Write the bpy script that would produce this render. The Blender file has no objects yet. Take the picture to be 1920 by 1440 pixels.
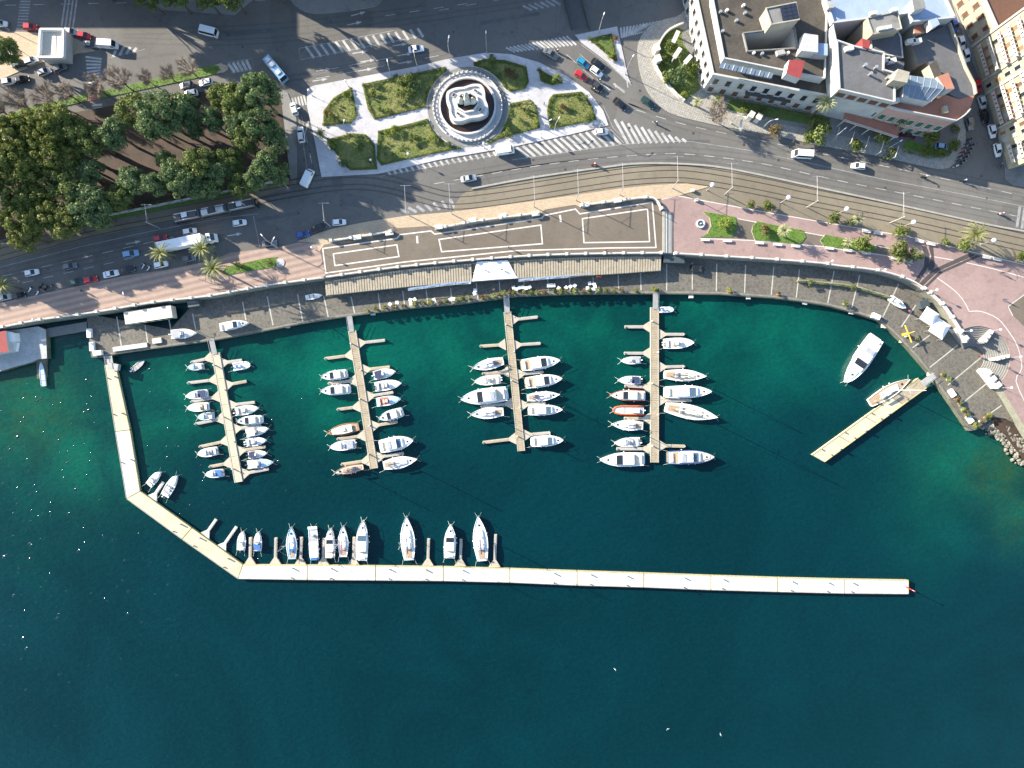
import bpy, math, random
import numpy as np
from mathutils import Vector, Matrix, geometry
R = math.radians
random.seed(7)
scene = bpy.context.scene
COL = scene.collection
# ------------------------------------------------------------------ camera, sky, sun, exposure
H, F = 178.0, 1130.0            # camera height over the water (m) and focal length in photo pixels
GZ, QZ = 4.2, 1.6               # level of the town and of the lower quay
cam = bpy.data.cameras.new('camera')
cam.sensor_width = 36.0
cam.lens = F / 1920 * 36.0
cam.clip_start, cam.clip_end = 1.0, 8000.0
camo = bpy.data.objects.new('camera', cam)
camo.location = (0, 0, H)
COL.objects.link(camo)
scene.camera = camo
SUN_EL = R(19.8)
SHX, SHY = 0.894, -0.447        # the way shadows run on the ground
world = bpy.data.worlds.new('World'); scene.world = world; world.use_nodes = True
nt = world.node_tree
sky = nt.nodes.new('ShaderNodeTexSky'); sky.sky_type = 'NISHITA'; sky.sun_disc = False
sky.sun_elevation = SUN_EL; sky.sun_rotation = math.atan2(-SHX, -SHY)
sky.air_density = 1.0; sky.dust_density = 0.6; sky.ozone_density = 1.5
bg = nt.nodes['Background']; nt.links.new(sky.outputs[0], bg.inputs[0]); bg.inputs[1].default_value = 0.11
sl = bpy.data.lights.new('sun', 'SUN'); sl.energy = 5.0; sl.angle = R(0.5); sl.color = (1.0, 0.90, 0.74)
so = bpy.data.objects.new('sun', sl); COL.objects.link(so); so.location = (-120, 60, 120)
ld = Vector((SHX * math.cos(SUN_EL), SHY * math.cos(SUN_EL), -math.sin(SUN_EL)))
so.rotation_euler = ld.to_track_quat('-Z', 'Y').to_euler()
vs = scene.view_settings
vs.view_transform = 'Standard'; vs.look = 'None'; vs.gamma = 1.0; vs.use_curve_mapping = False; vs.exposure = 1.95
# ------------------------------------------------------------------ helpers
def P(u, v, z=GZ):
    k = (H - z) / F
    return Vector(((u - 960) * k, (720 - v) * k, z))
def P2(u, v, z=GZ):
    p = P(u, v, z); return (p.x, p.y)
def px(pts, z=GZ): return [P2(u, v, z) for u, v in pts]
def area(p):
    return 0.5 * sum(p[i][0] * p[(i + 1) % len(p)][1] - p[(i + 1) % len(p)][0] * p[i][1] for i in range(len(p)))
def ccw(p): return list(p) if area(p) > 0 else list(p)[::-1]
def smooth(pts, n=5, closed=False):
    out = []; m = len(pts)
    for i in range(m if closed else m - 1):
        g = (lambda k: pts[k % m]) if closed else (lambda k: pts[min(max(k, 0), m - 1)])
        a, b, c, d = g(i - 1), g(i), g(i + 1), g(i + 2)
        for j in range(n):
            t = j / n
            out.append(tuple(0.5 * (2 * b[k] + (c[k] - a[k]) * t + (2 * a[k] - 5 * b[k] + 4 * c[k] - d[k]) * t * t + (3 * b[k] - a[k] - 3 * c[k] + d[k]) * t ** 3) for k in range(2)))
    if not closed: out.append(tuple(pts[-1]))
    return out
def plen(p): return sum(math.dist(p[i], p[i + 1]) for i in range(len(p) - 1))
def along(p, s):
    for i in range(len(p) - 1):
        d = math.dist(p[i], p[i + 1])
        if s <= d or i == len(p) - 2:
            t = s / d if d else 0
            return ((p[i][0] + (p[i + 1][0] - p[i][0]) * t, p[i][1] + (p[i + 1][1] - p[i][1]) * t),
                    math.atan2(p[i + 1][1] - p[i][1], p[i + 1][0] - p[i][0]))
        s -= d
def resample(p, step):
    L = plen(p); n = max(1, int(round(L / step)))
    return [along(p, L * i / n)[0] for i in range(n + 1)]
def normals2(p):
    out = []
    for i in range(len(p)):
        a = p[max(i - 1, 0)]; b = p[min(i + 1, len(p) - 1)]
        dx, dy = b[0] - a[0], b[1] - a[1]; l = math.hypot(dx, dy) or 1
        out.append((-dy / l, dx / l))
    return out
def offset(p, d):
    n = normals2(p)
    return [(p[i][0] + n[i][0] * d, p[i][1] + n[i][1] * d) for i in range(len(p))]
class MB:
    """collects faces; build() links them as one mesh object"""
    def __init__(s, off=(0, 0, 0)): s.v = []; s.f = []; s.m = []; s.off = off
    def add(s, vs_, fs, mi=0):
        b = len(s.v); ox, oy, oz = s.off
        s.v += [(p[0] - ox, p[1] - oy, p[2] - oz) for p in vs_]
        s.f += [tuple(b + i for i in f) for f in fs]
        s.m += [mi] * len(fs)
    def face(s, pts, mi=0): s.add(pts, [tuple(range(len(pts)))], mi)
    def sheet(s, p2, z, mi=0):
        p2 = ccw(p2); s.face([(x, y, z) for x, y in p2], mi)
    def prism(s, p2, z0, z1, mi=0, top=None, bottom=False):
        p2 = ccw(p2); n = len(p2)
        s.add([(x, y, z0) for x, y in p2] + [(x, y, z1) for x, y in p2], [(i, (i + 1) % n, n + (i + 1) % n, n + i) for i in range(n)], mi)
        s.face([(x, y, z1) for x, y in p2], mi if top is None else top)
        if bottom: s.face([(x, y, z0) for x, y in p2][::-1], mi)
    def prism_hole(s, p2, hole, z0, z1, mi=0, top=None):
        p2 = ccw(p2); hole = ccw(hole); n, h = len(p2), len(hole)
        s.add([(x, y, z0) for x, y in p2] + [(x, y, z1) for x, y in p2], [(i, (i + 1) % n, n + (i + 1) % n, n + i) for i in range(n)], mi)
        s.add([(x, y, z0) for x, y in hole] + [(x, y, z1) for x, y in hole], [((i + 1) % h, i, h + i, h + (i + 1) % h) for i in range(h)], mi)
        al = [Vector((x, y, z1)) for x, y in p2] + [Vector((x, y, z1)) for x, y in hole]
        tri = geometry.tessellate_polygon([al[:n], al[n:]])
        fs = []
        for t in tri:
            a, b, c = (al[i] for i in t)
            fs.append(tuple(t) if (b - a).cross(c - a).z > 0 else tuple(t)[::-1])
        s.add(al, fs, mi if top is None else top)
    def box(s, c, d, rz=0, mi=0, taper=1.0):
        x, y, z = d[0] / 2, d[1] / 2, d[2] / 2; ca, sa = math.cos(rz), math.sin(rz); vs_ = []
        for k, t in ((-1, 1), (1, taper)):
            for i, j in ((-1, -1), (1, -1), (1, 1), (-1, 1)):
                a, b = i * x * t, j * y * t
                vs_.append((c[0] + a * ca - b * sa, c[1] + a * sa + b * ca, c[2] + k * z))
        s.add(vs_, [(3, 2, 1, 0), (4, 5, 6, 7), (0, 1, 5, 4), (1, 2, 6, 5), (2, 3, 7, 6), (3, 0, 4, 7)], mi)
    def wall(s, a, b, w, z0, z1, mi=0):
        """upright box along a ground segment a-b, w thick"""
        l = math.dist(a, b); s.box(((a[0] + b[0]) / 2, (a[1] + b[1]) / 2, (z0 + z1) / 2), (l, w, z1 - z0), math.atan2(b[1] - a[1], b[0] - a[0]), mi)
    def ribbon(s, p, w, z0, z1, mi=0, top=None):
        """raised band that follows a polyline"""
        a, b = offset(p, w / 2), offset(p, -w / 2)
        s.prism(a + b[::-1], z0, z1, mi, top)
    def flat(s, p, w, z, mi=0):
        a, b = offset(p, w / 2), offset(p, -w / 2)
        for i in range(len(p) - 1):
            s.face([(*b[i], z), (*b[i + 1], z), (*a[i + 1], z), (*a[i], z)], mi)
    def cyl(s, c, r0, r1, z0, z1, n=8, mi=0, cap=True):
        vs_ = [(c[0] + r0 * math.cos(2 * math.pi * i / n), c[1] + r0 * math.sin(2 * math.pi * i / n), z0) for i in range(n)]
        vs_ += [(c[0] + r1 * math.cos(2 * math.pi * i / n), c[1] + r1 * math.sin(2 * math.pi * i / n), z1) for i in range(n)]
        fs = [(i, (i + 1) % n, n + (i + 1) % n, n + i) for i in range(n)]
        if cap: fs.append(tuple(range(n, 2 * n)))
        s.add(vs_, fs, mi)
    def ycyl(s, c, r, w, n=12, mi=0):
        """wheel: short cylinder lying along y"""
        vs_ = [(c[0] + r * math.cos(2 * math.pi * i / n), c[1] + k * w / 2, c[2] + r * math.sin(2 * math.pi * i / n)) for k in (-1, 1) for i in range(n)]
        s.add(vs_, [((i + 1) % n, i, n + i, n + (i + 1) % n) for i in range(n)] + [tuple(range(n)), tuple(range(2 * n - 1, n - 1, -1))], mi)
    def tube(s, pts, r, n=5, mi=0, r1=None):
        pts = [Vector(p) for p in pts]; m = len(pts); vs_ = []
        for i, p in enumerate(pts):
            d = (pts[min(i + 1, m - 1)] - pts[max(i - 1, 0)]); d.normalize()
            a = d.orthogonal().normalized(); b = d.cross(a)
            rr = r if r1 is None else r + (r1 - r) * i / (m - 1)
            vs_ += [tuple(p + (a * math.cos(2 * math.pi * k / n) + b * math.sin(2 * math.pi * k / n)) * rr) for k in range(n)]
        fs = [(i * n + k, i * n + (k + 1) % n, (i + 1) * n + (k + 1) % n, (i + 1) * n + k) for i in range(m - 1) for k in range(n)]
        fs += [tuple(range(n))[::-1], tuple(range((m - 1) * n, m * n))]
        s.add(vs_, fs, mi)
    def loft(s, rings, mi=0, cap0=True, cap1=True):
        n = len(rings[0]); vs_ = [p for r in rings for p in r]
        fs = [(i * n + k, i * n + (k + 1) % n, (i + 1) * n + (k + 1) % n, (i + 1) * n + k) for i in range(len(rings) - 1) for k in range(n)]
        if cap0: fs.append(tuple(range(n))[::-1])
        if cap1: fs.append(tuple(range((len(rings) - 1) * n, len(rings) * n)))
        s.add(vs_, fs, mi)
    def ball(s, c, r, n=8, m=5, mi=0, sq=(1, 1, 1)):
        rings = []
        for j in range(1, m):
            t = math.pi * j / m
            rings.append([(c[0] + sq[0] * r * math.sin(t) * math.cos(2 * math.pi * k / n), c[1] + sq[1] * r * math.sin(t) * math.sin(2 * math.pi * k / n), c[2] - sq[2] * r * math.cos(t)) for k in range(n)])
        s.loft(rings, mi)
    def mesh(s, name, mats, flip=False, sm=False):
        me = bpy.data.meshes.new(name)
        me.from_pydata([tuple(p) for p in s.v], [], s.f)
        for m in (mats if isinstance(mats, (list, tuple)) else [mats]): me.materials.append(M[m] if isinstance(m, str) else m)
        if len(me.materials) > 1: me.polygons.foreach_set('material_index', s.m)
        if sm: me.polygons.foreach_set('use_smooth', [True] * len(me.polygons))
        me.update(); return me
    def build(s, name, mats, parent=None, sm=False):
        return obj(name, s.mesh(name, mats, sm=sm), parent)
def obj(name, me, parent=None, loc=None, rz=None):
    o = bpy.data.objects.new(name, me); COL.objects.link(o)
    if parent is not None: o.parent = parent
    if loc is not None: o.location = loc
    if rz is not None: o.rotation_euler = (0, 0, rz)
    return o
def tag(o, label=None, cat=None, group=None, kind=None):
    if label: o['label'] = label
    if cat: o['category'] = cat
    if group: o['group'] = group
    if kind: o['kind'] = kind
    return o
def thing(name, label, cat, loc=(0, 0, 0), rz=0, group=None):
    return tag(obj(name, None, None, loc, rz), label, cat, group)
def struct(o): o['kind'] = 'structure'; return o
def copy_tree(o, parent=None):
    c = o.copy(); COL.objects.link(c); c.parent = parent
    for ch in o.children: copy_tree(ch, c)
    return c
# ------------------------------------------------------------------ materials
M = {}
def mat(name, col, rough=0.8, var=0.12, scale=0.6, bump=0.0, bscale=8.0, metal=0.0, spec=0.4, fine=0.0, alpha=None):
    """plain surface: colour varied by two noises in world space, optional bump"""
    m = bpy.data.materials.new(name); m.use_nodes = True; n = m.node_tree; N = n.nodes; Lk = n.links
    b = N['Principled BSDF']; b.inputs['Roughness'].default_value = rough; b.inputs['Metallic'].default_value = metal
    b.inputs['Specular IOR Level'].default_value = spec
    b.inputs['Base Color'].default_value = (*col, 1)
    if var or fine:
        g = N.new('ShaderNodeNewGeometry')
        t = N.new('ShaderNodeTexNoise'); t.inputs['Scale'].default_value = scale; t.inputs['Detail'].default_value = 6; t.inputs['Roughness'].default_value = 0.65
        Lk.new(g.outputs['Position'], t.inputs['Vector'])
        t2 = N.new('ShaderNodeTexNoise'); t2.inputs['Scale'].default_value = scale * 9; t2.inputs['Detail'].default_value = 4
        Lk.new(g.outputs['Position'], t2.inputs['Vector'])
        mr = N.new('ShaderNodeMapRange'); mr.inputs[1].default_value = 0.25; mr.inputs[2].default_value = 0.75; mr.inputs[3].default_value = 1 - var * 2; mr.inputs[4].default_value = 1 + var * 1.4
        Lk.new(t.outputs[0], mr.inputs[0])
        mr2 = N.new('ShaderNodeMapRange'); mr2.inputs[1].default_value = 0.25; mr2.inputs[2].default_value = 0.75; mr2.inputs[3].default_value = 1 - max(fine, var); mr2.inputs[4].default_value = 1 + max(fine, var)
        Lk.new(t2.outputs[0], mr2.inputs[0])
        mu = N.new('ShaderNodeMath'); mu.operation = 'MULTIPLY'; Lk.new(mr.outputs[0], mu.inputs[0]); Lk.new(mr2.outputs[0], mu.inputs[1])
        vm = N.new('ShaderNodeVectorMath'); vm.operation = 'SCALE'; vm.inputs[0].default_value = col; Lk.new(mu.outputs[0], vm.inputs['Scale'])
        Lk.new(vm.outputs[0], b.inputs['Base Color'])
    if bump:
        g2 = N.new('ShaderNodeNewGeometry'); t3 = N.new('ShaderNodeTexNoise'); t3.inputs['Scale'].default_value = bscale; t3.inputs['Detail'].default_value = 3
        Lk.new(g2.outputs['Position'], t3.inputs['Vector'])
        bp = N.new('ShaderNodeBump'); bp.inputs['Strength'].default_value = 1.0; bp.inputs['Distance'].default_value = bump
        Lk.new(t3.outputs[0], bp.inputs['Height']); Lk.new(bp.outputs[0], b.inputs['Normal'])
    M[name] = m; return m
def two_tone(name, c1, c2, pattern, rough=0.85, **kw):
    """surface of two real colours laid in a pattern (stripes, bricks, checks)"""
    m = mat(name, c1, rough, var=0)
    n = m.node_tree; N = n.nodes; Lk = n.links; b = N['Principled BSDF']
    g = N.new('ShaderNodeNewGeometry'); mp = N.new('ShaderNodeMapping'); mp.vector_type = 'POINT'
    mp.inputs['Rotation'].default_value = (0, 0, kw.get('rot', 0)); Lk.new(g.outputs['Position'], mp.inputs[0])
    if pattern == 'stripe':
        w = N.new('ShaderNodeTexWave'); w.wave_type = 'BANDS'; w.bands_direction = 'Y'; w.inputs['Scale'].default_value = kw.get('scale', 1); w.inputs['Distortion'].default_value = 0.15
        Lk.new(mp.outputs[0], w.inputs[0]); fac = w.outputs['Fac']
    elif pattern == 'brick':
        w = N.new('ShaderNodeTexBrick'); w.inputs['Scale'].default_value = kw.get('scale', 1); w.inputs['Mortar Size'].default_value = kw.get('mortar', 0.03)
        w.inputs['Color1'].default_value = (0, 0, 0, 1); w.inputs['Color2'].default_value = (0.35, 0.35, 0.35, 1); w.inputs['Mortar'].default_value = (1, 1, 1, 1)
        Lk.new(mp.outputs[0], w.inputs[0]); fac = w.outputs['Color']
    else:
        w = N.new('ShaderNodeTexNoise'); w.inputs['Scale'].default_value = kw.get('scale', 1); w.inputs['Detail'].default_value = 8; w.inputs['Roughness'].default_value = 0.7
        Lk.new(mp.outputs[0], w.inputs[0])
        rr = N.new('ShaderNodeMapRange'); rr.inputs[1].default_value = kw.get('lo', 0.42); rr.inputs[2].default_value = kw.get('hi', 0.6); Lk.new(w.outputs[0], rr.inputs[0]); fac = rr.outputs[0]
    t = N.new('ShaderNodeTexNoise'); t.inputs['Scale'].default_value = kw.get('nscale', 1.5); t.inputs['Detail'].default_value = 7; t.inputs['Roughness'].default_value = 0.7
    Lk.new(g.outputs['Position'], t.inputs['Vector'])
    mr = N.new('ShaderNodeMapRange'); mr.inputs[1].default_value = 0.25; mr.inputs[2].default_value = 0.75; mr.inputs[3].default_value = 1 - kw.get('var', 0.2); mr.inputs[4].default_value = 1 + kw.get('var', 0.2)
    Lk.new(t.outputs[0], mr.inputs[0])
    mx = N.new('ShaderNodeMix'); mx.data_type = 'RGBA'; mx.inputs['A'].default_value = (*c1, 1); mx.inputs['B'].default_value = (*c2, 1); Lk.new(fac, mx.inputs['Factor'])
    vm = N.new('ShaderNodeVectorMath'); vm.operation = 'SCALE'; Lk.new(mx.outputs['Result'], vm.inputs[0]); Lk.new(mr.outputs[0], vm.inputs['Scale'])
    Lk.new(vm.outputs[0], b.inputs['Base Color']); return m
def leafmat(name, c, c2, trans=0.25):
    """foliage: colour differs from leaf to leaf and tree to tree, some light passes through"""
    m = mat(name, c, 0.6, var=0, spec=0.25); n = m.node_tree; N = n.nodes; Lk = n.links; b = N['Principled BSDF']
    g = N.new('ShaderNodeNewGeometry'); t = N.new('ShaderNodeTexNoise'); t.inputs['Scale'].default_value = 0.55; t.inputs['Detail'].default_value = 4
    Lk.new(g.outputs['Position'], t.inputs['Vector'])
    ad = N.new('ShaderNodeMath'); ad.operation = 'ADD'; Lk.new(t.outputs[0], ad.inputs[0])
    sb = N.new('ShaderNodeMath'); sb.operation = 'MULTIPLY_ADD'; sb.inputs[1].default_value = 0.5; sb.inputs[2].default_value = -0.28; Lk.new(g.outputs['Random Per Island'], sb.inputs[0]); Lk.new(sb.outputs[0], ad.inputs[1])
    mx = N.new('ShaderNodeMix'); mx.data_type = 'RGBA'; mx.inputs['A'].default_value = (*c, 1); mx.inputs['B'].default_value = (*c2, 1); Lk.new(ad.outputs[0], mx.inputs['Factor'])
    Lk.new(mx.outputs['Result'], b.inputs['Base Color'])
    tr = N.new('ShaderNodeBsdfTranslucent'); Lk.new(mx.outputs['Result'], tr.inputs[0])
    ms = N.new('ShaderNodeMixShader'); ms.inputs[0].default_value = trans; Lk.new(b.outputs[0], ms.inputs[1]); Lk.new(tr.outputs[0], ms.inputs[2])
    Lk.new(ms.outputs[0], N['Material Output'].inputs[0]); return m
def worn(name, c, patch, cell, crack, stain, joint=None, rough=0.9):
    """walked or driven surface: repaired patches, cracks, stains and, if asked, slab joints"""
    m = mat(name, c, rough, var=0); n = m.node_tree; N = n.nodes; Lk = n.links; b = N['Principled BSDF']; g = N.new('ShaderNodeNewGeometry')
    def mul(x, y):
        t = N.new('ShaderNodeMath'); t.operation = 'MULTIPLY'; Lk.new(x, t.inputs[0]); Lk.new(y, t.inputs[1]); return t.outputs[0]
    def rng_(o, lo, hi, a, b_):
        t = N.new('ShaderNodeMapRange'); t.inputs[1].default_value = lo; t.inputs[2].default_value = hi; t.inputs[3].default_value = a; t.inputs[4].default_value = b_; Lk.new(o, t.inputs[0]); return t.outputs[0]
    def noise(sc, det=6, ro=.65):
        t = N.new('ShaderNodeTexNoise'); t.inputs['Scale'].default_value = sc; t.inputs['Detail'].default_value = det; t.inputs['Roughness'].default_value = ro; Lk.new(g.outputs['Position'], t.inputs['Vector']); return t
    wp = N.new('ShaderNodeVectorMath'); wp.operation = 'MULTIPLY_ADD'; wp.inputs[1].default_value = (2.5, 2.5, 0); Lk.new(noise(.35, 3).outputs['Color'], wp.inputs[0]); Lk.new(g.outputs['Position'], wp.inputs[2])
    v = N.new('ShaderNodeTexVoronoi'); v.inputs['Scale'].default_value = cell; Lk.new(wp.outputs[0], v.inputs['Vector'])
    sx = N.new('ShaderNodeSeparateColor'); Lk.new(v.outputs['Color'], sx.inputs[0])
    f = rng_(sx.outputs[0], 0, 1, 1 - patch, 1 + patch)
    v2 = N.new('ShaderNodeTexVoronoi'); v2.feature = 'DISTANCE_TO_EDGE'; v2.inputs['Scale'].default_value = cell * 1.7; Lk.new(wp.outputs[0], v2.inputs['Vector'])
    f = mul(f, rng_(v2.outputs['Distance'], 0, .012, 1 - crack, 1)); f = mul(f, rng_(noise(.05, 5).outputs[0], .3, .7, .86, 1.12)); f = mul(f, rng_(noise(.55, 7, .7).outputs[0], .52, .74, 1, 1 - stain)); f = mul(f, rng_(noise(6, 4).outputs[0], .25, .75, .92, 1.08))
    if joint:
        br = N.new('ShaderNodeTexBrick'); br.inputs['Scale'].default_value = joint[0]; br.inputs['Mortar Size'].default_value = joint[1]; br.inputs['Color1'].default_value = (1, 1, 1, 1); br.inputs['Color2'].default_value = (.9, .9, .9, 1); br.inputs['Mortar'].default_value = (joint[2],) * 3 + (1,); br.offset = joint[3]
        mp = N.new('ShaderNodeMapping'); mp.inputs['Rotation'].default_value = (0, 0, joint[4]); Lk.new(g.outputs['Position'], mp.inputs[0]); Lk.new(mp.outputs[0], br.inputs[0]); sb = N.new('ShaderNodeSeparateColor'); Lk.new(br.outputs['Color'], sb.inputs[0]); f = mul(f, sb.outputs[0])
    vm = N.new('ShaderNodeVectorMath'); vm.operation = 'SCALE'; vm.inputs[0].default_value = c; Lk.new(f, vm.inputs['Scale']); Lk.new(vm.outputs[0], b.inputs['Base Color']); return m
worn('asphalt', (0.106, 0.101, 0.094), .10, .06, .18, .22)
mat('asphalt_old', (0.085, 0.085, 0.085), 0.9, 0.14, 0.09, fine=0.08)
mat('paint', (0.36, 0.355, 0.34), 0.7, 0.22, 0.4, fine=0.28)
mat('paint_thin', (0.25, 0.245, 0.235), 0.75, 0.22, 0.4, fine=0.25)
worn('tyre_lane', (0.088, 0.085, 0.080), .08, .06, .15, .2)
mat('paint_worn', (0.24, 0.24, 0.24), 0.8, 0.2, 0.7, fine=0.25)
mat('kerb', (0.26, 0.25, 0.22), 0.85, 0.12, 0.8)
worn('plaza_stone', (0.42, 0.41, 0.42), .08, .15, .1, .32, (.9, .02, .72, .5, .2))
two_tone('cobble', (0.40, 0.38, 0.34), (0.17, 0.16, 0.14), 'brick', scale=0.75, mortar=0.06, var=0.35, rot=0.5)
worn('pave_grey', (0.185, 0.183, 0.175), .1, .12, .12, .3, (.7, .015, .8, .5, .15))
two_tone('tan_walk', (0.40, 0.31, 0.21), (0.26, 0.20, 0.14), 'brick', scale=0.55, mortar=0.02, var=0.18, rot=-0.12)
worn('track_bed', (0.165, 0.141, 0.102), .08, .1, .1, .25)
mat('rail', (0.075, 0.06, 0.05), 0.45, 0.1, 2, metal=0.4)
worn('pink_pave', (0.275, 0.192, 0.175), .07, .07, .06, .26, (.6, .012, .85, .5, .2))
two_tone('pink_stripe', (0.31, 0.225, 0.18), (0.22, 0.155, 0.128), 'stripe', scale=0.17, rot=-0.225, var=0.14, nscale=0.6)
worn('terrace', (0.130, 0.108, 0.083), .05, .12, .05, .2, (.8, .012, .82, .5, .13))
mat('white_line', (0.50, 0.465, 0.435), 0.7, 0.08, 1)
two_tone('quay_stone', (0.125, 0.114, 0.094), (0.07, 0.066, 0.056), 'noise', scale=1.6, lo=0.45, hi=0.62, var=0.2, nscale=0.15)
mat('quay_line', (0.38, 0.36, 0.31), 0.8, 0.14, 1)
mat('sea_wall', (0.10, 0.105, 0.075), 0.9, 0.25, 0.5)
mat('retaining', (0.17, 0.175, 0.14), 0.9, 0.2, 0.4)
mat('white_stone', (0.48, 0.455, 0.41), 0.75, 0.1, 0.6, fine=0.12)
mat('marble', (0.45, 0.445, 0.43), 0.6, 0.12, 0.9, fine=0.15)
mat('statue', (0.42, 0.44, 0.38), 0.7, 0.2, 1.2, fine=0.2)
mat('basin_water', (0.035, 0.018, 0.012), 0.08, 0.2, 0.3)
two_tone('lawn', (0.105, 0.135, 0.03), (0.055, 0.095, 0.02), 'noise', scale=0.5, lo=0.35, hi=0.65, var=0.4, nscale=3.0)
two_tone('dry_lawn', (0.185, 0.175, 0.06), (0.08, 0.115, 0.022), 'noise', scale=0.28, lo=0.36, hi=0.62, var=0.35, nscale=3.0)
two_tone('turf', (0.11, 0.19, 0.025), (0.055, 0.115, 0.018), 'noise', scale=0.8, lo=0.35, hi=0.65, var=0.35, nscale=3.0)
two_tone('earth', (0.052, 0.030, 0.021), (0.030, 0.023, 0.014), 'noise', scale=0.35, var=0.3)
leafmat('leaf_oak', (0.065, 0.098, 0.024), (0.180, 0.212, 0.062))
leafmat('leaf_pine', (0.085, 0.110, 0.022), (0.190, 0.205, 0.050))
leafmat('leaf_blue', (0.058, 0.102, 0.038), (0.165, 0.220, 0.088))
leafmat('leaf_hedge', (0.065, 0.10, 0.018), (0.14, 0.165, 0.035))
leafmat('leaf_lime', (0.11, 0.16, 0.025), (0.25, 0.28, 0.05))
leafmat('leaf_rust', (0.11, 0.07, 0.03), (0.16, 0.13, 0.05))
leafmat('leaf_palm', (0.10, 0.13, 0.035), (0.26, 0.25, 0.10), 0.15)
leafmat('leaf_pale_palm', (0.20, 0.22, 0.10), (0.40, 0.40, 0.22), 0.15)
leafmat('grass_blade', (0.075, 0.11, 0.02), (0.17, 0.18, 0.045))
mat('bark', (0.10, 0.075, 0.055), 0.9, 0.2, 3)
mat('twig', (0.23, 0.185, 0.145), 0.9, 0.15, 2)
mat('date', (0.42, 0.17, 0.03), 0.7, 0.2, 2)
two_tone('concrete_white', (0.52, 0.50, 0.455), (0.30, 0.22, 0.14), 'noise', scale=0.22, lo=0.52, hi=0.78, var=0.13, nscale=2.5)
two_tone('concrete_tan', (0.45, 0.395, 0.285), (0.36, 0.30, 0.20), 'noise', scale=0.2, lo=0.45, hi=0.75, var=0.1, nscale=1.5)
mat('deck_wood', (0.31, 0.255, 0.175), 0.8, 0.12, 0.8, fine=0.12)
mat('frame_pale', (0.38, 0.335, 0.26), 0.7, 0.1, 0.8)
mat('frame_grey', (0.30, 0.29, 0.28), 0.6, 0.1, 0.8)
mat('fender_wood', (0.38, 0.345, 0.15), 0.7, 0.15, 2)
mat('dark_band', (0.055, 0.047, 0.046), 0.85, 0.12, 0.6)
mat('jetty_concrete', (0.34, 0.345, 0.34), 0.9, 0.14, 0.3, fine=0.1)
mat('wave_face', (0.0006, 0.0186, 0.0242), 0.13, 0.0, spec=0.5)
mat('tram_paint', (0.075, 0.078, 0.08), 0.4, 0.12, 1)
mat('rust', (0.25, 0.12, 0.06), 0.9, 0.3, 1.2)
mat('rubber', (0.02, 0.02, 0.02), 0.8, 0.1, 2)
mat('gel_white', (0.70, 0.70, 0.69), 0.25, 0.03, 1.0, spec=0.5)
mat('deck_white', (0.62, 0.62, 0.60), 0.5, 0.06, 1.5)
mat('deck_cream', (0.52, 0.47, 0.38), 0.6, 0.08, 1.5)
mat('teak', (0.33, 0.235, 0.15), 0.7, 0.14, 3)
mat('cover_blue', (0.04, 0.13, 0.34), 0.8, 0.12, 2)
mat('cover_navy', (0.025, 0.035, 0.09), 0.8, 0.12, 2)
mat('cover_grey', (0.30, 0.31, 0.33), 0.8, 0.12, 2)
mat('pale_blue', (0.33, 0.47, 0.62), 0.4, 0.06, 2)
mat('orange', (0.48, 0.10, 0.03), 0.6, 0.1, 2)
mat('brown_hull', (0.36, 0.155, 0.07), 0.5, 0.14, 2)
mat('blue_hull', (0.05, 0.10, 0.28), 0.35, 0.05, 2)
mat('navy_hull', (0.02, 0.025, 0.05), 0.35, 0.05, 2)
mat('red_cover', (0.42, 0.03, 0.025), 0.7, 0.1, 2)
mat('canvas_cream', (0.66, 0.60, 0.44), 0.8, 0.06, 2)
mat('glass_dark', (0.018, 0.022, 0.028), 0.06, 0.0, spec=0.7)
mat('glass_blue', (0.07, 0.11, 0.15), 0.08, 0.1, 1, spec=0.7)
mat('steel', (0.55, 0.55, 0.55), 0.35, 0.05, 2, metal=0.7)
mat('alloy', (0.62, 0.62, 0.60), 0.4, 0.05, 2, metal=0.3)
mat('rope', (0.45, 0.45, 0.38), 0.9, 0.1, 3)
mat('lamp_globe', (0.72, 0.70, 0.76), 0.3, 0.03, 2)
mat('post_grey', (0.32, 0.31, 0.30), 0.5, 0.1, 2)
mat('dark_metal', (0.06, 0.06, 0.06), 0.5, 0.1, 2)
mat('roof_dark', (0.062, 0.054, 0.044), 0.9, 0.22, 0.2, fine=0.1)
mat('roof_grey', (0.10, 0.10, 0.105), 0.9, 0.12, 0.15, fine=0.06)
mat('roof_blue', (0.25, 0.31, 0.42), 0.6, 0.07, 0.3)
mat('terracotta', (0.34, 0.145, 0.095), 0.9, 0.1, 0.4, fine=0.08)
mat('red_roof', (0.22, 0.035, 0.035), 0.8, 0.1, 0.8)
mat('stucco_white', (0.39, 0.39, 0.372), 0.85, 0.08, 0.4)
mat('stucco_cream', (0.31, 0.27, 0.19), 0.85, 0.08, 0.4)
mat('stucco_pink', (0.40, 0.25, 0.21), 0.85, 0.08, 0.4)
mat('stucco_beige', (0.30, 0.275, 0.22), 0.85, 0.1, 0.4)
mat('quay_edge', (0.17, 0.165, 0.135), 0.85, 0.2, 0.6)
mat('shutter_brown', (0.11, 0.055, 0.035), 0.7, 0.1, 2)
mat('shutter_green', (0.02, 0.10, 0.065), 0.7, 0.1, 2)
mat('shutter_ochre', (0.22, 0.115, 0.05), 0.7, 0.1, 2)
mat('solar', (0.02, 0.025, 0.04), 0.15, 0.05, 2, spec=0.6)
mat('glass_roof', (0.11, 0.15, 0.20), 0.3, 0.1, 0.8, spec=0.5)
mat('awning_white', (0.62, 0.65, 0.68), 0.8, 0.04, 1)
mat('tent_white', (0.70, 0.70, 0.71), 0.7, 0.03, 1)
mat('slat_wood', (0.29, 0.252, 0.19), 0.85, 0.14, 0.9, fine=0.15)
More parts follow.
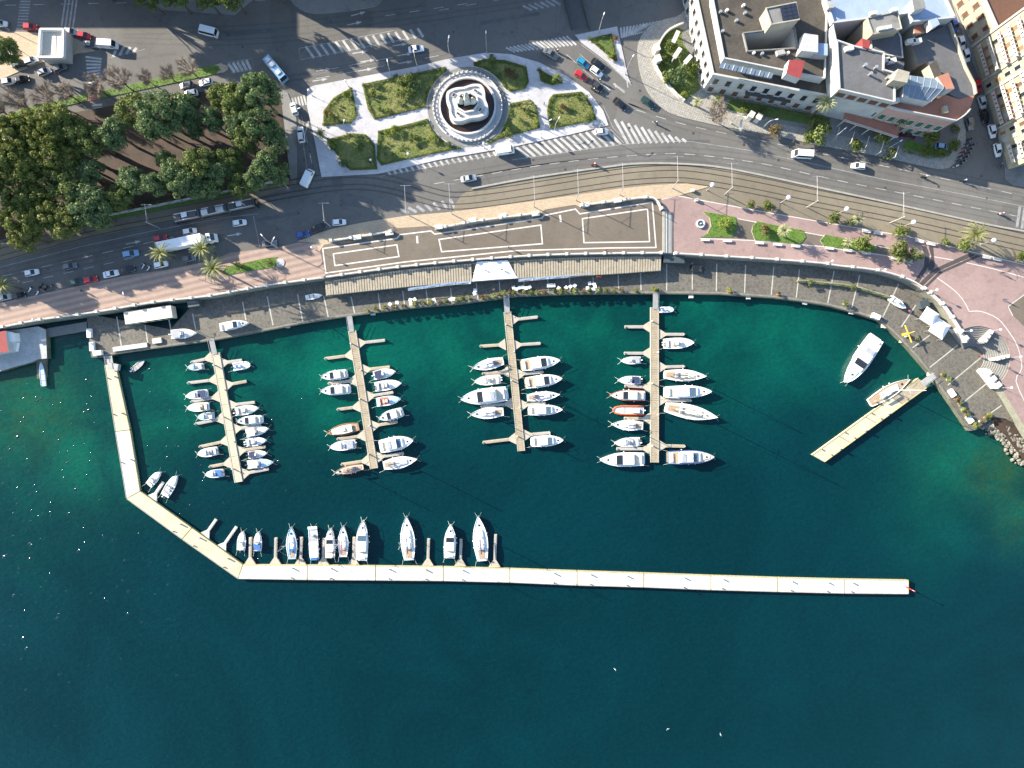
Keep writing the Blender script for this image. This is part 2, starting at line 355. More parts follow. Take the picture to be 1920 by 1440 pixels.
mat('yellow', (0.65, 0.42, 0.02), 0.5, 0.1, 2)
mat('red_paint', (0.50, 0.03, 0.025), 0.5, 0.1, 2)
mat('container', (0.045, 0.06, 0.065), 0.6, 0.1, 1)
mat('rock', (0.17, 0.16, 0.13), 0.9, 0.5, 0.7, fine=0.25)
mat('skin', (0.45, 0.27, 0.19), 0.6, 0.03, 3)
mat('cloth_dark', (0.03, 0.03, 0.04), 0.9, 0.1, 3)
mat('cloth_blue', (0.04, 0.07, 0.16), 0.9, 0.1, 3)
mat('cloth_red', (0.35, 0.04, 0.04), 0.9, 0.1, 3)
mat('flower_red', (0.6, 0.07, 0.02), 0.7, 0.1, 3)
mat('plume', (0.62, 0.64, 0.64), 0.8, 0.05, 3)
CARCOL = {'white': (0.66, 0.67, 0.68), 'silver': (0.36, 0.38, 0.39), 'grey': (0.12, 0.13, 0.14), 'black': (0.012, 0.013, 0.016), 'red': (0.40, 0.015, 0.02),
          'blue': (0.025, 0.07, 0.26), 'light blue': (0.16, 0.28, 0.42), 'teal': (0.015, 0.20, 0.33), 'dark green': (0.015, 0.045, 0.04), 'dark red': (0.10, 0.012, 0.015), 'yellow': (0.6, 0.45, 0.02)}
for k_, c_ in CARCOL.items(): mat('car ' + k_, c_, 0.22, 0.02, 2, spec=0.6)
# ------------------------------------------------------------------ sea
def water():
    xs = [-3000, -900, -350] + [-210 + 3 * i for i in range(141)] + [350, 900, 3000]
    ys = [-3000, -900, -350] + [-150 + 3 * i for i in range(101)] + [350, 900, 3000]
    blobs = [(640, 690, 130, .8, 0), (500, 660, 120, .7, 0), (900, 620, 130, .75, 0), (1080, 610, 130, .7, 0), (1310, 590, 130, .75, 0), (1480, 620, 110, .65, 0), (330, 740, 90, .75, 0),
             (760, 640, 90, .5, 0), (590, 780, 90, .35, 0), (860, 760, 70, .2, 0), (60, 770, 105, .85, .5), (140, 840, 140, .65, .15), (20, 690, 90, .35, .5), (250, 760, 110, .55, .05), (420, 740, 110, .4, 0), (1560, 660, 90, .35, 0),
             (1880, 880, 70, .6, .7), (1790, 860, 90, .65, .15), (1910, 970, 60, .6, .4), (1690, 690, 60, .45, 0.1), (1760, 960, 110, .3, 0), (1340, 700, 80, .25, 0), (1160, 690, 60, .3, 0), (40, 1000, 150, .15, 0)]
    v = []; cols = []
    for y in ys:
        for x in xs:
            v.append((x, y, 0)); u, w = 960 + x * F / H, 720 - y * F / H
            s = r = 0
            for bu, bv, br, a, c in blobs:
                e = math.exp(-((u - bu) ** 2 + (w - bv) ** 2) / (br * br)); s = max(s, a * e) + 0.25 * min(s, a * e); r = max(r, c * e)
            s += 0.10 * max(0, 1 - max(0, w - 560) / 500) 
            cols += [min(s, 1), min(r, 1), 0, 1]
    nx = len(xs)
    f = [(j * nx + i, j * nx + i + 1, (j + 1) * nx + i + 1, (j + 1) * nx + i) for j in range(len(ys) - 1) for i in range(nx - 1)]
    me = bpy.data.meshes.new('sea'); me.from_pydata(v, [], f)
    at = me.attributes.new('shallow', 'FLOAT_COLOR', 'POINT'); at.data.foreach_set('color', cols)
    m = bpy.data.materials.new('sea_water'); m.use_nodes = True; n = m.node_tree; N = n.nodes; Lk = n.links; b = N['Principled BSDF']
    b.inputs['Roughness'].default_value = 0.10; b.inputs['IOR'].default_value = 1.333; b.inputs['Specular IOR Level'].default_value = 0.35
    a = N.new('ShaderNodeAttribute'); a.attribute_name = 'shallow'; sp = N.new('ShaderNodeSeparateColor'); Lk.new(a.outputs['Color'], sp.inputs[0])
    g = N.new('ShaderNodeNewGeometry')
    def noise(sc, det=4, ro=0.6, dist=0.0):
        t = N.new('ShaderNodeTexNoise'); t.inputs['Scale'].default_value = sc; t.inputs['Detail'].default_value = det; t.inputs['Roughness'].default_value = ro; t.inputs['Distortion'].default_value = dist
        Lk.new(g.outputs['Position'], t.inputs['Vector']); return t
    def mrange(o, lo, hi, a_, b_):
        t = N.new('ShaderNodeMapRange'); t.inputs[1].default_value = lo; t.inputs[2].default_value = hi; t.inputs[3].default_value = a_; t.inputs[4].default_value = b_; Lk.new(o, t.inputs[0]); return t.outputs[0]
    def math_(op, x, y):
        t = N.new('ShaderNodeMath'); t.operation = op; t.use_clamp = op == 'ADD'
        for i, q in ((0, x), (1, y)):
            if isinstance(q, float): t.inputs[i].default_value = q
            else: Lk.new(q, t.inputs[i])
        return t.outputs[0]
    n1 = noise(0.045, 5, 0.55, 0.6)
    sh = math_('MULTIPLY', sp.outputs[0], mrange(n1.outputs[0], 0.32, 0.68, 0.25, 1.35))
    rk = math_('MULTIPLY', sp.outputs[1], mrange(noise(0.25, 6, 0.7).outputs[0], 0.35, 0.6, 0.25, 1.1))
    def mixc(fac, ca, cb):
        x = N.new('ShaderNodeMix'); x.data_type = 'RGBA'; Lk.new(fac, x.inputs['Factor'])
        for k, c in (('A', ca), ('B', cb)):
            if isinstance(c, tuple): x.inputs[k].default_value = (*c, 1)
            else: Lk.new(c, x.inputs[k])
        return x.outputs['Result']
    c1 = mixc(sh, (0.0004, 0.0186, 0.0242), (0.0010, 0.066, 0.044))
    c2 = mixc(rk, c1, (0.016, 0.046, 0.016))
    vm = N.new('ShaderNodeVectorMath'); vm.operation = 'SCALE'; Lk.new(c2, vm.inputs[0]); Lk.new(math_('MULTIPLY', mrange(noise(0.9, 5, 0.65).outputs[0], 0.3, 0.7, 0.84, 1.16), mrange(noise(0.02, 6, 0.6, 1.2).outputs[0], 0.3, 0.7, 0.82, 1.2)), vm.inputs['Scale'])
    Lk.new(vm.outputs[0], b.inputs['Base Color'])
    bp = N.new('ShaderNodeBump'); bp.inputs['Distance'].default_value = 0.5; bp.inputs['Strength'].default_value = 0.35
    mp = N.new('ShaderNodeMapping'); mp.inputs['Scale'].default_value = (0.7, 1.3, 1); mp.inputs['Rotation'].default_value = (0, 0, 0.5); Lk.new(g.outputs['Position'], mp.inputs[0])
    w1 = N.new('ShaderNodeTexNoise'); w1.inputs['Scale'].default_value = 0.55; w1.inputs['Detail'].default_value = 6; w1.inputs['Roughness'].default_value = 0.62; Lk.new(mp.outputs[0], w1.inputs['Vector'])
    Lk.new(w1.outputs[0], bp.inputs['Height']); Lk.new(bp.outputs[0], b.inputs['Normal'])
    me.materials.append(m); M['sea_water'] = m
    struct(obj('sea', me))
water()
# small steep wavelets that catch the low sun
def wavelets():
    rng = random.Random(3); mb = MB()
    def one(u, v, L):
        x, y = P2(u, v, 0); a = R(33) + rng.gauss(0, .22); ca, sa = math.cos(a), math.sin(a); w = L * rng.uniform(.55, .9); rows = []; f = .2; hh = w * f * rng.uniform(.5, .95); Q = [(-1, 0), (0, .55), (1 - 2 * f, 1), (1 - 1.45 * f, .94), (1 - f, .76), (1 - .5 * f, .42), (1, 0)]
        for i in range(7):
            t = i / 3 - 1; k = 1 - t * t; rows.append([(x + ca * L * t - sa * w * q * (.4 + .6 * k), y + sa * L * t + ca * w * q * (.4 + .6 * k), -.025 + hh * z_ * (.2 + .8 * k)) for q, z_ in Q])
        mb.add([p for r_ in rows for p in r_], [(i * 7 + j, (i + 1) * 7 + j, (i + 1) * 7 + j + 1, i * 7 + j + 1) for i in range(6) for j in range(6)])
    for _ in range(700):
        u = abs(rng.gauss(0, 250)); v = rng.gauss(920, 190)
        if v < 690 or v > 1430: continue
        if 190 < u < 270 and v < 960 or 230 < u < 460 and abs(v - 935 - (u - 237) * .72) < 30: continue
        one(u, v, rng.uniform(.15, .5) if rng.random() < .85 else rng.uniform(.5, .8))
    for _ in range(330): one(rng.uniform(0, 1920), rng.uniform(1130, 1440), rng.uniform(.12, .35))
    for u0, v0, s in ((500, 765, 28), (800, 890, 22), (590, 880, 20), (60, 720, 40), (980, 960, 30), (380, 960, 30)):
        for _ in range(22): one(rng.gauss(u0, s), rng.gauss(v0, s * .5), rng.uniform(.12, .3))
    o = mb.build('wave_crests', 'wave_face', sm=True)
    tag(o, 'small glinting wave crests scattered over the open teal water', 'waves', kind='stuff')
wavelets()
# ------------------------------------------------------------------ terrain
AC = P(1833, 672); AR = 9.3                       # stepped half-circle at the east end
def arc(c, r, a0, a1, n): return [(c[0] + r * math.cos(R(a0 + (a1 - a0) * i / n)), c[1] + r * math.sin(R(a0 + (a1 - a0) * i / n))) for i in range(n + 1)]
EDGE = [(-60, 628), (0, 617), (83, 601), (167, 590), (292, 569), (396, 557), (488, 540), (607, 523), (690, 511), (760, 502), (885, 490), (1018, 481), (1140, 478), (1238, 477), (1265, 478), (1348, 483), (1448, 489),
        (1536, 496), (1570, 501), (1645, 510), (1701, 527), (1728, 543), (1739, 550), (1768, 578), (1797, 622)]
EDGE2 = [(1876, 727), (1891, 750), (1920, 800), (1990, 920)]
edge_w = smooth(px(EDGE), 3)
arc_w = arc(AC, AR, 118, -47, 22)
town = edge_w + arc_w + px(EDGE2) + [(900, -60), (3000, -60), (3000, 3000), (-3000, 3000), (-3000, 0), (-400, 12)]
mb = MB(); mb.prism(town, -3, GZ, 1, 0)
struct(mb.build('ground', ['asphalt', 'retaining']))
QE = [(163, 596), (171, 670), (196, 670), (217, 664), (271, 656), (396, 639), (480, 624), (560, 608), (633, 596), (760, 579), (864, 570), (968, 556), (1060, 552), (1156, 551), (1250, 551), (1348, 552), (1452, 559), (1500, 565), (1551, 573), (1607, 588),
      (1647, 601), (1673, 622), (1700, 649), (1742, 698), (1780, 752), (1818, 808), (1829, 806), (1862, 782), (1885, 785), (1935, 810)]
q_out = [P2(u, v, QZ) for u, v in QE]
mb = MB(); mb.prism(q_out + [(170, -5), (170, 60), (-60, 60), (-100, 16), P2(163, 588, QZ)], -3, QZ, 1, 0)
struct(mb.build('quay', ['quay_stone', 'sea_wall']))
# kerb along the quay edge
mb = MB(); mb.ribbon(smooth([P2(u, v - 3, QZ) for u, v in QE[2:25]], 2), 0.5, QZ, QZ + 0.05, 0)
struct(mb.build('quay_kerb', 'quay_edge'))
# pale bands across the quay
QL = [(219, 594, 228, 652), (272, 610, 277, 643), (317, 600, 321, 622), (361, 588, 367, 618), (455, 566, 461, 600), (501, 556, 512, 610), (558, 552, 568, 605), (607, 555, 616, 597), (658, 556, 665, 588), (709, 550, 713, 580), (755, 545, 759, 576), (799, 543, 802, 570),
      (845, 540, 847, 566), (893, 530, 896, 560), (936, 527, 938, 556), (982, 524, 983, 548), (1027, 522, 1028, 547), (1068, 520, 1069, 546), (1112, 518, 1113, 545), (1159, 515, 1160, 544), (1201, 512, 1202, 544), (1250, 494, 1250, 545), (1298, 492, 1298, 543),
      (1344, 494, 1343, 546), (1398, 497, 1396, 549), (1451, 500, 1446, 553), (1499, 505, 1493, 558), (1564, 508, 1552, 568), (1612, 516, 1597, 577), (1685, 532, 1655, 595), (1717, 572, 1690, 613), (1744, 628, 1711, 652), (1796, 647, 1743, 689), (1847, 664, 1777, 722), (1850, 719, 1797, 762), (1878, 760, 1858, 774)]
mb = MB()
for a, b, c, d in QL: mb.flat([P2(a, b, QZ), P2(c, d, QZ)], 0.32, QZ + 0.008)
struct(mb.build('quay_band', 'quay_line'))
# steps of the half-circle
root = thing('amphitheatre', 'half circle of stone steps going down from the pink promenade to the quay', 'steps', (AC.x, AC.y, QZ))
N_ST = 11
for i in range(N_ST):
    r1 = AR - i * 0.5; r0 = r1 - 0.5; z1 = GZ - 0.02 - (i + .5) * (GZ - QZ) / (N_ST + 1)
    mb = MB(root.location)
    a = arc(AC, r1, 128, -52, 26); b = arc(AC, r0, 128, -52, 26)
    mb.prism(a + b[::-1], QZ - 0.1, z1, 0, 0); mb.build('step', ['pave_grey'], root)
# white stair walls with their lamps standing on the steps
def globe_lamp(u, v, h, z, label, r=0.5, pole=0.07, group='globe lamps along the promenade'):
    p = P(u, v, z); t = thing('street_lamp', label, 'lamp', p, 0, group)
    m = MB(); m.cyl((0, 0), .16, .12, 0, .5, 8); m.cyl((0, 0), pole, pole * .8, .5, h - r, 6); m.build('pole', 'post_grey', t)
    m = MB(); m.ball((0, 0, h - r * .2), r, 12, 8); m.build('lamp_globe', 'lamp_globe', t, sm=True)
    return t
def pier_wall(name, label, a, b, w, z0, z1, n):
    c = ((a[0] + b[0]) / 2, (a[1] + b[1]) / 2); t = thing(name, label, 'wall', (c[0], c[1], z0))
    m = MB(t.location); m.wall(a, b, w, z0, z1); m.build('wall_base', 'white_stone', t)
    for i in range(n):
        k = (i + .5) / n; q = (a[0] + (b[0] - a[0]) * k, a[1] + (b[1] - a[1]) * k)
        m = MB(t.location); an = math.atan2(b[1] - a[1], b[0] - a[0])
        m.box((q[0], q[1], z1 + .22), (w * 1.15, w * 1.15, .44), an); m.box((q[0], q[1], z1 + .5), (w * 1.35, w * 1.35, .12), an); m.build('pillar', 'white_stone', t)
pier_wall('stair_wall', 'white stepped stair wall across the upper left of the half circle steps', P2(1836, 643, 3), P2(1858, 619, GZ), .8, QZ, GZ + .2, 3)
pier_wall('stair_wall', 'white stepped stair wall across the right of the half circle steps', P2(1858, 674, 3), P2(1891, 667, GZ), .7, QZ, GZ + .2, 3)
pier_wall('stair_wall', 'white stepped wall closing the lower end of the half circle steps', P2(1840, 693, 3), P2(1873, 727, GZ), 1.1, QZ, GZ + .3, 3)
pier_wall('stair_wall', 'white pillared wall end at the upper left of the half circle steps', P2(1793, 615, GZ), P2(1808, 641, 3), .9, QZ, GZ + .3, 2)
# rocky bank at the lower right
mb = MB(); mb.prism([P2(u, v, 1.2) for u, v in ((1858, 782), (1866, 800), (1884, 815), (1900, 838), (1920, 862), (1990, 960), (2050, 900), (1900, 770))], -3, 1.3); struct(mb.build('shore', 'earth'))
rng = random.Random(11); mb = MB()
for _ in range(420):
    t = rng.random(); u = 1836 + 78 * t + rng.gauss(0, 7); v = 792 + 62 * t * t + rng.uniform(-16, 20) * (0.4 + t * .6)
    x, y = P2(u, v, 0.5); s = rng.uniform(.25, .7); k = max(0, (u - 1836 - (v - 792) * 0.6) / 70)
    z = min(1.4, max(-.1, .2 + 1.4 * k))
    pts = []
    for j in range(3):
        rr = (1, .95, .5)[j] * s
        pts.append([(x + rr * rng.uniform(.7, 1.2) * math.cos(q), y + rr * rng.uniform(.7, 1.2) * math.sin(q), z - s * .5 + j * s * .5) for q in (i * math.pi / 3 for i in range(6))])
    mb.loft(pts)
tag(mb.build('rock_bank', 'rock'), 'heap of pale boulders sloping into the water at the quay corner', 'rocks', kind='stuff')
# concrete jetty at the left edge
mb = MB(); mb.prism([P2(u, v, QZ) for u, v in ((-60, 640), (0, 622), (72, 612), (86, 618), (88, 672), (70, 674), (60, 679), (30, 687), (0, 696), (-60, 708))], -3, QZ, 1, 0)
struct(mb.build('jetty', ['jetty_concrete', 'sea_wall']))
mb = MB(); mb.prism([P2(u, v, 0.9) for u, v in ((87, 616), (163, 603), (163, 620), (87, 633))], -3, 0.9, 1, 0); struct(mb.build('slip', ['pave_grey', 'sea_wall']))
mb = MB(); a = [P(68, 675, .9), P(86, 673, .9), P(91, 724, -.4), P(70, 726, -.4)]
mb.add([tuple(p) for p in a] + [(p.x, p.y, -3) for p in a], [(0, 3, 2, 1), (0, 1, 5, 4), (1, 2, 6, 5), (2, 3, 7, 6), (3, 0, 4, 7)]); struct(mb.build('slipway', 'sea_wall'))
# ------------------------------------------------------------------ paved areas, beds and markings
def slab(name, pts, m, z=GZ, h=0.14, sm=0, closed=True, edge='kerb'):
    p = px(pts, z); p = smooth(p, sm, True) if sm else p
    mb = MB(); mb.prism(p, z - .05, z + h, 1, 0); return struct(mb.build(name, [m, edge]))
PARK = [(-60, 262), (0, 247), (130, 213), (330, 176), (420, 170), (515, 158), (527, 185), (545, 335), (165, 413), (-60, 465)]
slab('park_ground', PARK, 'earth')
slab('pavement', [(515, 158), (540, 175), (556, 215), (557, 334), (545, 336), (527, 185)], 'pave_grey', h=0.12)
PLAZA = [(576, 167), (588, 161), (780, 125), (843, 110), (912, 99), (958, 102), (1010, 117), (1062, 142), (1104, 173), (1131, 208), (1141, 235), (1072, 252), (964, 275), (822, 300), (711, 326), (603, 332), (590, 262), (576, 200)]
slab('plaza', PLAZA, 'plaza_stone')
slab('pavement', [(1078, 66), (1157, 50), (1178, 146), (1183, 157), (1176, 152), (1140, 118), (1091, 81)], 'plaza_stone')
SW_OUT = [(1285, 18), (1269, 31), (1234, 40), (1211, 56), (1198, 77), (1195, 104), (1202, 144), (1217, 177), (1240, 202), (1269, 217), (1323, 231), (1369, 240), (1442, 252), (1536, 273), (1562, 277), (1645, 292), (1728, 311), (1768, 317), (1789, 307), (1807, 280), (1810, 255), (1806, 225), (1795, 195), (1775, 150), (1760, 90), (1740, 30), (1735, -80), (1290, -80)]
slab('pavement', smooth(SW_OUT[:24], 3) + SW_OUT[24:], 'cobble')
slab('pavement', [(1440, 228), (1560, 252), (1660, 272), (1740, 290), (1790, 275), (1800, 240), (1780, 200), (1700, 225), (1560, 215), (1440, 205)], 'pave_grey', h=.16)
slab('pavement', [(1784, 0), (1800, 50), (1822, 110), (1845, 170), (1866, 235), (1882, 300), (1886, 336), (1900, 348), (1935, 352), (1990, 330), (1990, -60), (1770, -60)], 'pave_grey')
slab('pavement', [(-60, 50), (0, 60), (40, 60), (128, 66), (160, 82), (180, 96), (150, 100), (75, 118), (0, 150), (-60, 160)], 'tan_walk', h=.12)
slab('pavement', [(-60, -60), (0, -60), (15, 0), (-60, 20)], 'pave_grey')
slab('pavement', [(255, -60), (262, -5), (300, 18), (440, 28), (480, -5), (500, -60)], 'pave_grey')
slab('forecourt', smooth([(545, 0), (557, 14), (580, 25), (615, 25), (680, 17), (715, 3), (720, -60)], 3) + [(600, -120), (500, -120), (530, -40)], 'pave_grey')
TAN = [(557, 453), (600, 436), (640, 425), (700, 414), (760, 405), (850, 397), (1000, 377), (1160, 354), (1225, 347), (1286, 344), (1330, 350), (1270, 368), (1240, 373), (1205, 374), (1085, 388), (1015, 404), (840, 428), (740, 442), (625, 455), (600, 470), (590, 455)]
slab('pavement', TAN, 'tan_walk', h=.13)
BED_UP = [(853, 383), (885, 354), (1000, 333), (1140, 313), (1200, 307), (1286, 308), (1369, 317), (1520, 349), (1687, 385), (1850, 421), (1920, 434), (2000, 452)]
BED_LO = [(2000, 515), (1920, 496), (1760, 457), (1700, 443), (1540, 416), (1420, 395), (1270, 367), (1330, 351), (1286, 345), (1160, 355), (1000, 378), (850, 398)]
mb = MB(); mb.prism(smooth(px(BED_UP), 3) + px(BED_LO), GZ - .05, GZ + .05); struct(mb.build('tram_bed', 'track_bed'))
mb = MB(); mb.prism(px([(-60, 512), (0, 492), (165, 447), (330, 412), (420, 393), (556, 345), (556, 337), (420, 362), (165, 416), (-60, 470)]), GZ - .05, GZ + .05); struct(mb.build('tram_bed', 'track_bed'))
slab('grass_verge', [(165, 415), (300, 388), (420, 364), (540, 338), (540, 342), (420, 369), (300, 394), (165, 421)], 'turf', h=.1)
mb = MB(); mb.ribbon(px([(165, 412), (300, 385), (420, 361), (541, 336)]), .45, GZ, GZ + .75); tag(mb.build('park_wall', 'white_stone'), 'long low pale wall along the lower edge of the tree park', 'wall')
mb = MB(); mb.ribbon(smooth(px(BED_UP[1:]), 3), .5, GZ, GZ + .3, 0, 0); struct(mb.build('kerb', 'kerb'))
RAILC = [(-60, 492), (0, 474), (170, 428), (300, 402), (400, 383), (480, 367), (560, 352), (620, 343), (680, 340), (740, 349), (800, 367), (850, 377), (920, 371), (1020, 356), (1140, 337), (1213, 329), (1286, 328), (1369, 340), (1452, 356), (1520, 371), (1687, 404), (1800, 429), (1920, 456), (2000, 474)]
rc = smooth(px(RAILC), 4)
for k, d in enumerate((2.6, 1.15, -0.9, -2.35)):
    mb = MB(); mb.flat(offset(rc, d), .26, GZ + .058); struct(mb.build('tram_rail', 'rail'))
PROM = [(1240, 374), (1270, 367), (1420, 395), (1540, 416), (1700, 443), (1760, 457), (1920, 496), (2000, 516)]
prom = px(PROM) + px([(2040, 900), (1930, 810)]) + px(EDGE2)[::-1][1:] + arc_w[::-1] + [p for p in px(EDGE)[::-1] if p[0] > P2(1240, 478)[0]]
mb = MB(); mb.prism(prom, GZ - .05, GZ + .1); struct(mb.build('promenade', 'pink_pave'))
ZP = GZ + .1
mb = MB()
for line in ([(1240, 374), (1270, 367), (1420, 395), (1540, 416), (1700, 443), (1760, 457), (1920, 496)], [(1383, 410), (1425, 418), (1500, 434), (1640, 460), (1668, 466)], [(1313, 447), (1415, 451), (1540, 462), (1660, 479), (1712, 494)],
             smooth([(1756, 520), (1790, 545), (1808, 566), (1817, 584)], 3), smooth([(1817, 584), (1840, 584), (1870, 597), (1890, 620), (1908, 650), (1916, 690), (1905, 715), (1930, 770)], 3), smooth([(1730, 478), (1800, 490), (1870, 506), (1920, 520)], 3), [(1890, 575), (1920, 553)], [(1890, 575), (1899, 592)]):
    mb.flat(px(line, ZP), .22, ZP + .006)
struct(mb.build('promenade_line', 'white_line'))
mb = MB(); mb.prism(px([(1378, 409), (1425, 419), (1500, 435), (1640, 461), (1720, 476), (1712, 493), (1660, 478), (1540, 461), (1415, 450), (1372, 446)], ZP), ZP - .02, ZP + .004); struct(mb.build('planting_strip', 'terrace'))
slab('dark_paving', [(1888, 575), (1920, 553), (1990, 540), (1990, 650), (1920, 612), (1900, 592)], 'terrace', z=ZP, h=.005)
for pts in ([(1737, 461), (1743, 478), (1742, 498), (1722, 532), (1714, 528), (1732, 500), (1734, 480), (1728, 462)], [(1750, 464), (1753, 500), (1747, 508), (1739, 506), (1746, 480), (1741, 463)], [(1818, 474), (1830, 478), (1760, 508), (1728, 538), (1722, 533), (1750, 505)], [(1832, 478), (1840, 480), (1765, 513), (1732, 545), (1729, 541), (1760, 510)]):
    slab('dark_paving', pts, 'dark_band', z=ZP, h=.008)
GB = {'g1': [(1317, 397), (1345, 401), (1378, 407), (1383, 424), (1373, 445), (1313, 445), (1326, 438), (1333, 424), (1330, 408)],
      'g2': [(1419, 415), (1460, 424), (1506, 432), (1511, 445), (1500, 458), (1415, 450), (1409, 434), (1411, 424)], 'g3': [(1547, 440), (1637, 458), (1643, 466), (1637, 472), (1545, 462), (1537, 451)]}
lawns = []
for k, g in GB.items(): lawns.append((slab('lawn', g, 'turf', z=ZP, h=.14, edge='white_line'), g))
slab('lawn', [(0 - 60, 240), (0, 222), (62, 198), (164, 176), (164, 190), (62, 212), (0, 234), (-60, 252)], 'turf', h=.16)
slab('lawn', [(188, 171), (240, 160), (330, 139), (400, 123), (410, 124), (414, 131), (404, 139), (330, 155), (250, 172), (188, 185)], 'turf', h=.16)
slab('crossing_island', [(165, 176), (187, 171), (187, 185), (165, 190)], 'terracotta', h=.1)
slab('pavement', [(404, 139), (402, 123), (414, 119), (427, 124), (428, 131), (420, 136)], 'tan_walk', h=.14)
slab('left_promenade', [(-60, 582), (0, 568), (104, 546), (229, 518), (312, 506), (396, 489), (432, 474), (526, 463), (560, 455), (590, 455), (604, 470), (611, 515), (606, 522), (488, 539), (396, 556), (292, 568), (167, 589), (83, 600), (0, 616), (-60, 627)], 'pink_stripe', h=.12)
slab('lawn', [(425, 500), (500, 484), (520, 482), (520, 500), (500, 503), (430, 515), (415, 512)], 'turf', z=GZ + .1, h=.14, edge='white_line')
slab('pavement', smooth([(519, 485), (530, 486), (534, 492), (530, 500), (519, 501)], 3), 'plaza_stone', z=GZ + .1, h=.15)
TERR = [(600, 470), (608, 459), (640, 452), (735, 437), (745, 428), (800, 424), (830, 430), (1012, 402), (1022, 393), (1078, 384), (1090, 389), (1165, 379), (1215, 373), (1234, 380), (1241, 400), (1243, 476), (1140, 477), (1018, 480), (885, 489), (760, 501), (612, 521)]
slab('terrace', TERR, 'terrace', h=.16, edge='white_stone')
ZT = GZ + .16
def lines(name, polys, w, m, z, closed=False):
    mb = MB()
    for p in polys:
        q = px(p, z)
        if closed: q = q + q[:1]
        for i in range(len(q) - 1):
            d = math.dist(q[i], q[i + 1]) or 1; ex = ((q[i + 1][0] - q[i][0]) / d * w / 2, (q[i + 1][1] - q[i][1]) / d * w / 2)
            mb.flat([(q[i][0] - ex[0] * .99, q[i][1] - ex[1] * .99), (q[i + 1][0] - ex[0], q[i + 1][1] - ex[1])], w, z + .007)
    return struct(mb.build(name, m))
lines('terrace_line', [[(605, 466), (744, 447), (750, 440), (808, 433), (815, 439), (1016, 409), (1020, 404), (1079, 392), (1087, 401), (1223, 379), (1230, 464), (1140, 465), (968, 470), (760, 491), (611, 512)],
                       [(625, 476), (744, 459), (748, 481), (628, 498)], [(823, 449), (1014, 422), (1017, 457), (828, 472)], [(1092, 410), (1214, 392), (1218, 453), (1095, 455)]], .36, 'white_line', ZT, True)
lines('terrace_line', [[(782, 444), (783, 458)], [(1050, 405), (1052, 418)]], .55, 'white_line', ZT)
# stair flight at the east end of the terrace
root = thing('stairs', 'flight of pale steps joining the terrace to the pink promenade', 'stairs', P(1249, 435))
for i in range(5):
    m = MB(root.location); m.prism(px([(1242 + i * 3.6, 396 + i), (1245.6 + i * 3.6, 396 + i), (1245.6 + i * 3.6, 475), (1242 + i * 3.6, 475)]), GZ, GZ + .75 - i * .12); m.build('step', 'white_stone' if i % 2 else 'kerb', root)
# plaza: ring pavement and beds
FC = P(877, 201)
mb = MB(); mb.prism(arc(FC, 11.6, 0, 360, 48)[:-1], GZ, GZ + .165); struct(mb.build('fountain_paving', 'pave_grey'))
def circ(a0, a1, n, r=11.9, z=GZ): return [(877 + r * F / (H - z) * math.cos(R(a0 + (a1 - a0) * i / n)), 201 - r * F / (H - z) * math.sin(R(a0 + (a1 - a0) * i / n))) for i in range(n + 1)]
PB = [[(606, 237), (607, 208), (626, 183), (660, 164), (671, 217), (659, 231)],
      [(679, 158), (780, 137), (836, 125)] + circ(120, 180, 8) + [(702, 225), (690, 205)],
      [(613, 262), (657, 250), (686, 252), (703, 271), (705, 296), (708, 318), (657, 320), (642, 307)],
      [(709, 246), (780, 229)] + circ(196, 262, 9)[0:] + [(762, 300), (715, 311), (706, 298)],
      [(888, 118), (906, 111), (947, 113), (987, 125), (992, 154), (985, 167), (956, 173)] + circ(28, 82, 8),
      [(1009, 129), (1056, 155), (1035, 161), (1013, 152)],
      [(956, 194), (995, 187), (1006, 200), (1013, 240), (947, 258), (912, 270)] + circ(-62, -4, 8),
      [(1029, 187), (1037, 177), (1091, 172), (1110, 198), (1118, 225), (1031, 243), (1025, 208)]]
beds = []
for b in PB: slab('flower_bed', b, 'dry_lawn', h=.2); beds.append((b, GZ + .2))
TB = [(1102, 73), (1147, 63), (1158, 115), (1153, 116)]
slab('flower_bed', TB, 'lawn', h=.2); beds.append((TB, GZ + .2))
GARD = [(1268, 52), (1244, 66), (1232, 90), (1228, 118), (1240, 142), (1265, 177), (1283, 190), (1312, 168), (1306, 135), (1297, 95), (1290, 60)]
slab('garden', GARD, 'lawn', h=.25)
slab('garden', [(1360, 205), (1400, 214), (1470, 226), (1550, 240), (1556, 222), (1470, 205), (1370, 186)], 'lawn', h=.22)
slab('garden', [(1700, 262), (1740, 275), (1770, 274), (1785, 262), (1782, 285), (1750, 292), (1690, 277)], 'turf', h=.24)
# road paint
ZM = GZ + .008
def seg(mb, u0, v0, u1, v1, w): mb.flat([P2(u0, v0), P2(u1, v1)], w, ZM)
def bars(name, m, a0, a1, b0, b1, n, w):
    """n bars between the edge a0-a1 and the edge b0-b1"""
    mb = MB()
    for i in range(n):
        t = (i + .5) / n; f = lambda p, q: (p[0] + (q[0] - p[0]) * t, p[1] + (q[1] - p[1]) * t)
        seg(mb, *f(a0, a1), *f(b0, b1), w)
    return struct(mb.build(name, m))
bars('crosswalk', 'paint_worn', (38, 0), (31, 56), (58, 0), (50, 56), 10, .45)
bars('crosswalk', 'paint', (160, 103), (165, 160), (191, 108), (186, 150), 8, .55)
bars('crosswalk', 'paint', (172, 195), (176, 226), (191, 193), (195, 223), 5, .6)
bars('crosswalk', 'paint_worn', (112, 48), (140, 54), (120, -5), (148, -5), 4, .5)
bars('crosswalk', 'paint', (540, 186), (572, 178), (543, 204), (577, 196), 6, .5)
bars('crosswalk', 'paint', (1161, 52), (1236, 40), (1164, 72), (1212, 58), 12, .6)
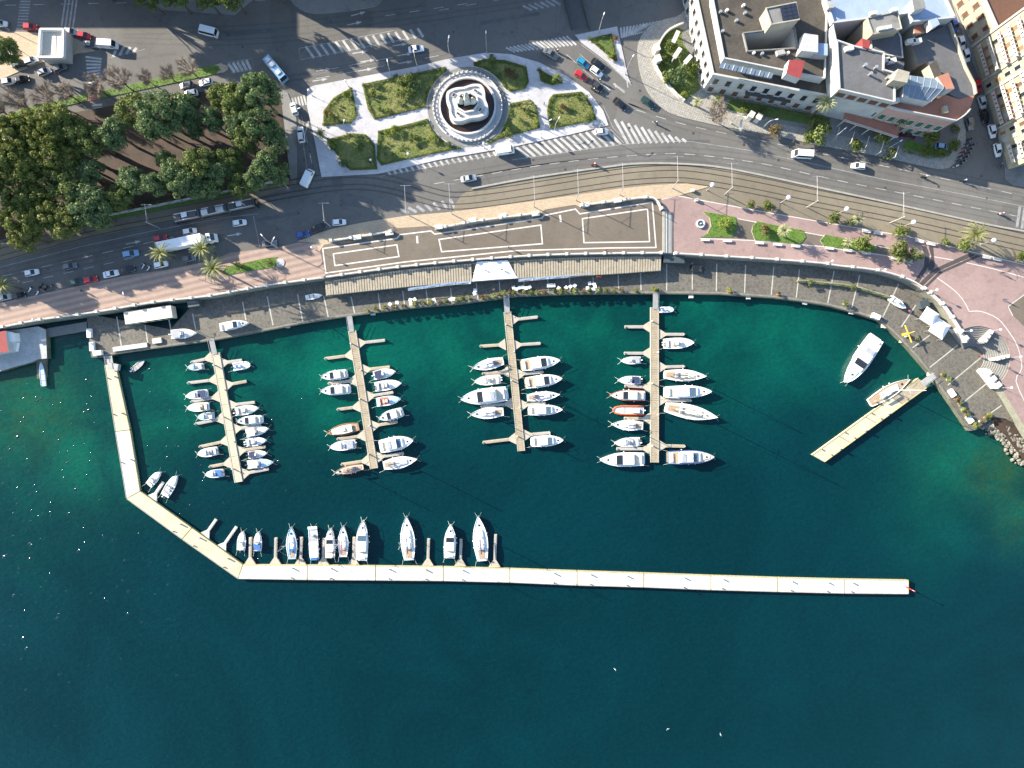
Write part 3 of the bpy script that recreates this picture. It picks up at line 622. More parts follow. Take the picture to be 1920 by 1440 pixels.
bars('crosswalk', 'paint_worn', (1908, 386), (1935, 392), (1902, 425), (1930, 432), 3, .8)
bars('hatching', 'paint', (945, 90), (1066, 67), (962, 98), (1084, 84), 17, .5)
bars('hatching', 'paint', (566, 88), (790, 52), (582, 110), (800, 68), 16, .7)
bars('hatching', 'paint_worn', (975, 12), (1040, -2), (992, 20), (1056, 8), 6, .6)
bars('hatching', 'paint', (424, 120), (466, 112), (436, 136), (474, 130), 5, .8)
bars('hatching', 'paint', (720, 320), (930, 284), (727, 329), (936, 291), 19, .6)
bars('hatching', 'paint', (962, 277), (1140, 239), (985, 296), (1170, 270), 15, .75)
bars('hatching', 'paint', (1146, 222), (1285, 262), (1172, 270), (1292, 266), 11, .75)
bars('hatching', 'paint_worn', (742, 394), (852, 372), (760, 400), (860, 390), 7, .8)
bars('hatching', 'paint', (215, 85), (262, 90), (206, 107), (255, 98), 4, .8)
mb = MB()
for s in ([(560, 91), (565, 112), (772, 71), (795, 65)], [(560, 91), (740, 57)], [(711, 331), (925, 291)], [(960, 300), (1110, 278), (1230, 264), (1300, 266), (1400, 281), (1500, 302), (1650, 335), (1800, 363), (1920, 387), (2000, 403)], [(0, 501), (150, 463), (290, 432), (420, 408), (485, 401)], [(215, 84), (273, 92), (208, 108)],
          [(1144, 242), (1170, 268)], [(475, 405), (487, 463)], [(425, 117), (472, 110), (476, 131), (433, 137)], [(1130, 196), (1150, 240), (1178, 268)], [(1090, 84), (1140, 120), (1184, 160)], [(560, 215), (578, 330)], [(583, 215), (604, 332)]):
    mb.flat(px(s), .16, ZM + .004)
struct(mb.build('road_marking', 'paint_thin')); mb = MB()
for line, dash, gap in (([(500, 0), (0, 10)], 3, 5), ([(590, 141), (780, 106)], 40, 3), ([(590, 148), (840, 101)], 4, 4), ([(600, 133), (780, 99)], 5, 3), ([(812, 345), (1000, 312), (1120, 297), (1230, 289), (1290, 289), (1420, 305), (1560, 336), (1720, 368), (1920, 408)], 3, 2.6),
                        ([(1190, 205), (1290, 235), (1420, 262), (1560, 292), (1700, 320), (1920, 368)], 3, 3), ([(0, 519), (130, 489), (260, 459), (330, 443)], 3, 3), ([(40, 531), (180, 499), (330, 466)], 3, 3), ([(1060, 100), (1110, 145), (1160, 188)], 4, 2.5), ([(1085, 100), (1135, 142), (1180, 178)], 4, 2.5), ([(820, 20), (1000, -12)], 3, 5),
                        ([(565, 215), (590, 330)], 3, 2.5), ([(200, 215), (330, 187)], 4, 3), ([(110, 215), (180, 205)], 3, 2.5), ([(720, 30), (900, 3)], 3, 4)):
    q = smooth(px(line), 4) if len(line) > 2 else px(line); L = plen(q); s = 0.4
    while s + dash < L:
        a, b = along(q, s), along(q, min(L, s + dash)); mb.flat([a[0], b[0]], .14, ZM); s += dash + gap
def arrow(mb, u, v, a):
    c = P(u, v); ca, sa = math.cos(a), math.sin(a)
    T = lambda x, y: (c.x + x * ca - y * sa, c.y + x * sa + y * ca, ZM)
    mb.face([T(-2.2, -.14), T(.6, -.14), T(.6, .14), T(-2.2, .14)]); mb.face([T(.6, -.5), T(2.2, 0), T(.6, .5)])
for u, v, d in ((600, 150, 9), (607, 131, 9), (685, 131, 9), (690, 114, 9), (760, 102, 9), (750, 84, 9), (675, 98, 9), (760, 117, 9), (555, 237, 105), (575, 240, 75), (665, 44, 12), (672, 26, 15), (440, 440, 10), (1133, 160, 140), (1160, 165, 140), (250, 455, 12), (1175, 150, 100)): arrow(mb, u, v, R(d))
struct(mb.build('road_marking', 'paint'))
slab('bus_lane', [(1056, -10), (1088, -10), (1104, 52), (1072, 58)], 'asphalt_old', h=.02)
bars('hatching', 'paint_worn', (1065, 0), (1078, 55), (1082, 0), (1094, 50), 9, .4)
for u0, u1 in ((1056, 1072), (1088, 1104)):
    t = thing('railing', 'dark metal railing along the %s side of the sunken lane at the top' % ('left' if u0 < 1060 else 'right'), 'railing', P(u0, 0))
    for i in range(16):
        k = i / 15; m = MB(t.location); p = P2(u0 + (u1 - u0) * k, -5 + 60 * k); m.box((p[0], p[1], GZ + .5), (.3, .3, 1.0)); m.build('post', 'dark_metal', t)
    m = MB(t.location); m.wall(P2(u0, -6), P2(u1, 56), .12, GZ + .85, GZ + .97); m.build('rail', 'dark_metal', t)

# repaired strips of newer or older asphalt and the covers of drains
for pts in ([(420, 60), (520, 52), (524, 60), (424, 69)], [(900, 40), (1010, 22), (1012, 28), (902, 47)], [(1240, 262), (1330, 262), (1332, 268), (1242, 268)], [(1560, 318), (1640, 334), (1638, 340), (1558, 324)], [(110, 470), (190, 452), (192, 458), (112, 476)], [(640, 360), (700, 372), (698, 392), (636, 384)], [(480, 410), (560, 395), (562, 402), (482, 417)], [(620, 330), (640, 330), (646, 350), (626, 352)], [(1830, 350), (1900, 366), (1898, 372), (1828, 356)], [(250, 108), (330, 98), (331, 103), (251, 113)]):
    mb = MB(); mb.sheet(px(pts), GZ + .004); struct(mb.build('road_patch', 'asphalt_old'))
gnd = bpy.data.objects['ground']; cov = MB(); cov.cyl((0, 0), .36, .36, -.02, .012, 12); cov = cov.mesh('drain_cover', ['rail'])
for u, v in ((300, 40), (455, 88), (520, 95), (620, 40), (680, 78), (850, 60), (960, 60), (1000, 300), (1060, 318), (1180, 240), (1300, 250), (1395, 272), (1460, 300), (1580, 300), (1660, 352), (1760, 350), (1850, 372), (1840, 330), (640, 385), (560, 400), (520, 430), (200, 480), (90, 505), (330, 455), (570, 300), (575, 270), (1100, 180), (1200, 170), (150, 140), (240, 130)):
    obj('drain_cover', cov, gnd, P(u, v))

# lanes darkened by tyres
for line in ([(860, 340), (1000, 316), (1120, 302), (1230, 295), (1290, 296), (1420, 313), (1560, 344), (1720, 376), (1920, 417)], [(850, 330), (1000, 305), (1120, 290), (1230, 282), (1290, 282), (1420, 297), (1560, 328), (1720, 360), (1920, 399)], [(1180, 190), (1290, 226), (1420, 254), (1560, 284), (1700, 312), (1920, 358)], [(1150, 185), (1250, 228), (1420, 268), (1560, 299), (1700, 328), (1920, 375)], [(0, 510), (130, 480), (260, 451), (420, 420)], [(0, 527), (130, 498), (260, 468), (420, 435)], [(480, 160), (620, 132), (800, 100)], [(560, 146), (700, 122), (840, 97)], [(230, 75), (400, 80), (560, 70), (800, 35), (1000, 5)], [(230, 60), (400, 55), (560, 45), (800, 15)], [(572, 215), (594, 325)]):
    q = smooth(px(line), 5)
    for d in (-.75, .75):
        mb = MB(); o_ = offset(q, d); mb.flat(o_, .42, GZ + .0025); struct(mb.build('tyre_track', 'tyre_lane'))
# ------------------------------------------------------------------ balustrades
def balustrade(pts, label, z=GZ, step=5.2, inset=0.35, hgt=1.0):
    q = offset(smooth(px(pts, z), 3), inset); c = along(q, plen(q) / 2)[0]
    t = thing('balustrade', label, 'balustrade', (c[0], c[1], z), 0, 'white stone balustrades of the waterfront')
    m = MB(t.location); m.ribbon(q, .42, z, z + .22); m.build('plinth', 'white_stone', t)
    m = MB(t.location); m.ribbon(q, .34, z + hgt - .16, z + hgt); m.build('handrail', 'white_stone', t)
    L = plen(q); m = MB(t.location)
    for i in range(int(L / .62)):
        p, a = along(q, (i + .5) * .62); m.box((p[0], p[1], z + (.22 + hgt - .16) / 2), (.2, .2, hgt - .38), a)
    tag(m.build('balusters', 'white_stone', t), kind='stuff')
    n = max(1, int(L / step)); pm = MB(); pm.box((0, 0, .57), (.62, .62, 1.14)); pm.box((0, 0, 1.2), (.82, .82, .14)); pm.box((0, 0, .12), (.8, .8, .24)); pme = pm.mesh('pillar', ['white_stone'])
    for i in range(n + 1):
        p, a = along(q, L * i / n); obj('pillar', pme, t, (p[0] - c[0], p[1] - c[1], 0), a)
balustrade(EDGE[0:8], 'white stone balustrade along the striped left promenade above the quay')
balustrade(EDGE[7:14], 'long white balustrade between the lined terrace and the slatted pergola')
balustrade(EDGE[14:22], 'white balustrade along the pink promenade above the dark quay', step=7)
balustrade(EDGE[22:25], 'short white balustrade above the two white tents', step=4)
balustrade([(622, 452), (670, 445), (733, 435)], 'short white balustrade along the upper left edge of the terrace', ZT, 5, 0)
balustrade([(835, 426), (889, 416), (950, 408), (1008, 400)], 'white balustrade along the middle of the terrace upper edge', ZT, 5, 0)
balustrade([(1090, 386), (1157, 377), (1212, 371), (1230, 377), (1239, 392)], 'white balustrade curving round the upper right corner of the terrace', ZT, 5, 0)
def block(name, label, cat, u, v, L, W, h, ang, m='white_stone', z=GZ, cap=True, group=None):
    t = thing(name, label, cat, P(u, v, z), ang, group)
    b = MB(); b.box((0, 0, h / 2), (L, W, h)); b.build('body', m, t)
    if cap:
        b = MB(); b.box((0, 0, h + .06), (L + .2, W + .2, .12)); b.build('cap', m, t)
    return t
for u, v, w in ((671, 446, 'left'), (731, 438, 'middle left'), (823, 427, 'middle'), (886, 414, 'centre'), (942, 406, 'centre right'), (1004, 402, 'right'), (1097, 385, 'far right'), (1157, 377, 'rightmost')):
    block('stone_block', 'white stone block on the terrace upper edge, %s of eight' % w, 'block', u, v, 2.1, 1.1, .95, R(9), z=ZT, group='white stone blocks on the terrace edge')
# low hedge wall inside the quay on the right
m = MB(); m.ribbon(smooth([P2(*q, QZ) for q in ((1494, 527), (1520, 529), (1587, 536), (1624, 545), (1690, 566))], 3), .6, QZ, QZ + .8); tag(m.build('planter_wall', 'kerb'), 'low stone planter wall with hedge on the right part of the quay', 'wall')
# ------------------------------------------------------------------ floating piers
def finger(mb, r, t, w, z, pier_dir):
    """finger pontoon with its triangular root"""
    d = Vector((t[0] - r[0], t[1] - r[1])); d.normalize(); n = Vector((-d.y, d.x))
    a = Vector(r); b = Vector(t); k = a + d * 2.1; pd = Vector(pier_dir)
    s = 1 if n.dot(pd) > 0 else -1
    mb.prism([tuple(a + pd * 1.75), tuple(a - pd * 1.75), tuple(k - n * s * w / 2), tuple(k + n * s * w / 2)], .12, z, 0, 0)
    mb.prism([tuple(k + n * w / 2), tuple(k - n * w / 2), tuple(b - n * w / 2), tuple(b + n * w / 2)], .1, z, 0, 0)
def pier(label, tile, main, width, gang, left, right, deck, seed):
    ou, ov, sc = tile; C = lambda x, y: (ou + x / sc, ov + y / sc); z = .75
    a, b = P2(*C(*main[:2]), z), P2(*C(*main[2:]), z); w = width / sc * (H - z) / F
    t = thing('floating_pier', label, 'pier', (a[0], a[1], 0)); L = math.dist(a, b); d = ((b[0] - a[0]) / L, (b[1] - a[1]) / L); nrm = (-d[1], d[0]); rng = random.Random(seed)
    ang = math.atan2(d[1], d[0]); nb = 5
    for i in range(nb):
        s0, s1 = L * i / nb, L * (i + 1) / nb - .06; p0 = (a[0] + d[0] * s0, a[1] + d[1] * s0); p1 = (a[0] + d[0] * s1, a[1] + d[1] * s1)
        m = MB(t.location); m.wall(p0, p1, w, -.3, z - .06); sec = m.build('float', 'frame_grey', t)
        m = MB(t.location); n = int((s1 - s0) / .5)
        for j in range(n):
            k = s0 + (j + .5) * (s1 - s0) / n; m.box((a[0] + d[0] * k, a[1] + d[1] * k, z - .03), ((s1 - s0) / n - .05, w - .5, .05 + rng.uniform(0, .012)), ang)
        tag(m.build('decking', deck, t), kind='stuff')
        for s in (1, -1):
            m = MB(t.location); q0 = (p0[0] + nrm[0] * s * (w / 2 - .12), p0[1] + nrm[1] * s * (w / 2 - .12)); q1 = (p1[0] + nrm[0] * s * (w / 2 - .12), p1[1] + nrm[1] * s * (w / 2 - .12)); m.wall(q0, q1, .24, z - .1, z + .05); m.build('edge_beam', 'frame_pale', t)
    g0, g1 = P2(*C(*gang[:2]), QZ), P2(*C(*gang[2:]), z)
    m = MB(t.location); gd = Vector((g1[0] - g0[0], g1[1] - g0[1], 0)).normalized(); gn = Vector((-gd.y, gd.x, 0))
    A, B = Vector((*g0, QZ + .08)), Vector((*g1, z + .12)); hw = .75
    m.add([A + gn * hw, A - gn * hw, B - gn * hw, B + gn * hw], [(0, 1, 2, 3)]); m.add([A + gn * hw - Vector((0, 0, .15)), A - gn * hw - Vector((0, 0, .15)), B - gn * hw - Vector((0, 0, .15)), B + gn * hw - Vector((0, 0, .15))], [(3, 2, 1, 0)]); m.build('gangway', 'frame_grey', t)
    for s in (1, -1):
        m = MB(t.location); m.tube([A + gn * hw * s, A + gn * hw * s + Vector((0, 0, .95)), B + gn * hw * s + Vector((0, 0, .95)), B + gn * hw * s], .05, 4); m.build('gangway_rail', 'steel', t)
    for fl, s in ((left, 1), (right, -1)):
        for k in fl:
            r, q = P2(*C(*k[:2]), z), P2(*C(*k[2:]), z)
            m = MB(t.location); finger(m, r, q, .85, z - .15, d); f = m.build('finger', 'frame_pale', t)
            e = Vector((q[0] - r[0], q[1] - r[1])).normalized(); m = MB(t.location); k0 = Vector(r) + e * 2.3; k1 = Vector(q) - e * .2; m.wall(tuple(k0), tuple(k1), .5, z - .15, z - .11); m.build('grating', 'frame_grey' if rng.random() < .6 else 'deck_wood', f)
            m = MB(t.location); m.box((q[0], q[1], z), (.35, .35, .35), ang); m.build('bollard', 'frame_grey', f)
    for i in range(5):                                   # service pedestals
        k = L * (i + .45) / 5; s = 1 if i % 2 else -1; p = (a[0] + d[0] * k + nrm[0] * s * (w / 2 - .35), a[1] + d[1] * k + nrm[1] * s * (w / 2 - .35))
        m = MB(t.location); m.box((p[0], p[1], z + .45), (.3, .3, .9), ang, 0, .8); m.box((p[0], p[1], z + .98), (.36, .36, .16), ang, 0); m.build('service_pedestal', 'white_stone', t)
    return t
pier('leftmost floating pier with tan deck and short finger pontoons', (330, 620, 4.8), (355, 200, 563, 1365), 74, (318, 75, 350, 215),
     [(320, 240, 135, 285), (362, 440, 105, 470), (388, 592, 135, 640), (418, 790, 170, 840), (462, 990, 210, 1045), (490, 1190, 300, 1225)],
     [(398, 290, 590, 265), (440, 490, 630, 455), (475, 670, 705, 645), (515, 885, 760, 850), (552, 1085, 800, 1045), (592, 1290, 830, 1245)], 'concrete_tan', 1)
pier('second floating pier from the left, planked deck with ten fingers', (560, 580, 4.5), (450, 180, 635, 1345), 66, (428, 55, 448, 190),
     [(452, 385, 220, 415), (482, 600, 250, 625), (515, 820, 325, 845), (555, 1065, 325, 1095), (590, 1275, 360, 1310)],
     [(495, 285, 725, 260), (540, 510, 765, 485), (575, 735, 795, 700), (615, 985, 830, 950), (655, 1250, 885, 1215)], 'deck_wood', 2)
pier('third floating pier from the left, planked deck below the white canopy', (830, 550, 4.645), (563, 160, 685, 1375), 66, (553, 10, 562, 170),
     [(548, 445, 325, 460), (575, 680, 345, 700), (605, 960, 335, 985), (638, 1265, 350, 1300)],
     [(595, 230, 825, 205), (618, 450, 850, 435), (648, 705, 875, 685), (680, 975, 895, 955), (708, 1235, 935, 1215)], 'deck_wood', 3)
pier('rightmost of the four parallel floating piers, straight planked deck', (1100, 550, 4.235), (540, 110, 540, 1345), 65, (547, 0, 545, 125),
     [(507, 265, 305, 265), (507, 475, 300, 475), (507, 745, 305, 735), (507, 995, 300, 992), (507, 1235, 240, 1235)],
     [(572, 325, 775, 325), (572, 585, 775, 580), (574, 850, 830, 850), (574, 1210, 780, 1215)], 'deck_wood', 4)
# ------------------------------------------------------------------ breakwater of concrete pontoons
BZ = 1.0
BW = [[(196, 684), (215, 680), (243, 806), (216, 809)], [(216, 809), (243, 806), (262, 921), (237, 935)], [(237, 935), (262, 921), (359, 990), (341, 1011)], [(341, 1011), (359, 990), (455, 1059), (446, 1085)],
      [(446, 1085), (455, 1059), (576, 1059.5), (576, 1087)]]
xt = [576, 704, 831, 956, 1082, 1207, 1333, 1458, 1583, 1704]; yt = [1059.5, 1061, 1062.5, 1066, 1070.5, 1074.5, 1079, 1083, 1086, 1088]; yb = [1087, 1088, 1089, 1092, 1097.5, 1101, 1106, 1109.5, 1112.5, 1113.5]
for i in range(9): BW.append([(xt[i], yb[i]), (xt[i], yt[i]), (xt[i + 1], yt[i + 1]), (xt[i + 1], yb[i + 1])])
broot = thing('breakwater', 'long bent breakwater of white and tan concrete pontoons round the marina', 'breakwater', P(450, 1072, 0))
CT = ['tan', 'white', 'tan', 'tan'] + ['white'] * 10
for i, quad in enumerate(BW):
    q = px(quad, BZ); c = (sum(p[0] for p in q) / 4, sum(p[1] for p in q) / 4)
    q = [(c[0] + (x - c[0]) * (1 - .12 / max(.5, math.dist((x, y), c))), c[1] + (y - c[1]) * (1 - .12 / max(.5, math.dist((x, y), c)))) for x, y in q]
    m = MB(broot.location); m.prism(q, -.6, BZ, 1, 0); sec = m.build('pontoon', ['concrete_' + CT[i], 'kerb'], broot)
    m = MB(broot.location); m.wall(q[1], q[2], .22, BZ - .25, BZ + .07); m.build('fender_beam', 'fender_wood', sec)
    m = MB(broot.location); m.wall(q[0], q[3], .2, BZ - .3, BZ + .05); m.build('outer_beam', 'kerb', sec)
    m = MB(broot.location); m.wall(q[2], q[3], .16, BZ - .1, BZ + .03); m.build('joint', 'fender_wood', sec)
    for k, o in (((i * .37) % .8 + .1, .8),) if i % 3 else ((.2, .8), (.75, .78)):
        p = (q[1][0] + (q[2][0] - q[1][0]) * k, q[1][1] + (q[2][1] - q[1][1]) * k); e = (q[0][0] + (q[3][0] - q[0][0]) * k, q[0][1] + (q[3][1] - q[0][1]) * k)
        m = MB(broot.location); g = (p[0] * o + e[0] * (1 - o), p[1] * o + e[1] * (1 - o)); m.box((g[0], g[1], BZ + .4), (.3, .3, .8), .5); m.build('service_pedestal', 'post_grey', sec)
        m = MB(broot.location); g = (p[0] * .12 + e[0] * .88, p[1] * .12 + e[1] * .88); m.cyl(g, .16, .2, BZ, BZ + .35, 8); m.build('bollard', 'dark_metal', sec)
        if (i * 3 + int(k * 10)) % 3 == 0:
            m = MB(broot.location); m.cyl(g, .05, .05, BZ + .35, BZ + 1.0, 6); m.box((g[0], g[1], BZ + 1.05), (.3, .22, .18), .6); m.build('mooring_light', 'dark_metal', sec)
BF = [((430, 950, 6.4), [(245, 695, 250, 370), (548, 695, 555, 375), (848, 698, 862, 365), (1125, 700, 1130, 380), (1487, 700, 1495, 365)]), ((700, 950, 6.4), [(652, 710, 662, 385), (1042, 716, 1052, 390), (1455, 728, 1467, 335)]),
      ((180, 860, 5.76), [(598, 438, 720, 255), (1165, 842, 1295, 655), (1345, 978, 1515, 735)])]
for (ou, ov, sc), fl in BF:
    for k in fl:
        r, q = P2(ou + k[0] / sc, ov + k[1] / sc, .7), P2(ou + k[2] / sc, ov + k[3] / sc, .7)
        d = (1, 0) if ou > 200 else Vector((97, -69)).normalized()
        m = MB(broot.location); finger(m, r, q, .8, .62, d); f = m.build('finger', 'frame_pale' if ou > 200 else 'concrete_white', broot)
        e = Vector((q[0] - r[0], q[1] - r[1])).normalized(); k0 = Vector(r) + e * 2.3; k1 = Vector(q) - e * .2
        m = MB(broot.location); m.wall(tuple(k0), tuple(k1), .46, .62, .66); m.build('grating', 'frame_grey' if ou > 200 else 'concrete_white', f)
# red navigation mast at the breakwater tip and the gangway at its root
t = thing('navigation_mast', 'leaning red and white navigation mast on the breakwater tip', 'mast', P(1700, 1101, BZ))
m = MB(); m.cyl((0, 0), .28, .2, 0, .8, 8); m.cyl((0, 0), .11, .08, .8, 2.6, 6); m.build('lower_mast', 'red_paint', t); m = MB(); m.cyl((0, 0), .08, .07, 2.6, 3.4, 6); m.build('upper_mast', 'white_stone', t); m = MB(); m.ball((0, 0, 3.5), .2); m.build('lamp', 'red_paint', t)
t = thing('gangway', 'short grey gangway from the quay corner to the breakwater root', 'gangway', P(205, 676, BZ))
m = MB(t.location); m.prism(px([(199, 668), (210, 667), (214, 690), (203, 692)], QZ), QZ - .02, QZ + .1); m.build('walkway', 'frame_grey', t)
for u in (199, 210):
    m = MB(t.location); a, b = P2(u, 668, QZ), P2(u + 4, 691, QZ); m.wall(a, b, .06, QZ + .9, QZ + 1.0); m.wall(a, b, .04, QZ + .45, QZ + .52); m.build('handrail', 'steel', t)
block('switch_cabinet', 'grey cabinet standing at the root of the breakwater', 'cabinet', 218, 688, 1.8, 2.6, 1.3, R(80), 'frame_grey', BZ)
# the diagonal jetty on the right
t = thing('floating_jetty', 'wide tan diagonal pontoon jetty beside the moored sailing yacht', 'jetty', P(1633, 787, 0))
jq = px([(1523, 853), (1546, 866), (1744, 722), (1722, 709)], .95); cs = lambda k: [tuple(Vector(jq[0]).lerp(Vector(jq[3]), k)), tuple(Vector(jq[1]).lerp(Vector(jq[2]), k))]
for i, cm in enumerate(('concrete_tan', 'concrete_tan', 'deck_wood', 'pave_grey')):
    a, b = cs(i / 4), cs((i + 1) / 4 - .004); m = MB(t.location); m.prism([a[0], a[1], b[1], b[0]], -.5, .95); m.build('pontoon', 'concrete_tan' if i < 3 else 'deck_wood', t)
for a, b in ((jq[0], jq[3]), (jq[1], jq[2])):
    m = MB(t.location); m.wall(a, b, .2, .75, 1.02); m.build('fender_beam', 'fender_wood', t)
for k in (.08, .3, .55, .8):
    for s in (0, 1):
        g = cs(k)[s]; c = cs(k)[1 - s]; m = MB(t.location); m.cyl((g[0] * .88 + c[0] * .12, g[1] * .88 + c[1] * .12), .15, .2, .95, 1.3, 8); m.build('bollard', 'dark_metal', t)
for k in (.16, .4, .62):
    g = Vector(cs(k)[0]).lerp(Vector(cs(k)[1]), .8); m = MB(t.location); m.box((g.x, g.y, 1.45), (.5, .4, 1.0), .6, 0, .7); m.build('service_pedestal', 'white_stone', t)
t = thing('gangway', 'short grey gangway joining the diagonal jetty to the quay', 'gangway', P(1740, 712, 1))
m = MB(t.location); a, b = P2(1728, 720, 1.3), P2(1752, 703, QZ); m.wall(a, b, 1.8, 1.55, 1.68); m.build('walkway', 'frame_grey', t)
for s in (1, -1):
    o = offset([a, b], s * .8); m = MB(t.location); m.wall(o[0], o[1], .06, 2.4, 2.5); m.build('handrail', 'steel', t)
# ------------------------------------------------------------------ boats
def wprof(kind, t):
    """half-beam (0..1) along the hull, t = 0 stern .. 1 bow"""
    if kind == 'sail': return max(.02, (.66 + .34 * math.sin(min(1, t / .45) * math.pi / 2)) if t < .45 else math.cos((t - .45) / .55 * math.pi / 2) ** .85)
    if kind in ('work',): return .93 if t < .1 else (1 if t < .85 else 1 - (t - .85) * 1.3)
    if kind == 'rib': return .95 if t < .6 else max(.1, math.sqrt(max(0, 1 - ((t - .6) / .42) ** 2.2)) * .95)
    return .9 + .1 * math.sin(min(1, t / .4) * math.pi / 2) if t < .45 else max(.03, (1 - ((t - .45) / .56) ** 2.1) ** .8)
def boat(kind, stern, bow, beam_px, label, hull='gel_white', deck='deck_white', opts='', z0=0, lines=None, group=None, name=None, roof=None):
    S, B = P(*stern, z0 + .8), P(*bow, z0 + .8); d = B - S; L = d.length; W = beam_px * (H - .8) / F; hw = W / 2
    nm = name or {'sail': 'sailing_yacht', 'cruiser': 'motor_cruiser', 'open': 'motorboat', 'rib': 'inflatable_boat', 'work': 'work_boat', 'wood': 'fishing_boat', 'row': 'rowing_boat'}[kind]
    t = thing(nm, label, 'boat', ((S.x + B.x) / 2, (S.y + B.y) / 2, z0), math.atan2(d.y, d.x), group)
    fb = {'sail': .95, 'cruiser': 1.15, 'open': .75, 'rib': .55, 'work': 1.0, 'wood': .8, 'row': .5}[kind] * (1 + .02 * (L - 8)); shk = 'sail' if kind in ('sail', 'wood') else ('rib' if kind == 'rib' else ('work' if kind == 'work' else 'motor'))
    X = lambda s: (s - .5) * L
    sheer = lambda s: fb * (1 + .28 * s * s)
    rings = []; NS = 14
    for i in range(NS + 1):
        s = i / NS; w = hw * wprof(shk, s); x = X(s); zt = sheer(s); fl = .78 if s > .5 else .88
        rings.append([(x - .12 * s * (s > .6), 0, -.35), (x, w * fl * .7, -.3), (x, w * fl, .05), (x, w, zt), (x, w * .93, zt + .03), (x, w * .88 - .03, zt - .08), (x, -(w * .88 - .03), zt - .08), (x, -w * .93, zt + .03), (x, -w, zt), (x, -w * fl, .05), (x, -w * fl * .7, -.3)])
    m = MB(); n = 11
    for i in range(NS):
        for k in range(n):
            k2 = (k + 1) % n; a, b = rings[i], rings[i + 1]; mi = 0
            if k == 5: mi = 1
            m.add([a[k], a[k2], b[k2], b[k]], [(3, 2, 1, 0)], mi)
    m.face(rings[0], 0); m.face(rings[-1][::-1], 0)
    m.build('hull', [hull, deck], t)
    def deckbox(name_, s0, s1, f, h, mt, zb=0, taper=.85, parent=None, front=.6):
        """superstructure that follows the hull outline"""
        r0, r1 = [], []; K = 8
        for side in (1, -1):
            for i in (range(K + 1) if side > 0 else range(K, -1, -1)):
                s = s0 + (s1 - s0) * i / K; w = hw * min(wprof(shk, s), wprof(shk, (s0 + s1) / 2) * 1.05) * f; zz = sheer((s0 + s1) / 2) - .08 + zb
                r0.append((X(s), side * w, zz)); sf = s0 + (s1 - s0) * (.03 + (front + .35) * i / K)
                r1.append((X(min(sf, s1)), side * w * taper, zz + h))
        mm = MB(); mm.loft([r0[::-1], r1[::-1]] if area([(p[0], p[1]) for p in r0]) < 0 else [r0, r1], 0, False, True); return mm.build(name_, mt, parent or t)
    def plate(name_, s0, s1, f, zz, mt, thick=.04, parent=None):
        mm = MB(); pts = []
        for side in (1, -1):
            for i in (range(5) if side > 0 else range(4, -1, -1)):
                s = s0 + (s1 - s0) * i / 4; pts.append((X(s), side * hw * wprof(shk, s) * f))
        mm.prism(pts, zz, zz + thick, 0, 0, True); return mm.build(name_, mt, parent or t)
    rng = random.Random(label)
    dz = lambda s: sheer(s) - .08
    if kind == 'cruiser':
        plate('cockpit', .03, .26, .76, dz(.15) + .01, 'teak' if 'k' in opts else 'deck_cream')
        c = deckbox('cabin', .22, .74, .80, .75, roof or 'gel_white', front=.5)
        ws = deckbox('windscreen', .50, .64, .70, .12, 'glass_dark' if 'g' not in opts else 'glass_blue', zb=.68, taper=.9, front=.6)
        deckbox('foredeck', .6, .93, .62, .22, deck, taper=.8, front=.55)
        if 'f' in opts:
            f2 = deckbox('flybridge', .24, .52, .66, .55, roof or 'gel_white', zb=.78, taper=.92, front=.6); plate('flybridge_seat', .27, .36, .5, dz(.4) + 1.34, 'cover_grey', .1, f2)
        else: plate('sunroof', .34, .46, .42, dz(.4) + .68, 'cover_grey' if 'c' in opts else 'pale_blue', .05)
        mm = MB()
        for s in (.07, ): mm.box((X(s), 0, dz(s) + .2), (L * .04, hw * 1.2, .35))
        mm.build('stern_seat', 'deck_white', t); plate('swim_platform', -.035, .0, .8, .25, 'teak' if 'k' in opts else 'gel_white', .1)
        if rng.random() < .3 and L < 11: plate('bimini', .04, .22, .72, dz(.2) + 1.5, rng.choice(('canvas_cream', 'cover_grey', 'cover_navy', 'awning_white')), .06)
        mm = MB(); mm.box((X(.83), 0, dz(.8) + .26), (.45, .45, .06)); mm.build('hatch', 'glass_dark', t)
        mm = MB(); mm.tube([(X(s), hw * wprof(shk, s) * .9, sheer(s) + .5) for s in (.55, .7, .85, .95)] + [(X(1.0), 0, sheer(1) + .55)] + [(X(s), -hw * wprof(shk, s) * .9, sheer(s) + .5) for s in (.95, .85, .7, .55)], .035, 4)
        for s in (.6, .75, .9):
            for k in (1, -1): mm.tube([(X(s), k * hw * wprof(shk, s) * .9, sheer(s)), (X(s), k * hw * wprof(shk, s) * .9, sheer(s) + .5)], .025, 4)
        mm.build('guard_rail', 'steel', t)
    elif kind == 'open':
        plate('cockpit', .05, .52, .72, dz(.3) + .01, {'b': 'cover_blue', 'n': 'cover_grey', 't': 'teak', 'o': 'orange'}.get(opts[:1], 'deck_cream'))
        deckbox('foredeck', .55, .96, .8, .2, deck, taper=.75, front=.55)
        mm = MB(); mm.box((X(.44), 0, dz(.4) + .4), (.7, hw * .7, .8), 0, 0, .8); mm.build('console', 'gel_white', t)
        mm = MB(); mm.box((X(.49), 0, dz(.4) + .85), (.1, hw * .95, .4)); mm.build('windscreen', 'glass_blue', t)
        mm = MB(); mm.box((X(.12), 0, dz(.1) + .2), (.6, hw * 1.3, .36)); mm.build('bench', 'deck_white', t)
        mm = MB(); mm.box((X(.31), 0, dz(.3) + .2), (.5, hw * .8, .36)); mm.build('helm_seat', 'deck_cream', t)
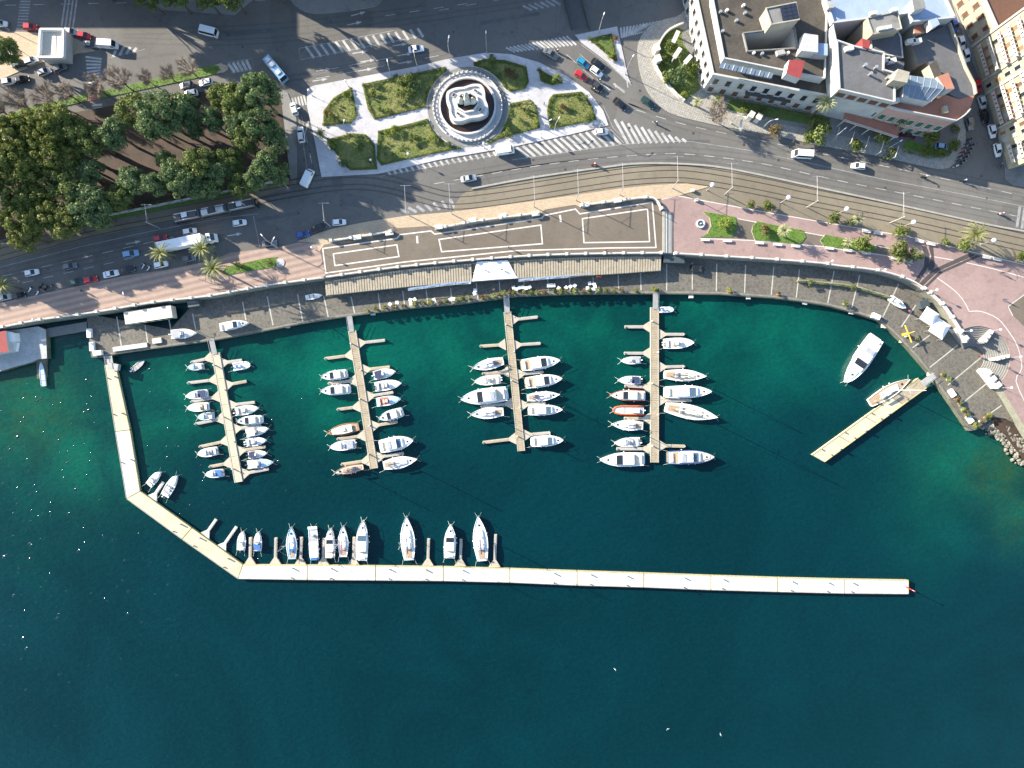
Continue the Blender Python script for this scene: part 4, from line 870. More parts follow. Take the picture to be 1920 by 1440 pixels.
        if rng.random() < .4 and 'r' not in opts and 'o' not in opts: plate('cockpit_cover', .08, .4, .8, dz(.3) + .45, rng.choice(('cover_grey', 'canvas_cream', 'cover_blue', 'awning_white', 'cover_navy')), .12)
        if 'r' in opts: plate('bimini', .25, .55, .7, dz(.4) + 1.7, 'canvas_cream' if 'c' in opts else 'cover_navy', .06)
    elif kind == 'sail':
        plate('cockpit', .05, .26, .52, dz(.15) + .01, 'teak')
        c = deckbox('coachroof', .28, .72, .52, .38, roof or 'gel_white', front=.55, taper=.8)
        for s in (.36, .52): 
            for k in (1, -1):
                mm = MB(); mm.box((X(s), k * hw * .34, dz(.5) + .4), (L * .07, .12, .05)); mm.build('cabin_window', 'glass_dark', c)
        mm = MB(); mm.box((X(.80), 0, dz(.8) + .05), (.55, .5, .1)); mm.build('hatch', 'glass_dark', t)
        mm = MB(); mm.box((X(.29), 0, dz(.3) + .5), (.9, hw * .9, .5), 0, 0, .8); mm.build('spray_hood', 'cover_blue' if 'b' in opts else ('cover_navy' if 'n' in opts else 'cover_grey'), t)
        mh = L * 1.18; mm = MB(); mm.cyl((X(.55), 0), .11, .07, dz(.5), mh, 6); mm.build('mast', 'alloy', t)
        mm = MB(); zb = dz(.4) + 1.35; mm.tube([(X(.54), 0, zb), (X(.17), 0, zb)], .08, 5); bo = mm.build('boom', 'alloy', t)
        mm = MB(); mm.tube([(X(.52), 0, zb + .14), (X(.35), 0, zb + .2), (X(.18), 0, zb + .12)], .17, 6); mm.build('sail_cover', 'red_cover' if 'r' in opts else ('cover_blue' if 'b' in opts else ('canvas_cream' if 'c' in opts else 'cover_navy')), bo)
        mm = MB()
        for p in ((X(.985), 0, sheer(1)), (X(.01), 0, sheer(0)), (X(.5), hw * .97, sheer(.5)), (X(.5), -hw * .97, sheer(.5))): mm.tube([p, (X(.55), 0, mh - .2)], .018, 3)
        mm.build('rigging', 'steel', t)
        mm = MB(); mm.tube([(X(.55), hw * .62, mh * .55), (X(.55), -hw * .62, mh * .55)], .04, 4); mm.build('spreader', 'alloy', t)
        mm = MB(); mm.tube([(X(.88), hw * wprof(shk, .88) * .9, sheer(.9) + .55), (X(1.0), 0, sheer(1) + .6), (X(.88), -hw * wprof(shk, .88) * .9, sheer(.9) + .55)], .03, 4); mm.build('pulpit', 'steel', t)
        mm = MB(); mm.ycyl((X(.09), 0, dz(.1) + .75), .4, .05, 12); wh = mm.build('steering_wheel', 'steel', t)
    elif kind == 'wood':
        plate('tarpaulin', .2, .82, .72, dz(.5) + .28, 'canvas_cream', .18); plate('cockpit', .03, .18, .65, dz(.1) + .01, 'teak')
        mm = MB(); mm.box((X(.45), 0, dz(.5) + .6), (L * .12, hw * .6, .3), 0, 0, .8); mm.build('cabin', 'canvas_cream', t)
        mm = MB(); mm.box((X(.9), 0, dz(.9) + .12), (.25, .25, .4)); mm.build('bow_post', 'brown_hull', t)
    elif kind == 'rib':
        mm = MB(); pts = [(X(s), hw * wprof(shk, s) * .88, fb) for s in (0, .2, .4, .6, .75, .87, .95)] + [(X(1), 0, fb + .12)] + [(X(s), -hw * wprof(shk, s) * .88, fb) for s in (.95, .87, .75, .6, .4, .2, 0)]
        mm.tube(pts, max(.2, hw * .17), 8); mm.build('tube', hull, t, True); plate('floor', .04, .8, .6, fb - .05, 'deck_white' if 'o' not in opts else 'cover_grey')
        mm = MB(); mm.box((X(.42), 0, fb + .45), (L * .1, hw * .6, .9), 0, 0, .8); mm.build('console', 'gel_white', t)
        mm = MB(); mm.box((X(.24), 0, fb + .25), (L * .12, hw * .7, .5)); mm.build('seat', 'cover_grey' if 'b' not in opts else 'cover_blue', t)
        if 'c' in opts: plate('cabin_roof', .18, .6, .5, fb + 1.6, 'gel_white', .08)
    elif kind == 'work':
        plate('fore_hold', .58, .93, .8, dz(.7) + .01, 'cover_grey'); plate('aft_cover', .08, .55, .86, dz(.3) + .9, 'gel_white', .08)
        mm = MB(); 
        for k in (1, -1):
            for s in (.1, .53): mm.cyl((X(s), k * hw * .8), .05, .05, dz(s), dz(.3) + .9, 5)
        mm.build('cover_post', 'steel', t)
        mm = MB(); mm.ycyl((X(.75), 0, dz(.7) + .4), .35, .5, 10); mm.build('winch', 'steel', t); plate('blue_transom', -.03, .05, .9, dz(0) + .05, 'cover_blue', .1)
        mm = MB(); mm.box((X(.99), 0, dz(1) + .15), (.7, W * 1.02, .4)); mm.build('bow_platform', 'gel_white', t)
    elif kind == 'row':
        for s in (.25, .5, .75):
            mm = MB(); mm.box((X(s), 0, fb * .9), (.3, hw * 1.6 * wprof(shk, s), .05)); mm.build('thwart', 'teak', t)
    for k in range(2 if 'T' in opts else (1 if 'M' in opts else 0)):
        y = 0 if 'T' not in opts else (k - .5) * .7
        mm = MB(); mm.box((X(0) - .25, y, fb + .25), (.5, .36, .5), 0, 0, .75); mm.box((X(0) - .3, y, fb - .25), (.2, .12, 1.0)); mm.build('outboard_motor', 'gel_white' if rng.random() < .4 else 'dark_metal', t)
    for sgn in (1, -1):                                 # bow lines running down to the water, stern lines to the berth
        if kind != 'row' and z0 < .5:
            mm = MB(); mm.tube([(X(.96), sgn * .15, sheer(.96)), (X(1.0) + .9, sgn * .95, .05)], .035, 3); mm.build('mooring_line', 'rope', t)
            if lines:
                mm = MB(); mm.tube([(X(.02), sgn * hw * .8, fb), (X(0) - lines_len(L), sgn * hw * 1.05, .7)], .03, 3); mm.build('mooring_line', 'rope', t)
    if kind in ('cruiser', 'sail', 'work') and z0 < .5:
        for s in (.3, .45, .6):
            mm = MB(); mm.ball((X(s), -(hw * wprof(shk, s) + .12) * (1 if rng.random() < .5 else -1), .45), .17, 6, 5, 0, (1, 1, 1.7)); mm.build('fender', 'gel_white', t)
    return t
def lines_len(L): return 1.6
ORD = ['first', 'second', 'third', 'fourth', 'fifth', 'sixth', 'seventh', 'eighth', 'ninth', 'tenth', 'eleventh', 'twelfth', 'thirteenth', 'fourteenth', 'fifteenth', 'sixteenth', 'seventeenth', 'eighteenth', 'nineteenth']
for w_, d_ in (('twent', 'twenty'), ('thirt', 'thirty'), ('fort', 'forty'), ('fift', 'fifty')): ORD += [w_ + 'ieth'] + [d_ + '-' + o_ for o_ in ORD[:9]]
PN = ['leftmost pier', 'second pier from left', 'third pier from left', 'rightmost parallel pier']
def berth(tile, pier_i, side, rows):
    ou, ov, sc = tile; C = lambda x, y: (ou + x / sc, ov + y / sc)
    for i, (kind, sx, sy, bx, by, bm, desc, hull, deck, opts, *rest) in enumerate(rows):
        lab = '%s, %s from the quay, %s side of %s' % (desc, ORD[i], side, PN[pier_i])
        boat(kind, C(sx, sy), C(bx, by), bm / sc, lab, hull, deck, opts, lines=(0, 0), group='boats moored along the floating piers', roof=rest[0] if rest else None)
W_, D_ = 'gel_white', 'deck_white'
T1 = (330, 620, 4.8)
berth(T1, 0, 'left', [('open', 245, 320, 100, 332, 62, 'pale blue and white boat', W_, 'pale_blue', 'nM'), ('open', 282, 562, 85, 592, 78, 'white launch', W_, D_, 'n'), ('open', 292, 680, 95, 698, 80, 'white launch', W_, D_, 'tr c'), ('open', 338, 762, 190, 782, 68, 'short blunt white boat', W_, 'pale_blue', 'n'),
                      ('open', 372, 1080, 190, 1112, 82, 'white motorboat', W_, D_, 'nM'), ('open', 425, 1278, 260, 1298, 74, 'white motorboat', W_, D_, 'nM')])
berth(T1, 0, 'right', [('rib', 510, 328, 662, 303, 74, 'white inflatable', W_, D_, 'bM'), ('open', 530, 730, 740, 695, 84, 'white motorboat', W_, D_, 'nT'), ('cruiser', 775, 797, 555, 815, 80, 'white cruiser', W_, D_, 'c'), ('open', 628, 925, 830, 880, 84, 'sharp bowed white motorboat', W_, D_, 'tM'),
                       ('open', 628, 1012, 812, 985, 78, 'white motorboat', W_, D_, 'nT'), ('open', 648, 1122, 818, 1102, 70, 'white motorboat', W_, D_, 'M'), ('open', 640, 1208, 872, 1183, 84, 'pale blue and white motorboat', W_, 'pale_blue', 'nM')])
T2 = (560, 580, 4.5)
berth(T2, 1, 'left', [('cruiser', 405, 542, 195, 572, 80, 'white cruiser', W_, D_, 'c'), ('cruiser', 430, 672, 190, 690, 85, 'white cruiser', W_, D_, ''), ('wood', 505, 988, 235, 1045, 95, 'brown wooden boat', 'brown_hull', 'teak', ''), ('open', 478, 1135, 262, 1165, 84, 'white motorboat', W_, D_, 'nT'), ('sail', 545, 1328, 300, 1377, 70, 'small brown decked yacht', 'brown_hull', 'deck_cream', 'n', 'teak')])
berth(T2, 1, 'right', [('open', 630, 560, 815, 523, 80, 'covered white motorboat', W_, D_, 'M'), ('open', 642, 655, 865, 622, 86, 'white motorboat', W_, D_, 'nT'), ('open', 655, 785, 858, 755, 80, 'white boat with orange cockpit', W_, 'pale_blue', 'o'), ('cruiser', 875, 865, 680, 922, 86, 'slanted white cruiser', W_, D_, ''),
                       ('cruiser', 688, 1158, 967, 1103, 120, 'broad white motor yacht', W_, D_, 'fg'), ('sail', 715, 1318, 1000, 1263, 100, 'white sailing yacht', W_, D_, 'w')])
T3 = (830, 550, 4.645)
berth(T3, 2, 'left', [('sail', 530, 588, 255, 652, 95, 'white sailing yacht', W_, D_, 'n'), ('open', 505, 745, 275, 770, 86, 'white motorboat', W_, D_, 'T'), ('cruiser', 556, 873, 160, 922, 138, 'large white motor yacht', W_, D_, 'f'), ('sail', 530, 1030, 240, 1057, 100, 'white sailing yacht', W_, D_, 'w')])
berth(T3, 2, 'right', [('cruiser', 690, 628, 1020, 583, 110, 'white cruiser with dark windscreen', W_, D_, 'k'), ('cruiser', 725, 782, 1038, 740, 106, 'white cruiser with teak cockpit', W_, D_, 'k'), ('sail', 735, 910, 1020, 880, 84, 'slim white sailing yacht', W_, D_, 'n'), ('cruiser', 752, 1020, 1042, 1010, 90, 'white cruiser', W_, D_, 'g'), ('cruiser', 775, 1292, 1048, 1275, 96, 'white cruiser', W_, D_, 'g')])
T4 = (1100, 550, 4.235)
berth(T4, 3, 'right', [('rib', 580, 130, 692, 128, 44, 'tiny blue and white dinghy', W_, D_, 'b'), ('open', 612, 400, 852, 390, 86, 'white motorboat', W_, D_, 'T'), ('sail', 615, 645, 948, 658, 94, 'grey decked sailing yacht', W_, 'deck_cream', 'w', 'deck_cream'), ('cruiser', 625, 785, 985, 778, 100, 'white cruiser with bowsprit', W_, D_, 'g'),
                       ('sail', 625, 903, 1036, 985, 115, 'long cream sailing yacht', W_, 'deck_cream', 'wc', 'deck_cream'), ('cruiser', 650, 1303, 1005, 1296, 112, 'blue hulled motor yacht', 'blue_hull', 'deck_cream', 'fkg')])
berth(T4, 3, 'left', [('open', 430, 530, 272, 536, 60, 'small white motorboat', W_, D_, 'M'), ('open', 430, 690, 250, 690, 68, 'white motorboat', W_, D_, 'T'), ('cruiser', 460, 812, 185, 808, 88, 'orange edged white rescue boat', 'orange', D_, 'c'), ('rib', 455, 930, 210, 928, 80, 'orange rescue inflatable', 'orange', D_, 'ocM'),
                      ('sail', 447, 1052, 195, 1040, 84, 'white sailing yacht', W_, D_, 'w'), ('open', 425, 1177, 222, 1190, 76, 'white motorboat', W_, D_, 'nT'), ('cruiser', 452, 1315, 108, 1322, 112, 'large white motor yacht', W_, D_, 'c')])
def moored(tile, kind, sx, sy, bx, by, bm, label, hull=W_, deck=D_, opts='', roof=None):
    ou, ov, sc = tile; boat(kind, (ou + sx / sc, ov + sy / sc), (ou + bx / sc, ov + by / sc), bm / sc, label, hull, deck, opts, lines=(0, 0), group='boats moored along the breakwater', roof=roof)
TA, TB_, TC = (430, 950, 6.4), (700, 950, 6.4), (180, 860, 5.76)
moored(TA, 'open', 135, 528, 157, 298, 104, 'white motorboat at the left end of the row along the breakwater', opts='M')
moored(TA, 'open', 336, 535, 345, 303, 96, 'all white motorboat second from left in the breakwater row', opts='')
moored(TA, 'sail', 755, 628, 742, 243, 128, 'white sailing yacht with blue side third in the breakwater row', deck='pale_blue', opts='bw', roof='gel_white')
moored(TA, 'work', 1025, 628, 1005, 245, 108, 'square bowed white work boat with blue stern by the breakwater')
moored(TA, 'cruiser', 1215, 608, 1215, 262, 118, 'white cruiser between the square bowed work boat and the red covered yacht', opts='k')
moored(TA, 'sail', 1370, 602, 1365, 230, 126, 'white yacht with a red sail cover moored at the breakwater', opts='r')
moored(TA, 'cruiser', 1590, 638, 1607, 165, 146, 'large round bowed white motor yacht in the breakwater row', opts='g')
moored(TB_, 'sail', 430, 640, 395, 115, 172, 'wide white sailing yacht alone in the middle of the breakwater row', opts='w', deck='deck_white')
moored(TB_, 'cruiser', 915, 612, 930, 218, 142, 'white boxy cruiser second from the right in the breakwater row', opts='c')
moored(TB_, 'sail', 1310, 650, 1258, 112, 178, 'biggest white sailing yacht at the right end of the breakwater row', opts='w')
moored(TC, 'open', 565, 290, 690, 143, 88, 'small white boat at the bend of the breakwater, nearer the wall', opts='')
moored(TC, 'open', 738, 405, 870, 183, 102, 'white boat beside the finger at the bend of the breakwater', opts='nT')
TD = (1500, 560, 4.5)
ty = boat('cruiser', (1500 + 640 / 4.5, 560 + 330 / 4.5), (1500 + 385 / 4.5, 560 + 705 / 4.5), 150 / 4.5, 'big white motor yacht moored alone off the curved quay', W_, D_, 'f')
boat('sail', (1500 + 590 / 4.5, 560 + 880 / 4.5), (1500 + 918 / 4.5, 560 + 680 / 4.5), 108 / 4.5, 'white sailing yacht with teak foredeck beside the diagonal jetty', W_, 'teak', 'c')
boat('row', (180 / 1 + 66, 695), (270, 676), 11, 'small dark rowing boat floating near the breakwater root', 'navy_hull', 'cover_grey', 'M')
boat('row', (80, 724), (75, 680), 10, 'slim white boat lying on the slipway at the left edge', W_, 'pale_blue', '', z0=.35)
boat('open', (320, 627), (367, 624), 18, 'white boat standing ashore on the left part of the quay', W_, D_, 'nM', z0=QZ + .1)
boat('cruiser', (413, 614), (466, 605), 16, 'white covered boat ashore on the quay edge above the leftmost pier', W_, D_, '', z0=QZ + .1)
boat('row', (572, 558), (603, 553), 10, 'white dinghy lying on the quay left of the pergola', W_, D_, '', z0=QZ + .05)
boat('open', (1670, 558), (1698, 578), 13, 'white speedboat on a trailer near the curve of the quay', W_, D_, 'nM', z0=QZ + .5)
# ------------------------------------------------------------------ fountain
ft = thing('fountain', 'large round white marble fountain with lobed centre and statue group', 'fountain', (FC.x, FC.y, GZ))
def ring(m, r0, r1, z0, z1, n=40, mi=0):
    for i in range(n):
        a, b = 2 * math.pi * i / n, 2 * math.pi * (i + 1) / n; q = [(r0, a), (r1, a), (r1, b), (r0, b)]; v = [(r * math.cos(t), r * math.sin(t), z) for z in (z0, z1) for r, t in q]
        m.add(v, [(4, 5, 6, 7), (1, 2, 6, 5), (3, 0, 4, 7)], mi)
m = MB(); ring(m, 9.7, 10.1, 0, .5); m.build('outer_kerb', 'marble', ft)
m = MB(); ring(m, 8.1, 9.7, 0, .3); m.build('ring_step', 'plaza_stone', ft)
m = MB(); ring(m, 7.75, 8.25, 0, 1.25); m.build('basin_wall', 'marble', ft)
m = MB(); m.sheet(arc((0, 0), 7.8, 0, 360, 40)[:-1], .55); m.build('basin_water', 'basin_water', ft)
pm = MB(); pm.box((0, 0, .55), (.34, .34, 1.1)); pm.ball((0, 0, 1.25), .2, 6, 5); pm = pm.mesh('baluster', ['marble'])
for i in range(48):
    a = 2 * math.pi * i / 48
    if i % 12 not in (5, 6): obj('baluster', pm, ft, (9.9 * math.cos(a), 9.9 * math.sin(a), 0), a)
m = MB(); ring(m, 9.8, 10.0, .8, .92, 48); m.build('handrail', 'marble', ft)
def lobed(sx, sy, k, n=64):
    out = []
    for i in range(n):
        a = 2 * math.pi * i / n; c = abs(math.cos(2 * a)); r = 1 + .13 * (1 - c) - .07 * c ** 4; e = (abs(math.cos(a)) ** 2.5 + abs(math.sin(a)) ** 2.5) ** (-1 / 2.5)
        out.append((sx * r * e * math.cos(a) * k, sy * r * e * math.sin(a) * k))
    ca, sa = math.cos(R(12)), math.sin(R(12)); return [(x * ca - y * sa, x * sa + y * ca) for x, y in out]
m = MB(); m.prism(lobed(5.5, 4.7, 1.06), 0, 1.0); m.prism(lobed(5.5, 4.7, 1.0), 1.0, 2.6); m.build('plinth', 'marble', ft)
m = MB(); outer, inner = lobed(5.5, 4.7, 1.04), lobed(5.5, 4.7, .90); m.prism_hole(outer, inner, 2.6, 3.0); m.build('cornice', 'marble', ft)
oc = [(3.5 * math.cos(R(22.5 + 12 + 45 * i)), 3.1 * math.sin(R(22.5 + 12 + 45 * i))) for i in range(8)]; oi = [(x * .86, y * .86) for x, y in oc]
m = MB(); m.prism_hole(oc, oi, 2.6, 3.35); m.build('upper_basin', 'marble', ft); m = MB(); m.sheet(oi, 2.75); m.build('upper_water', 'basin_water', ft)
for i in range(4):
    a = R(12 + 45 + 90 * i); m = MB(); m.box((4.5 * math.cos(a), 3.9 * math.sin(a), 2.85), (1.3, .7, .6), a + math.pi / 2); o = m.build('shell_basin', 'marble', ft); m = MB(); m.box((4.5 * math.cos(a), 3.9 * math.sin(a), 3.17), (1.0, .45, .05), a + math.pi / 2); m.build('basin_mouth', 'basin_water', o)
m = MB(); m.box((0, 0, 4.2), (1.9, 1.6, 2.6), R(12), 0, .75); m.build('pedestal', 'marble', ft)
m = MB(); rng = random.Random(5)
m.loft([[(rr * (1 + .2 * math.sin(3 * q + z)) * math.cos(q), rr * math.sin(q), z) for q in (k * math.pi / 5 for k in range(10))] for rr, z in ((.75, 5.5), (.6, 6.1), (.42, 6.7), (.55, 7.3), (.6, 7.8), (.3, 8.15), (.2, 8.3), (.27, 8.5), (.2, 8.8))])
m.tube([(.4, 0, 7.8), (.95, .25, 7.6), (1.3, .3, 7.9)], .14, 6); m.tube([(-.4, 0, 7.8), (-.85, -.1, 7.3), (-1.0, .1, 6.8)], .14, 6); m.tube([(-1.05, .1, 5.5), (-1.0, .12, 8.9)], .05, 5); m.build('main_statue', 'statue', ft, True)
for sx in (1, -1):
    m = MB(); m.loft([[(sx * 1.75 + rr * math.cos(q) * (1.3 if z < 4.6 else 1), rr * math.sin(q), z) for q in (k * math.pi / 5 for k in range(10))] for rr, z in ((.85, 3.2), (.75, 3.9), (.5, 4.5), (.55, 5.0), (.25, 5.4), (.26, 5.7), (.15, 5.9))]); m.build('side_statue', 'statue', ft, True)
# ------------------------------------------------------------------ buildings
def facade(root, a, b, z0, rows, cols, w, h, gap_z, mt, first=1.1, kind='window', skip=(), jit=0, frame='white_stone', off=GZ, shutters=True):
    """windows on the wall a-b, proud frame with a recessed pane"""
    L = math.dist(a, b); d = ((b[0] - a[0]) / L, (b[1] - a[1]) / L); n = (d[1], -d[0]); ang = math.atan2(d[1], d[0])
    fm = MB(); fm.box((0, 0, h / 2), (w + .3, .16, h + .3)); fme = fm.mesh('window', [frame]); pmb = MB(); pmb.box((0, -.06, h / 2), (w, .16, h)); pme = pmb.mesh('pane', [mt])
    sm_ = MB(); sm_.box((0, -.14, -.2), (w + .5, .4, .1)); sme = sm_.mesh('sill', [frame])
    for r in range(rows):
        for c in range(cols):
            if (r, c) in skip: continue
            k = L * (c + .5) / cols; p = (a[0] + d[0] * k + n[0] * .07, a[1] + d[1] * k + n[1] * .07)
            o = obj('window', fme, root, (p[0] - root.location.x, p[1] - root.location.y, z0 + first + r * gap_z - root.location.z), ang)
            obj('pane', pme, o); obj('sill', sme, o)
def parapet(root, p2, z, h, w, m, name='parapet', closed=True):
    p2 = ccw(p2); q = p2 + p2[:1] if closed else p2
    for i in range(len(q) - 1):
        if math.dist(q[i], q[i + 1]) < .3: continue
        mb = MB(root.location); mb.wall(q[i], q[i + 1], w, z - .02, z + h); mb.build(name, m, root)
def bx_px(root, name, pts, z0, z1, m, top=None, cap=None):
    """roof-top block whose top outline was read at height z1"""
    mb = MB(root.location); q = px(pts, z1); mb.prism(q, z0, z1, 0, 1 if top else 0); o = mb.build(name, [m] + ([top] if top else []), root)
    if cap:
        mb = MB(root.location); mb.ribbon(ccw(q) + ccw(q)[:1], .35, z1 - .02, z1 + .25); mb.build(name + '_coping', cap, o)
    return o
# white palazzo with dark flat roof
hA, hA2 = GZ + 9.2, GZ + 11.8
A = thing('palazzo', 'white two storey palazzo with dark flat roof and glazed courtyard', 'building', P(1430, 90, GZ))
fa = px([(1337, 139), (1553, 180), (1553, -60), (1294, -60)], hA); crt = px([(1392, 64), (1488, 53), (1494, 92), (1400, 98)], hA2)
crt_in = [tuple(p) for p in crt]
m = MB(A.location); m.prism_hole(fa, crt_in, GZ, hA, 0, 1); m.build('wall', ['stucco_white', 'roof_dark'], A)
up = px([(1336, -60), (1336, 0), (1357, 110), (1545, 148), (1552, -60)], hA2)
m = MB(A.location); m.prism_hole(up, crt_in, hA + .01, hA2, 0, 1); m.build('upper_storey', ['stucco_white', 'roof_dark'], A)
parapet(A, up, hA2, .5, .35, 'stucco_white'); parapet(A, crt_in, hA2, .7, .3, 'pave_grey', 'courtyard_parapet')
m = MB(A.location); m.ribbon([fa[3], fa[0], fa[1]], .6, hA - .35, hA + .3); m.build('cornice', 'stucco_white', A)
facade(A, fa[0], fa[1], GZ, 1, 9, 1.5, 2.3, 4, 'shutter_brown', .6); facade(A, fa[0], fa[1], GZ, 1, 9, 1.3, 2.5, 4, 'glass_dark', 4.9)
facade(A, fa[3], fa[0], GZ, 2, 10, 1.2, 2.2, 4.1, 'glass_dark', .9, skip=((0, 3),))
m = MB(A.location); a_, b_ = Vector(fa[0]), Vector(fa[1]); e = (b_ - a_).normalized(); nn = Vector((e.y, -e.x)); m.wall(tuple(a_ + e * 11 + nn * .6), tuple(a_ + e * 24 + nn * .6), 1.2, GZ + 4.2, GZ + 4.4); m.build('balcony', 'dark_metal', A)
bx_px(A, 'roof_tower', [(1436, 16), (1492, 5), (1498, 37), (1446, 46)], hA2, hA2 + 4.5, 'stucco_beige', 'pave_grey', 'stucco_beige')
for i in range(3):
    for j in range(4):
        u0, v0 = 1462 + i * 10.5 + j * 1.5, 11 - i * 2 + j * 7.2
        m = MB(A.location); m.prism(px([(u0, v0), (u0 + 9.5, v0 - 2), (u0 + 11, v0 + 4.6), (u0 + 1.3, v0 + 6.5)], hA2 + 4.8), hA2 + 4.7, hA2 + 4.8); m.build('solar_panel', 'solar', A)
for i in range(6):
    u0, v0 = 1353 + i * 16.5, 117 + i * 3.4
    m = MB(A.location); m.prism(px([(u0, v0), (u0 + 15, v0 + 3), (u0 + 11, v0 + 13), (u0 - 4, v0 + 10)], hA2 + .5), hA2, hA2 + .5); o = m.build('skylight', 'glass_roof', A)
    m = MB(A.location); m.ribbon(px([(u0 + 7.5, v0 + 1.5), (u0 + 3.5, v0 + 11.5)], hA2 + .5), .18, hA2 + .5, hA2 + .58); m.build('glazing_bar', 'white_stone', o)
bx_px(A, 'roof_room', [(1480, 112), (1509, 114), (1501, 147), (1474, 138)], hA2, hA2 + 2.8, 'stucco_white', 'red_roof')
bx_px(A, 'roof_room', [(1508, 62), (1534, 66), (1534, 98), (1502, 95)], hA2, hA2 + 3.0, 'stucco_white', 'plaza_stone')
bx_px(A, 'glazed_roof', [(1527, 80), (1552, 82), (1552, 104), (1527, 102)], hA2, hA2 + 2.2, 'frame_grey', 'roof_blue')
bx_px(A, 'stair_hood', [(1455, 95), (1470, 92), (1474, 100), (1459, 103)], hA2, hA2 + 1.0, 'frame_grey')
for i, (u, v) in enumerate(((1350, 24), (1362, 21), (1396, 26), (1393, 12), (1354, 60), (1412, 101), (1428, 102), (1476, 101), (1380, 40))):
    m = MB(A.location); p = P2(u, v, hA2); m.cyl(p, .45, .4, hA2, hA2 + .8, 8); m.build('roof_vent', 'white_stone' if i % 2 else 'steel', A)
# corner house with terracotta terrace
hB, hB2 = GZ + 11, GZ + 14
B = thing('corner_house', 'pink and white corner house with grey roofs and terracotta terrace', 'building', P(1700, 180, GZ))
south = px([(1573, 172), (1682, 207), (1789, 228)], hB) + smooth(px([(1789, 228), (1806, 217), (1820, 199), (1827, 178)], hB), 3)[1:] + px([(1798, 186), (1774, 178), (1745, 191), (1700, 184), (1640, 168)], hB)
m = MB(B.location); m.prism(south, GZ, hB, 0, 1); m.build('south_wing', ['stucco_pink', 'terracotta'], B)
parapet(B, south[:8], hB, .9, .3, 'stucco_white', 'terrace_parapet', False)
east = px([(1708, 75), (1778, 46), (1808, 129), (1824, 160), (1827, 178), (1798, 185), (1775, 170), (1738, 116), (1722, 122), (1716, 100)], hB)
m = MB(B.location); m.prism(east, GZ, hB + .02, 0, 1); m.build('east_wing', ['stucco_beige', 'roof_grey'], B); parapet(B, east[:5] if False else px([(1778, 46), (1808, 129), (1824, 160), (1827, 178)], hB), hB, .9, .3, 'stucco_beige', 'parapet', False)
west = px([(1568, 77), (1600, 88), (1634, 95), (1656, 100), (1655, 132), (1676, 138), (1676, 192), (1573, 168)], hB2)
m = MB(B.location); m.prism(west, GZ, hB2, 0, 1); m.build('west_wing', ['stucco_white', 'roof_grey'], B); parapet(B, west, hB2, .5, .35, 'stucco_white')
bx_px(B, 'party_wall', [(1563, 45), (1569, 75), (1573, 168), (1570, 171), (1561, 60)], GZ, hB2 + .3, 'stucco_white')
bx_px(B, 'middle_block', [(1632, 66), (1682, 58), (1688, 70), (1692, 108), (1656, 102), (1634, 92)], GZ, hB + 1, 'stucco_beige', 'roof_grey', 'stucco_white')
bx_px(B, 'low_roof', [(1655, 110), (1696, 115), (1694, 131), (1655, 131)], GZ, hB + .5, 'stucco_white', 'roof_grey')
bx_px(B, 'chimney_block', [(1674, 150), (1684, 129), (1706, 135), (1701, 155)], hB, hB2 + 3, 'stucco_cream', 'stucco_beige')
g = [P(1695, 140, hB2), P(1772, 150, hB2), P(1775, 168, hB2), P(1745, 191, hB2), P(1693, 181, hB2)]; rg = [P(1694, 158, hB2 + 1.4), P(1768, 167, hB2 + 1.4)]
m = MB(B.location); m.prism([(p.x, p.y) for p in g], hB, hB2); m.build('penthouse_wall', 'stucco_white', B)
m = MB(B.location); up_ = Vector((0, 0, .03)); m.face([g[0] + up_, rg[0], rg[1], g[1] + up_][::-1]); m.face([rg[0], g[4] + up_, g[3] + up_, rg[1]]); m.face([rg[1], g[3] + up_, g[2] + up_]); m.face([rg[1], g[2] + up_, g[1] + up_]); o = m.build('glass_roof', 'glass_roof', B)
for i in range(7):
    k = i / 6; m = MB(B.location); m.tube([g[0].lerp(g[1], k) + up_ * 2, rg[0].lerp(rg[1], k) + up_ * 2, g[4].lerp(g[3], k) + up_ * 2], .06, 4); m.build('glazing_bar', 'frame_grey', o)
bx_px(B, 'tiled_room', [(1757, 144), (1778, 136), (1790, 166), (1773, 167)], hB, hB2 + 1, 'stucco_white', 'terracotta'); bx_px(B, 'stair_room', [(1742, 122), (1756, 112), (1766, 140), (1752, 146)], hB, hB2, 'stucco_beige', 'roof_dark')
bx_px(B, 'chimney', [(1770, 198), (1777, 198), (1779, 210), (1772, 211)], hB, hB + 1.4, 'stucco_cream'); bx_px(B, 'chimney', [(1616, 72), (1632, 76), (1630, 92), (1618, 88)], hB, hB2 + .8, 'red_roof')
for u, v in ((1619, 125), (1639, 129), (1629, 141), (1661, 148)):
    m = MB(B.location); m.cyl(P2(u, v, hB2), .28, .28, hB2, hB2 + 1.1, 8); m.cyl(P2(u, v, hB2), .42, .42, hB2 + 1.1, hB2 + 1.3, 8); m.build('roof_vent', 'steel', B)
for u, v in ((1592, 91), (1686, 183), (1728, 70), (1716, 70), (1680, 107), (1668, 106)):
    m = MB(B.location); m.box((*P2(u, v, hB2 + .5), hB2 + .3 if u < 1660 else hB + 1.5), (2.2, 1.2, 1.1), .2); m.build('cooling_unit', 'white_stone', B)
m = MB(B.location); 
facade(B, south[0], south[1], GZ, 2, 6, 1.4, 2.2, 4.2, 'shutter_green', 1.2); facade(B, south[1], south[2], GZ, 2, 6, 1.4, 2.3, 4.2, 'shutter_green', 1.2); facade(B, west[7], west[6], hB - .6, 1, 5, 2.2, 1.9, 3, 'shutter_brown', .7)
facade(B, tuple(P2(1827, 178, hB)), tuple(P2(1808, 129, hB)), GZ, 2, 4, 1.2, 2.0, 4.2, 'shutter_brown', 1.2)
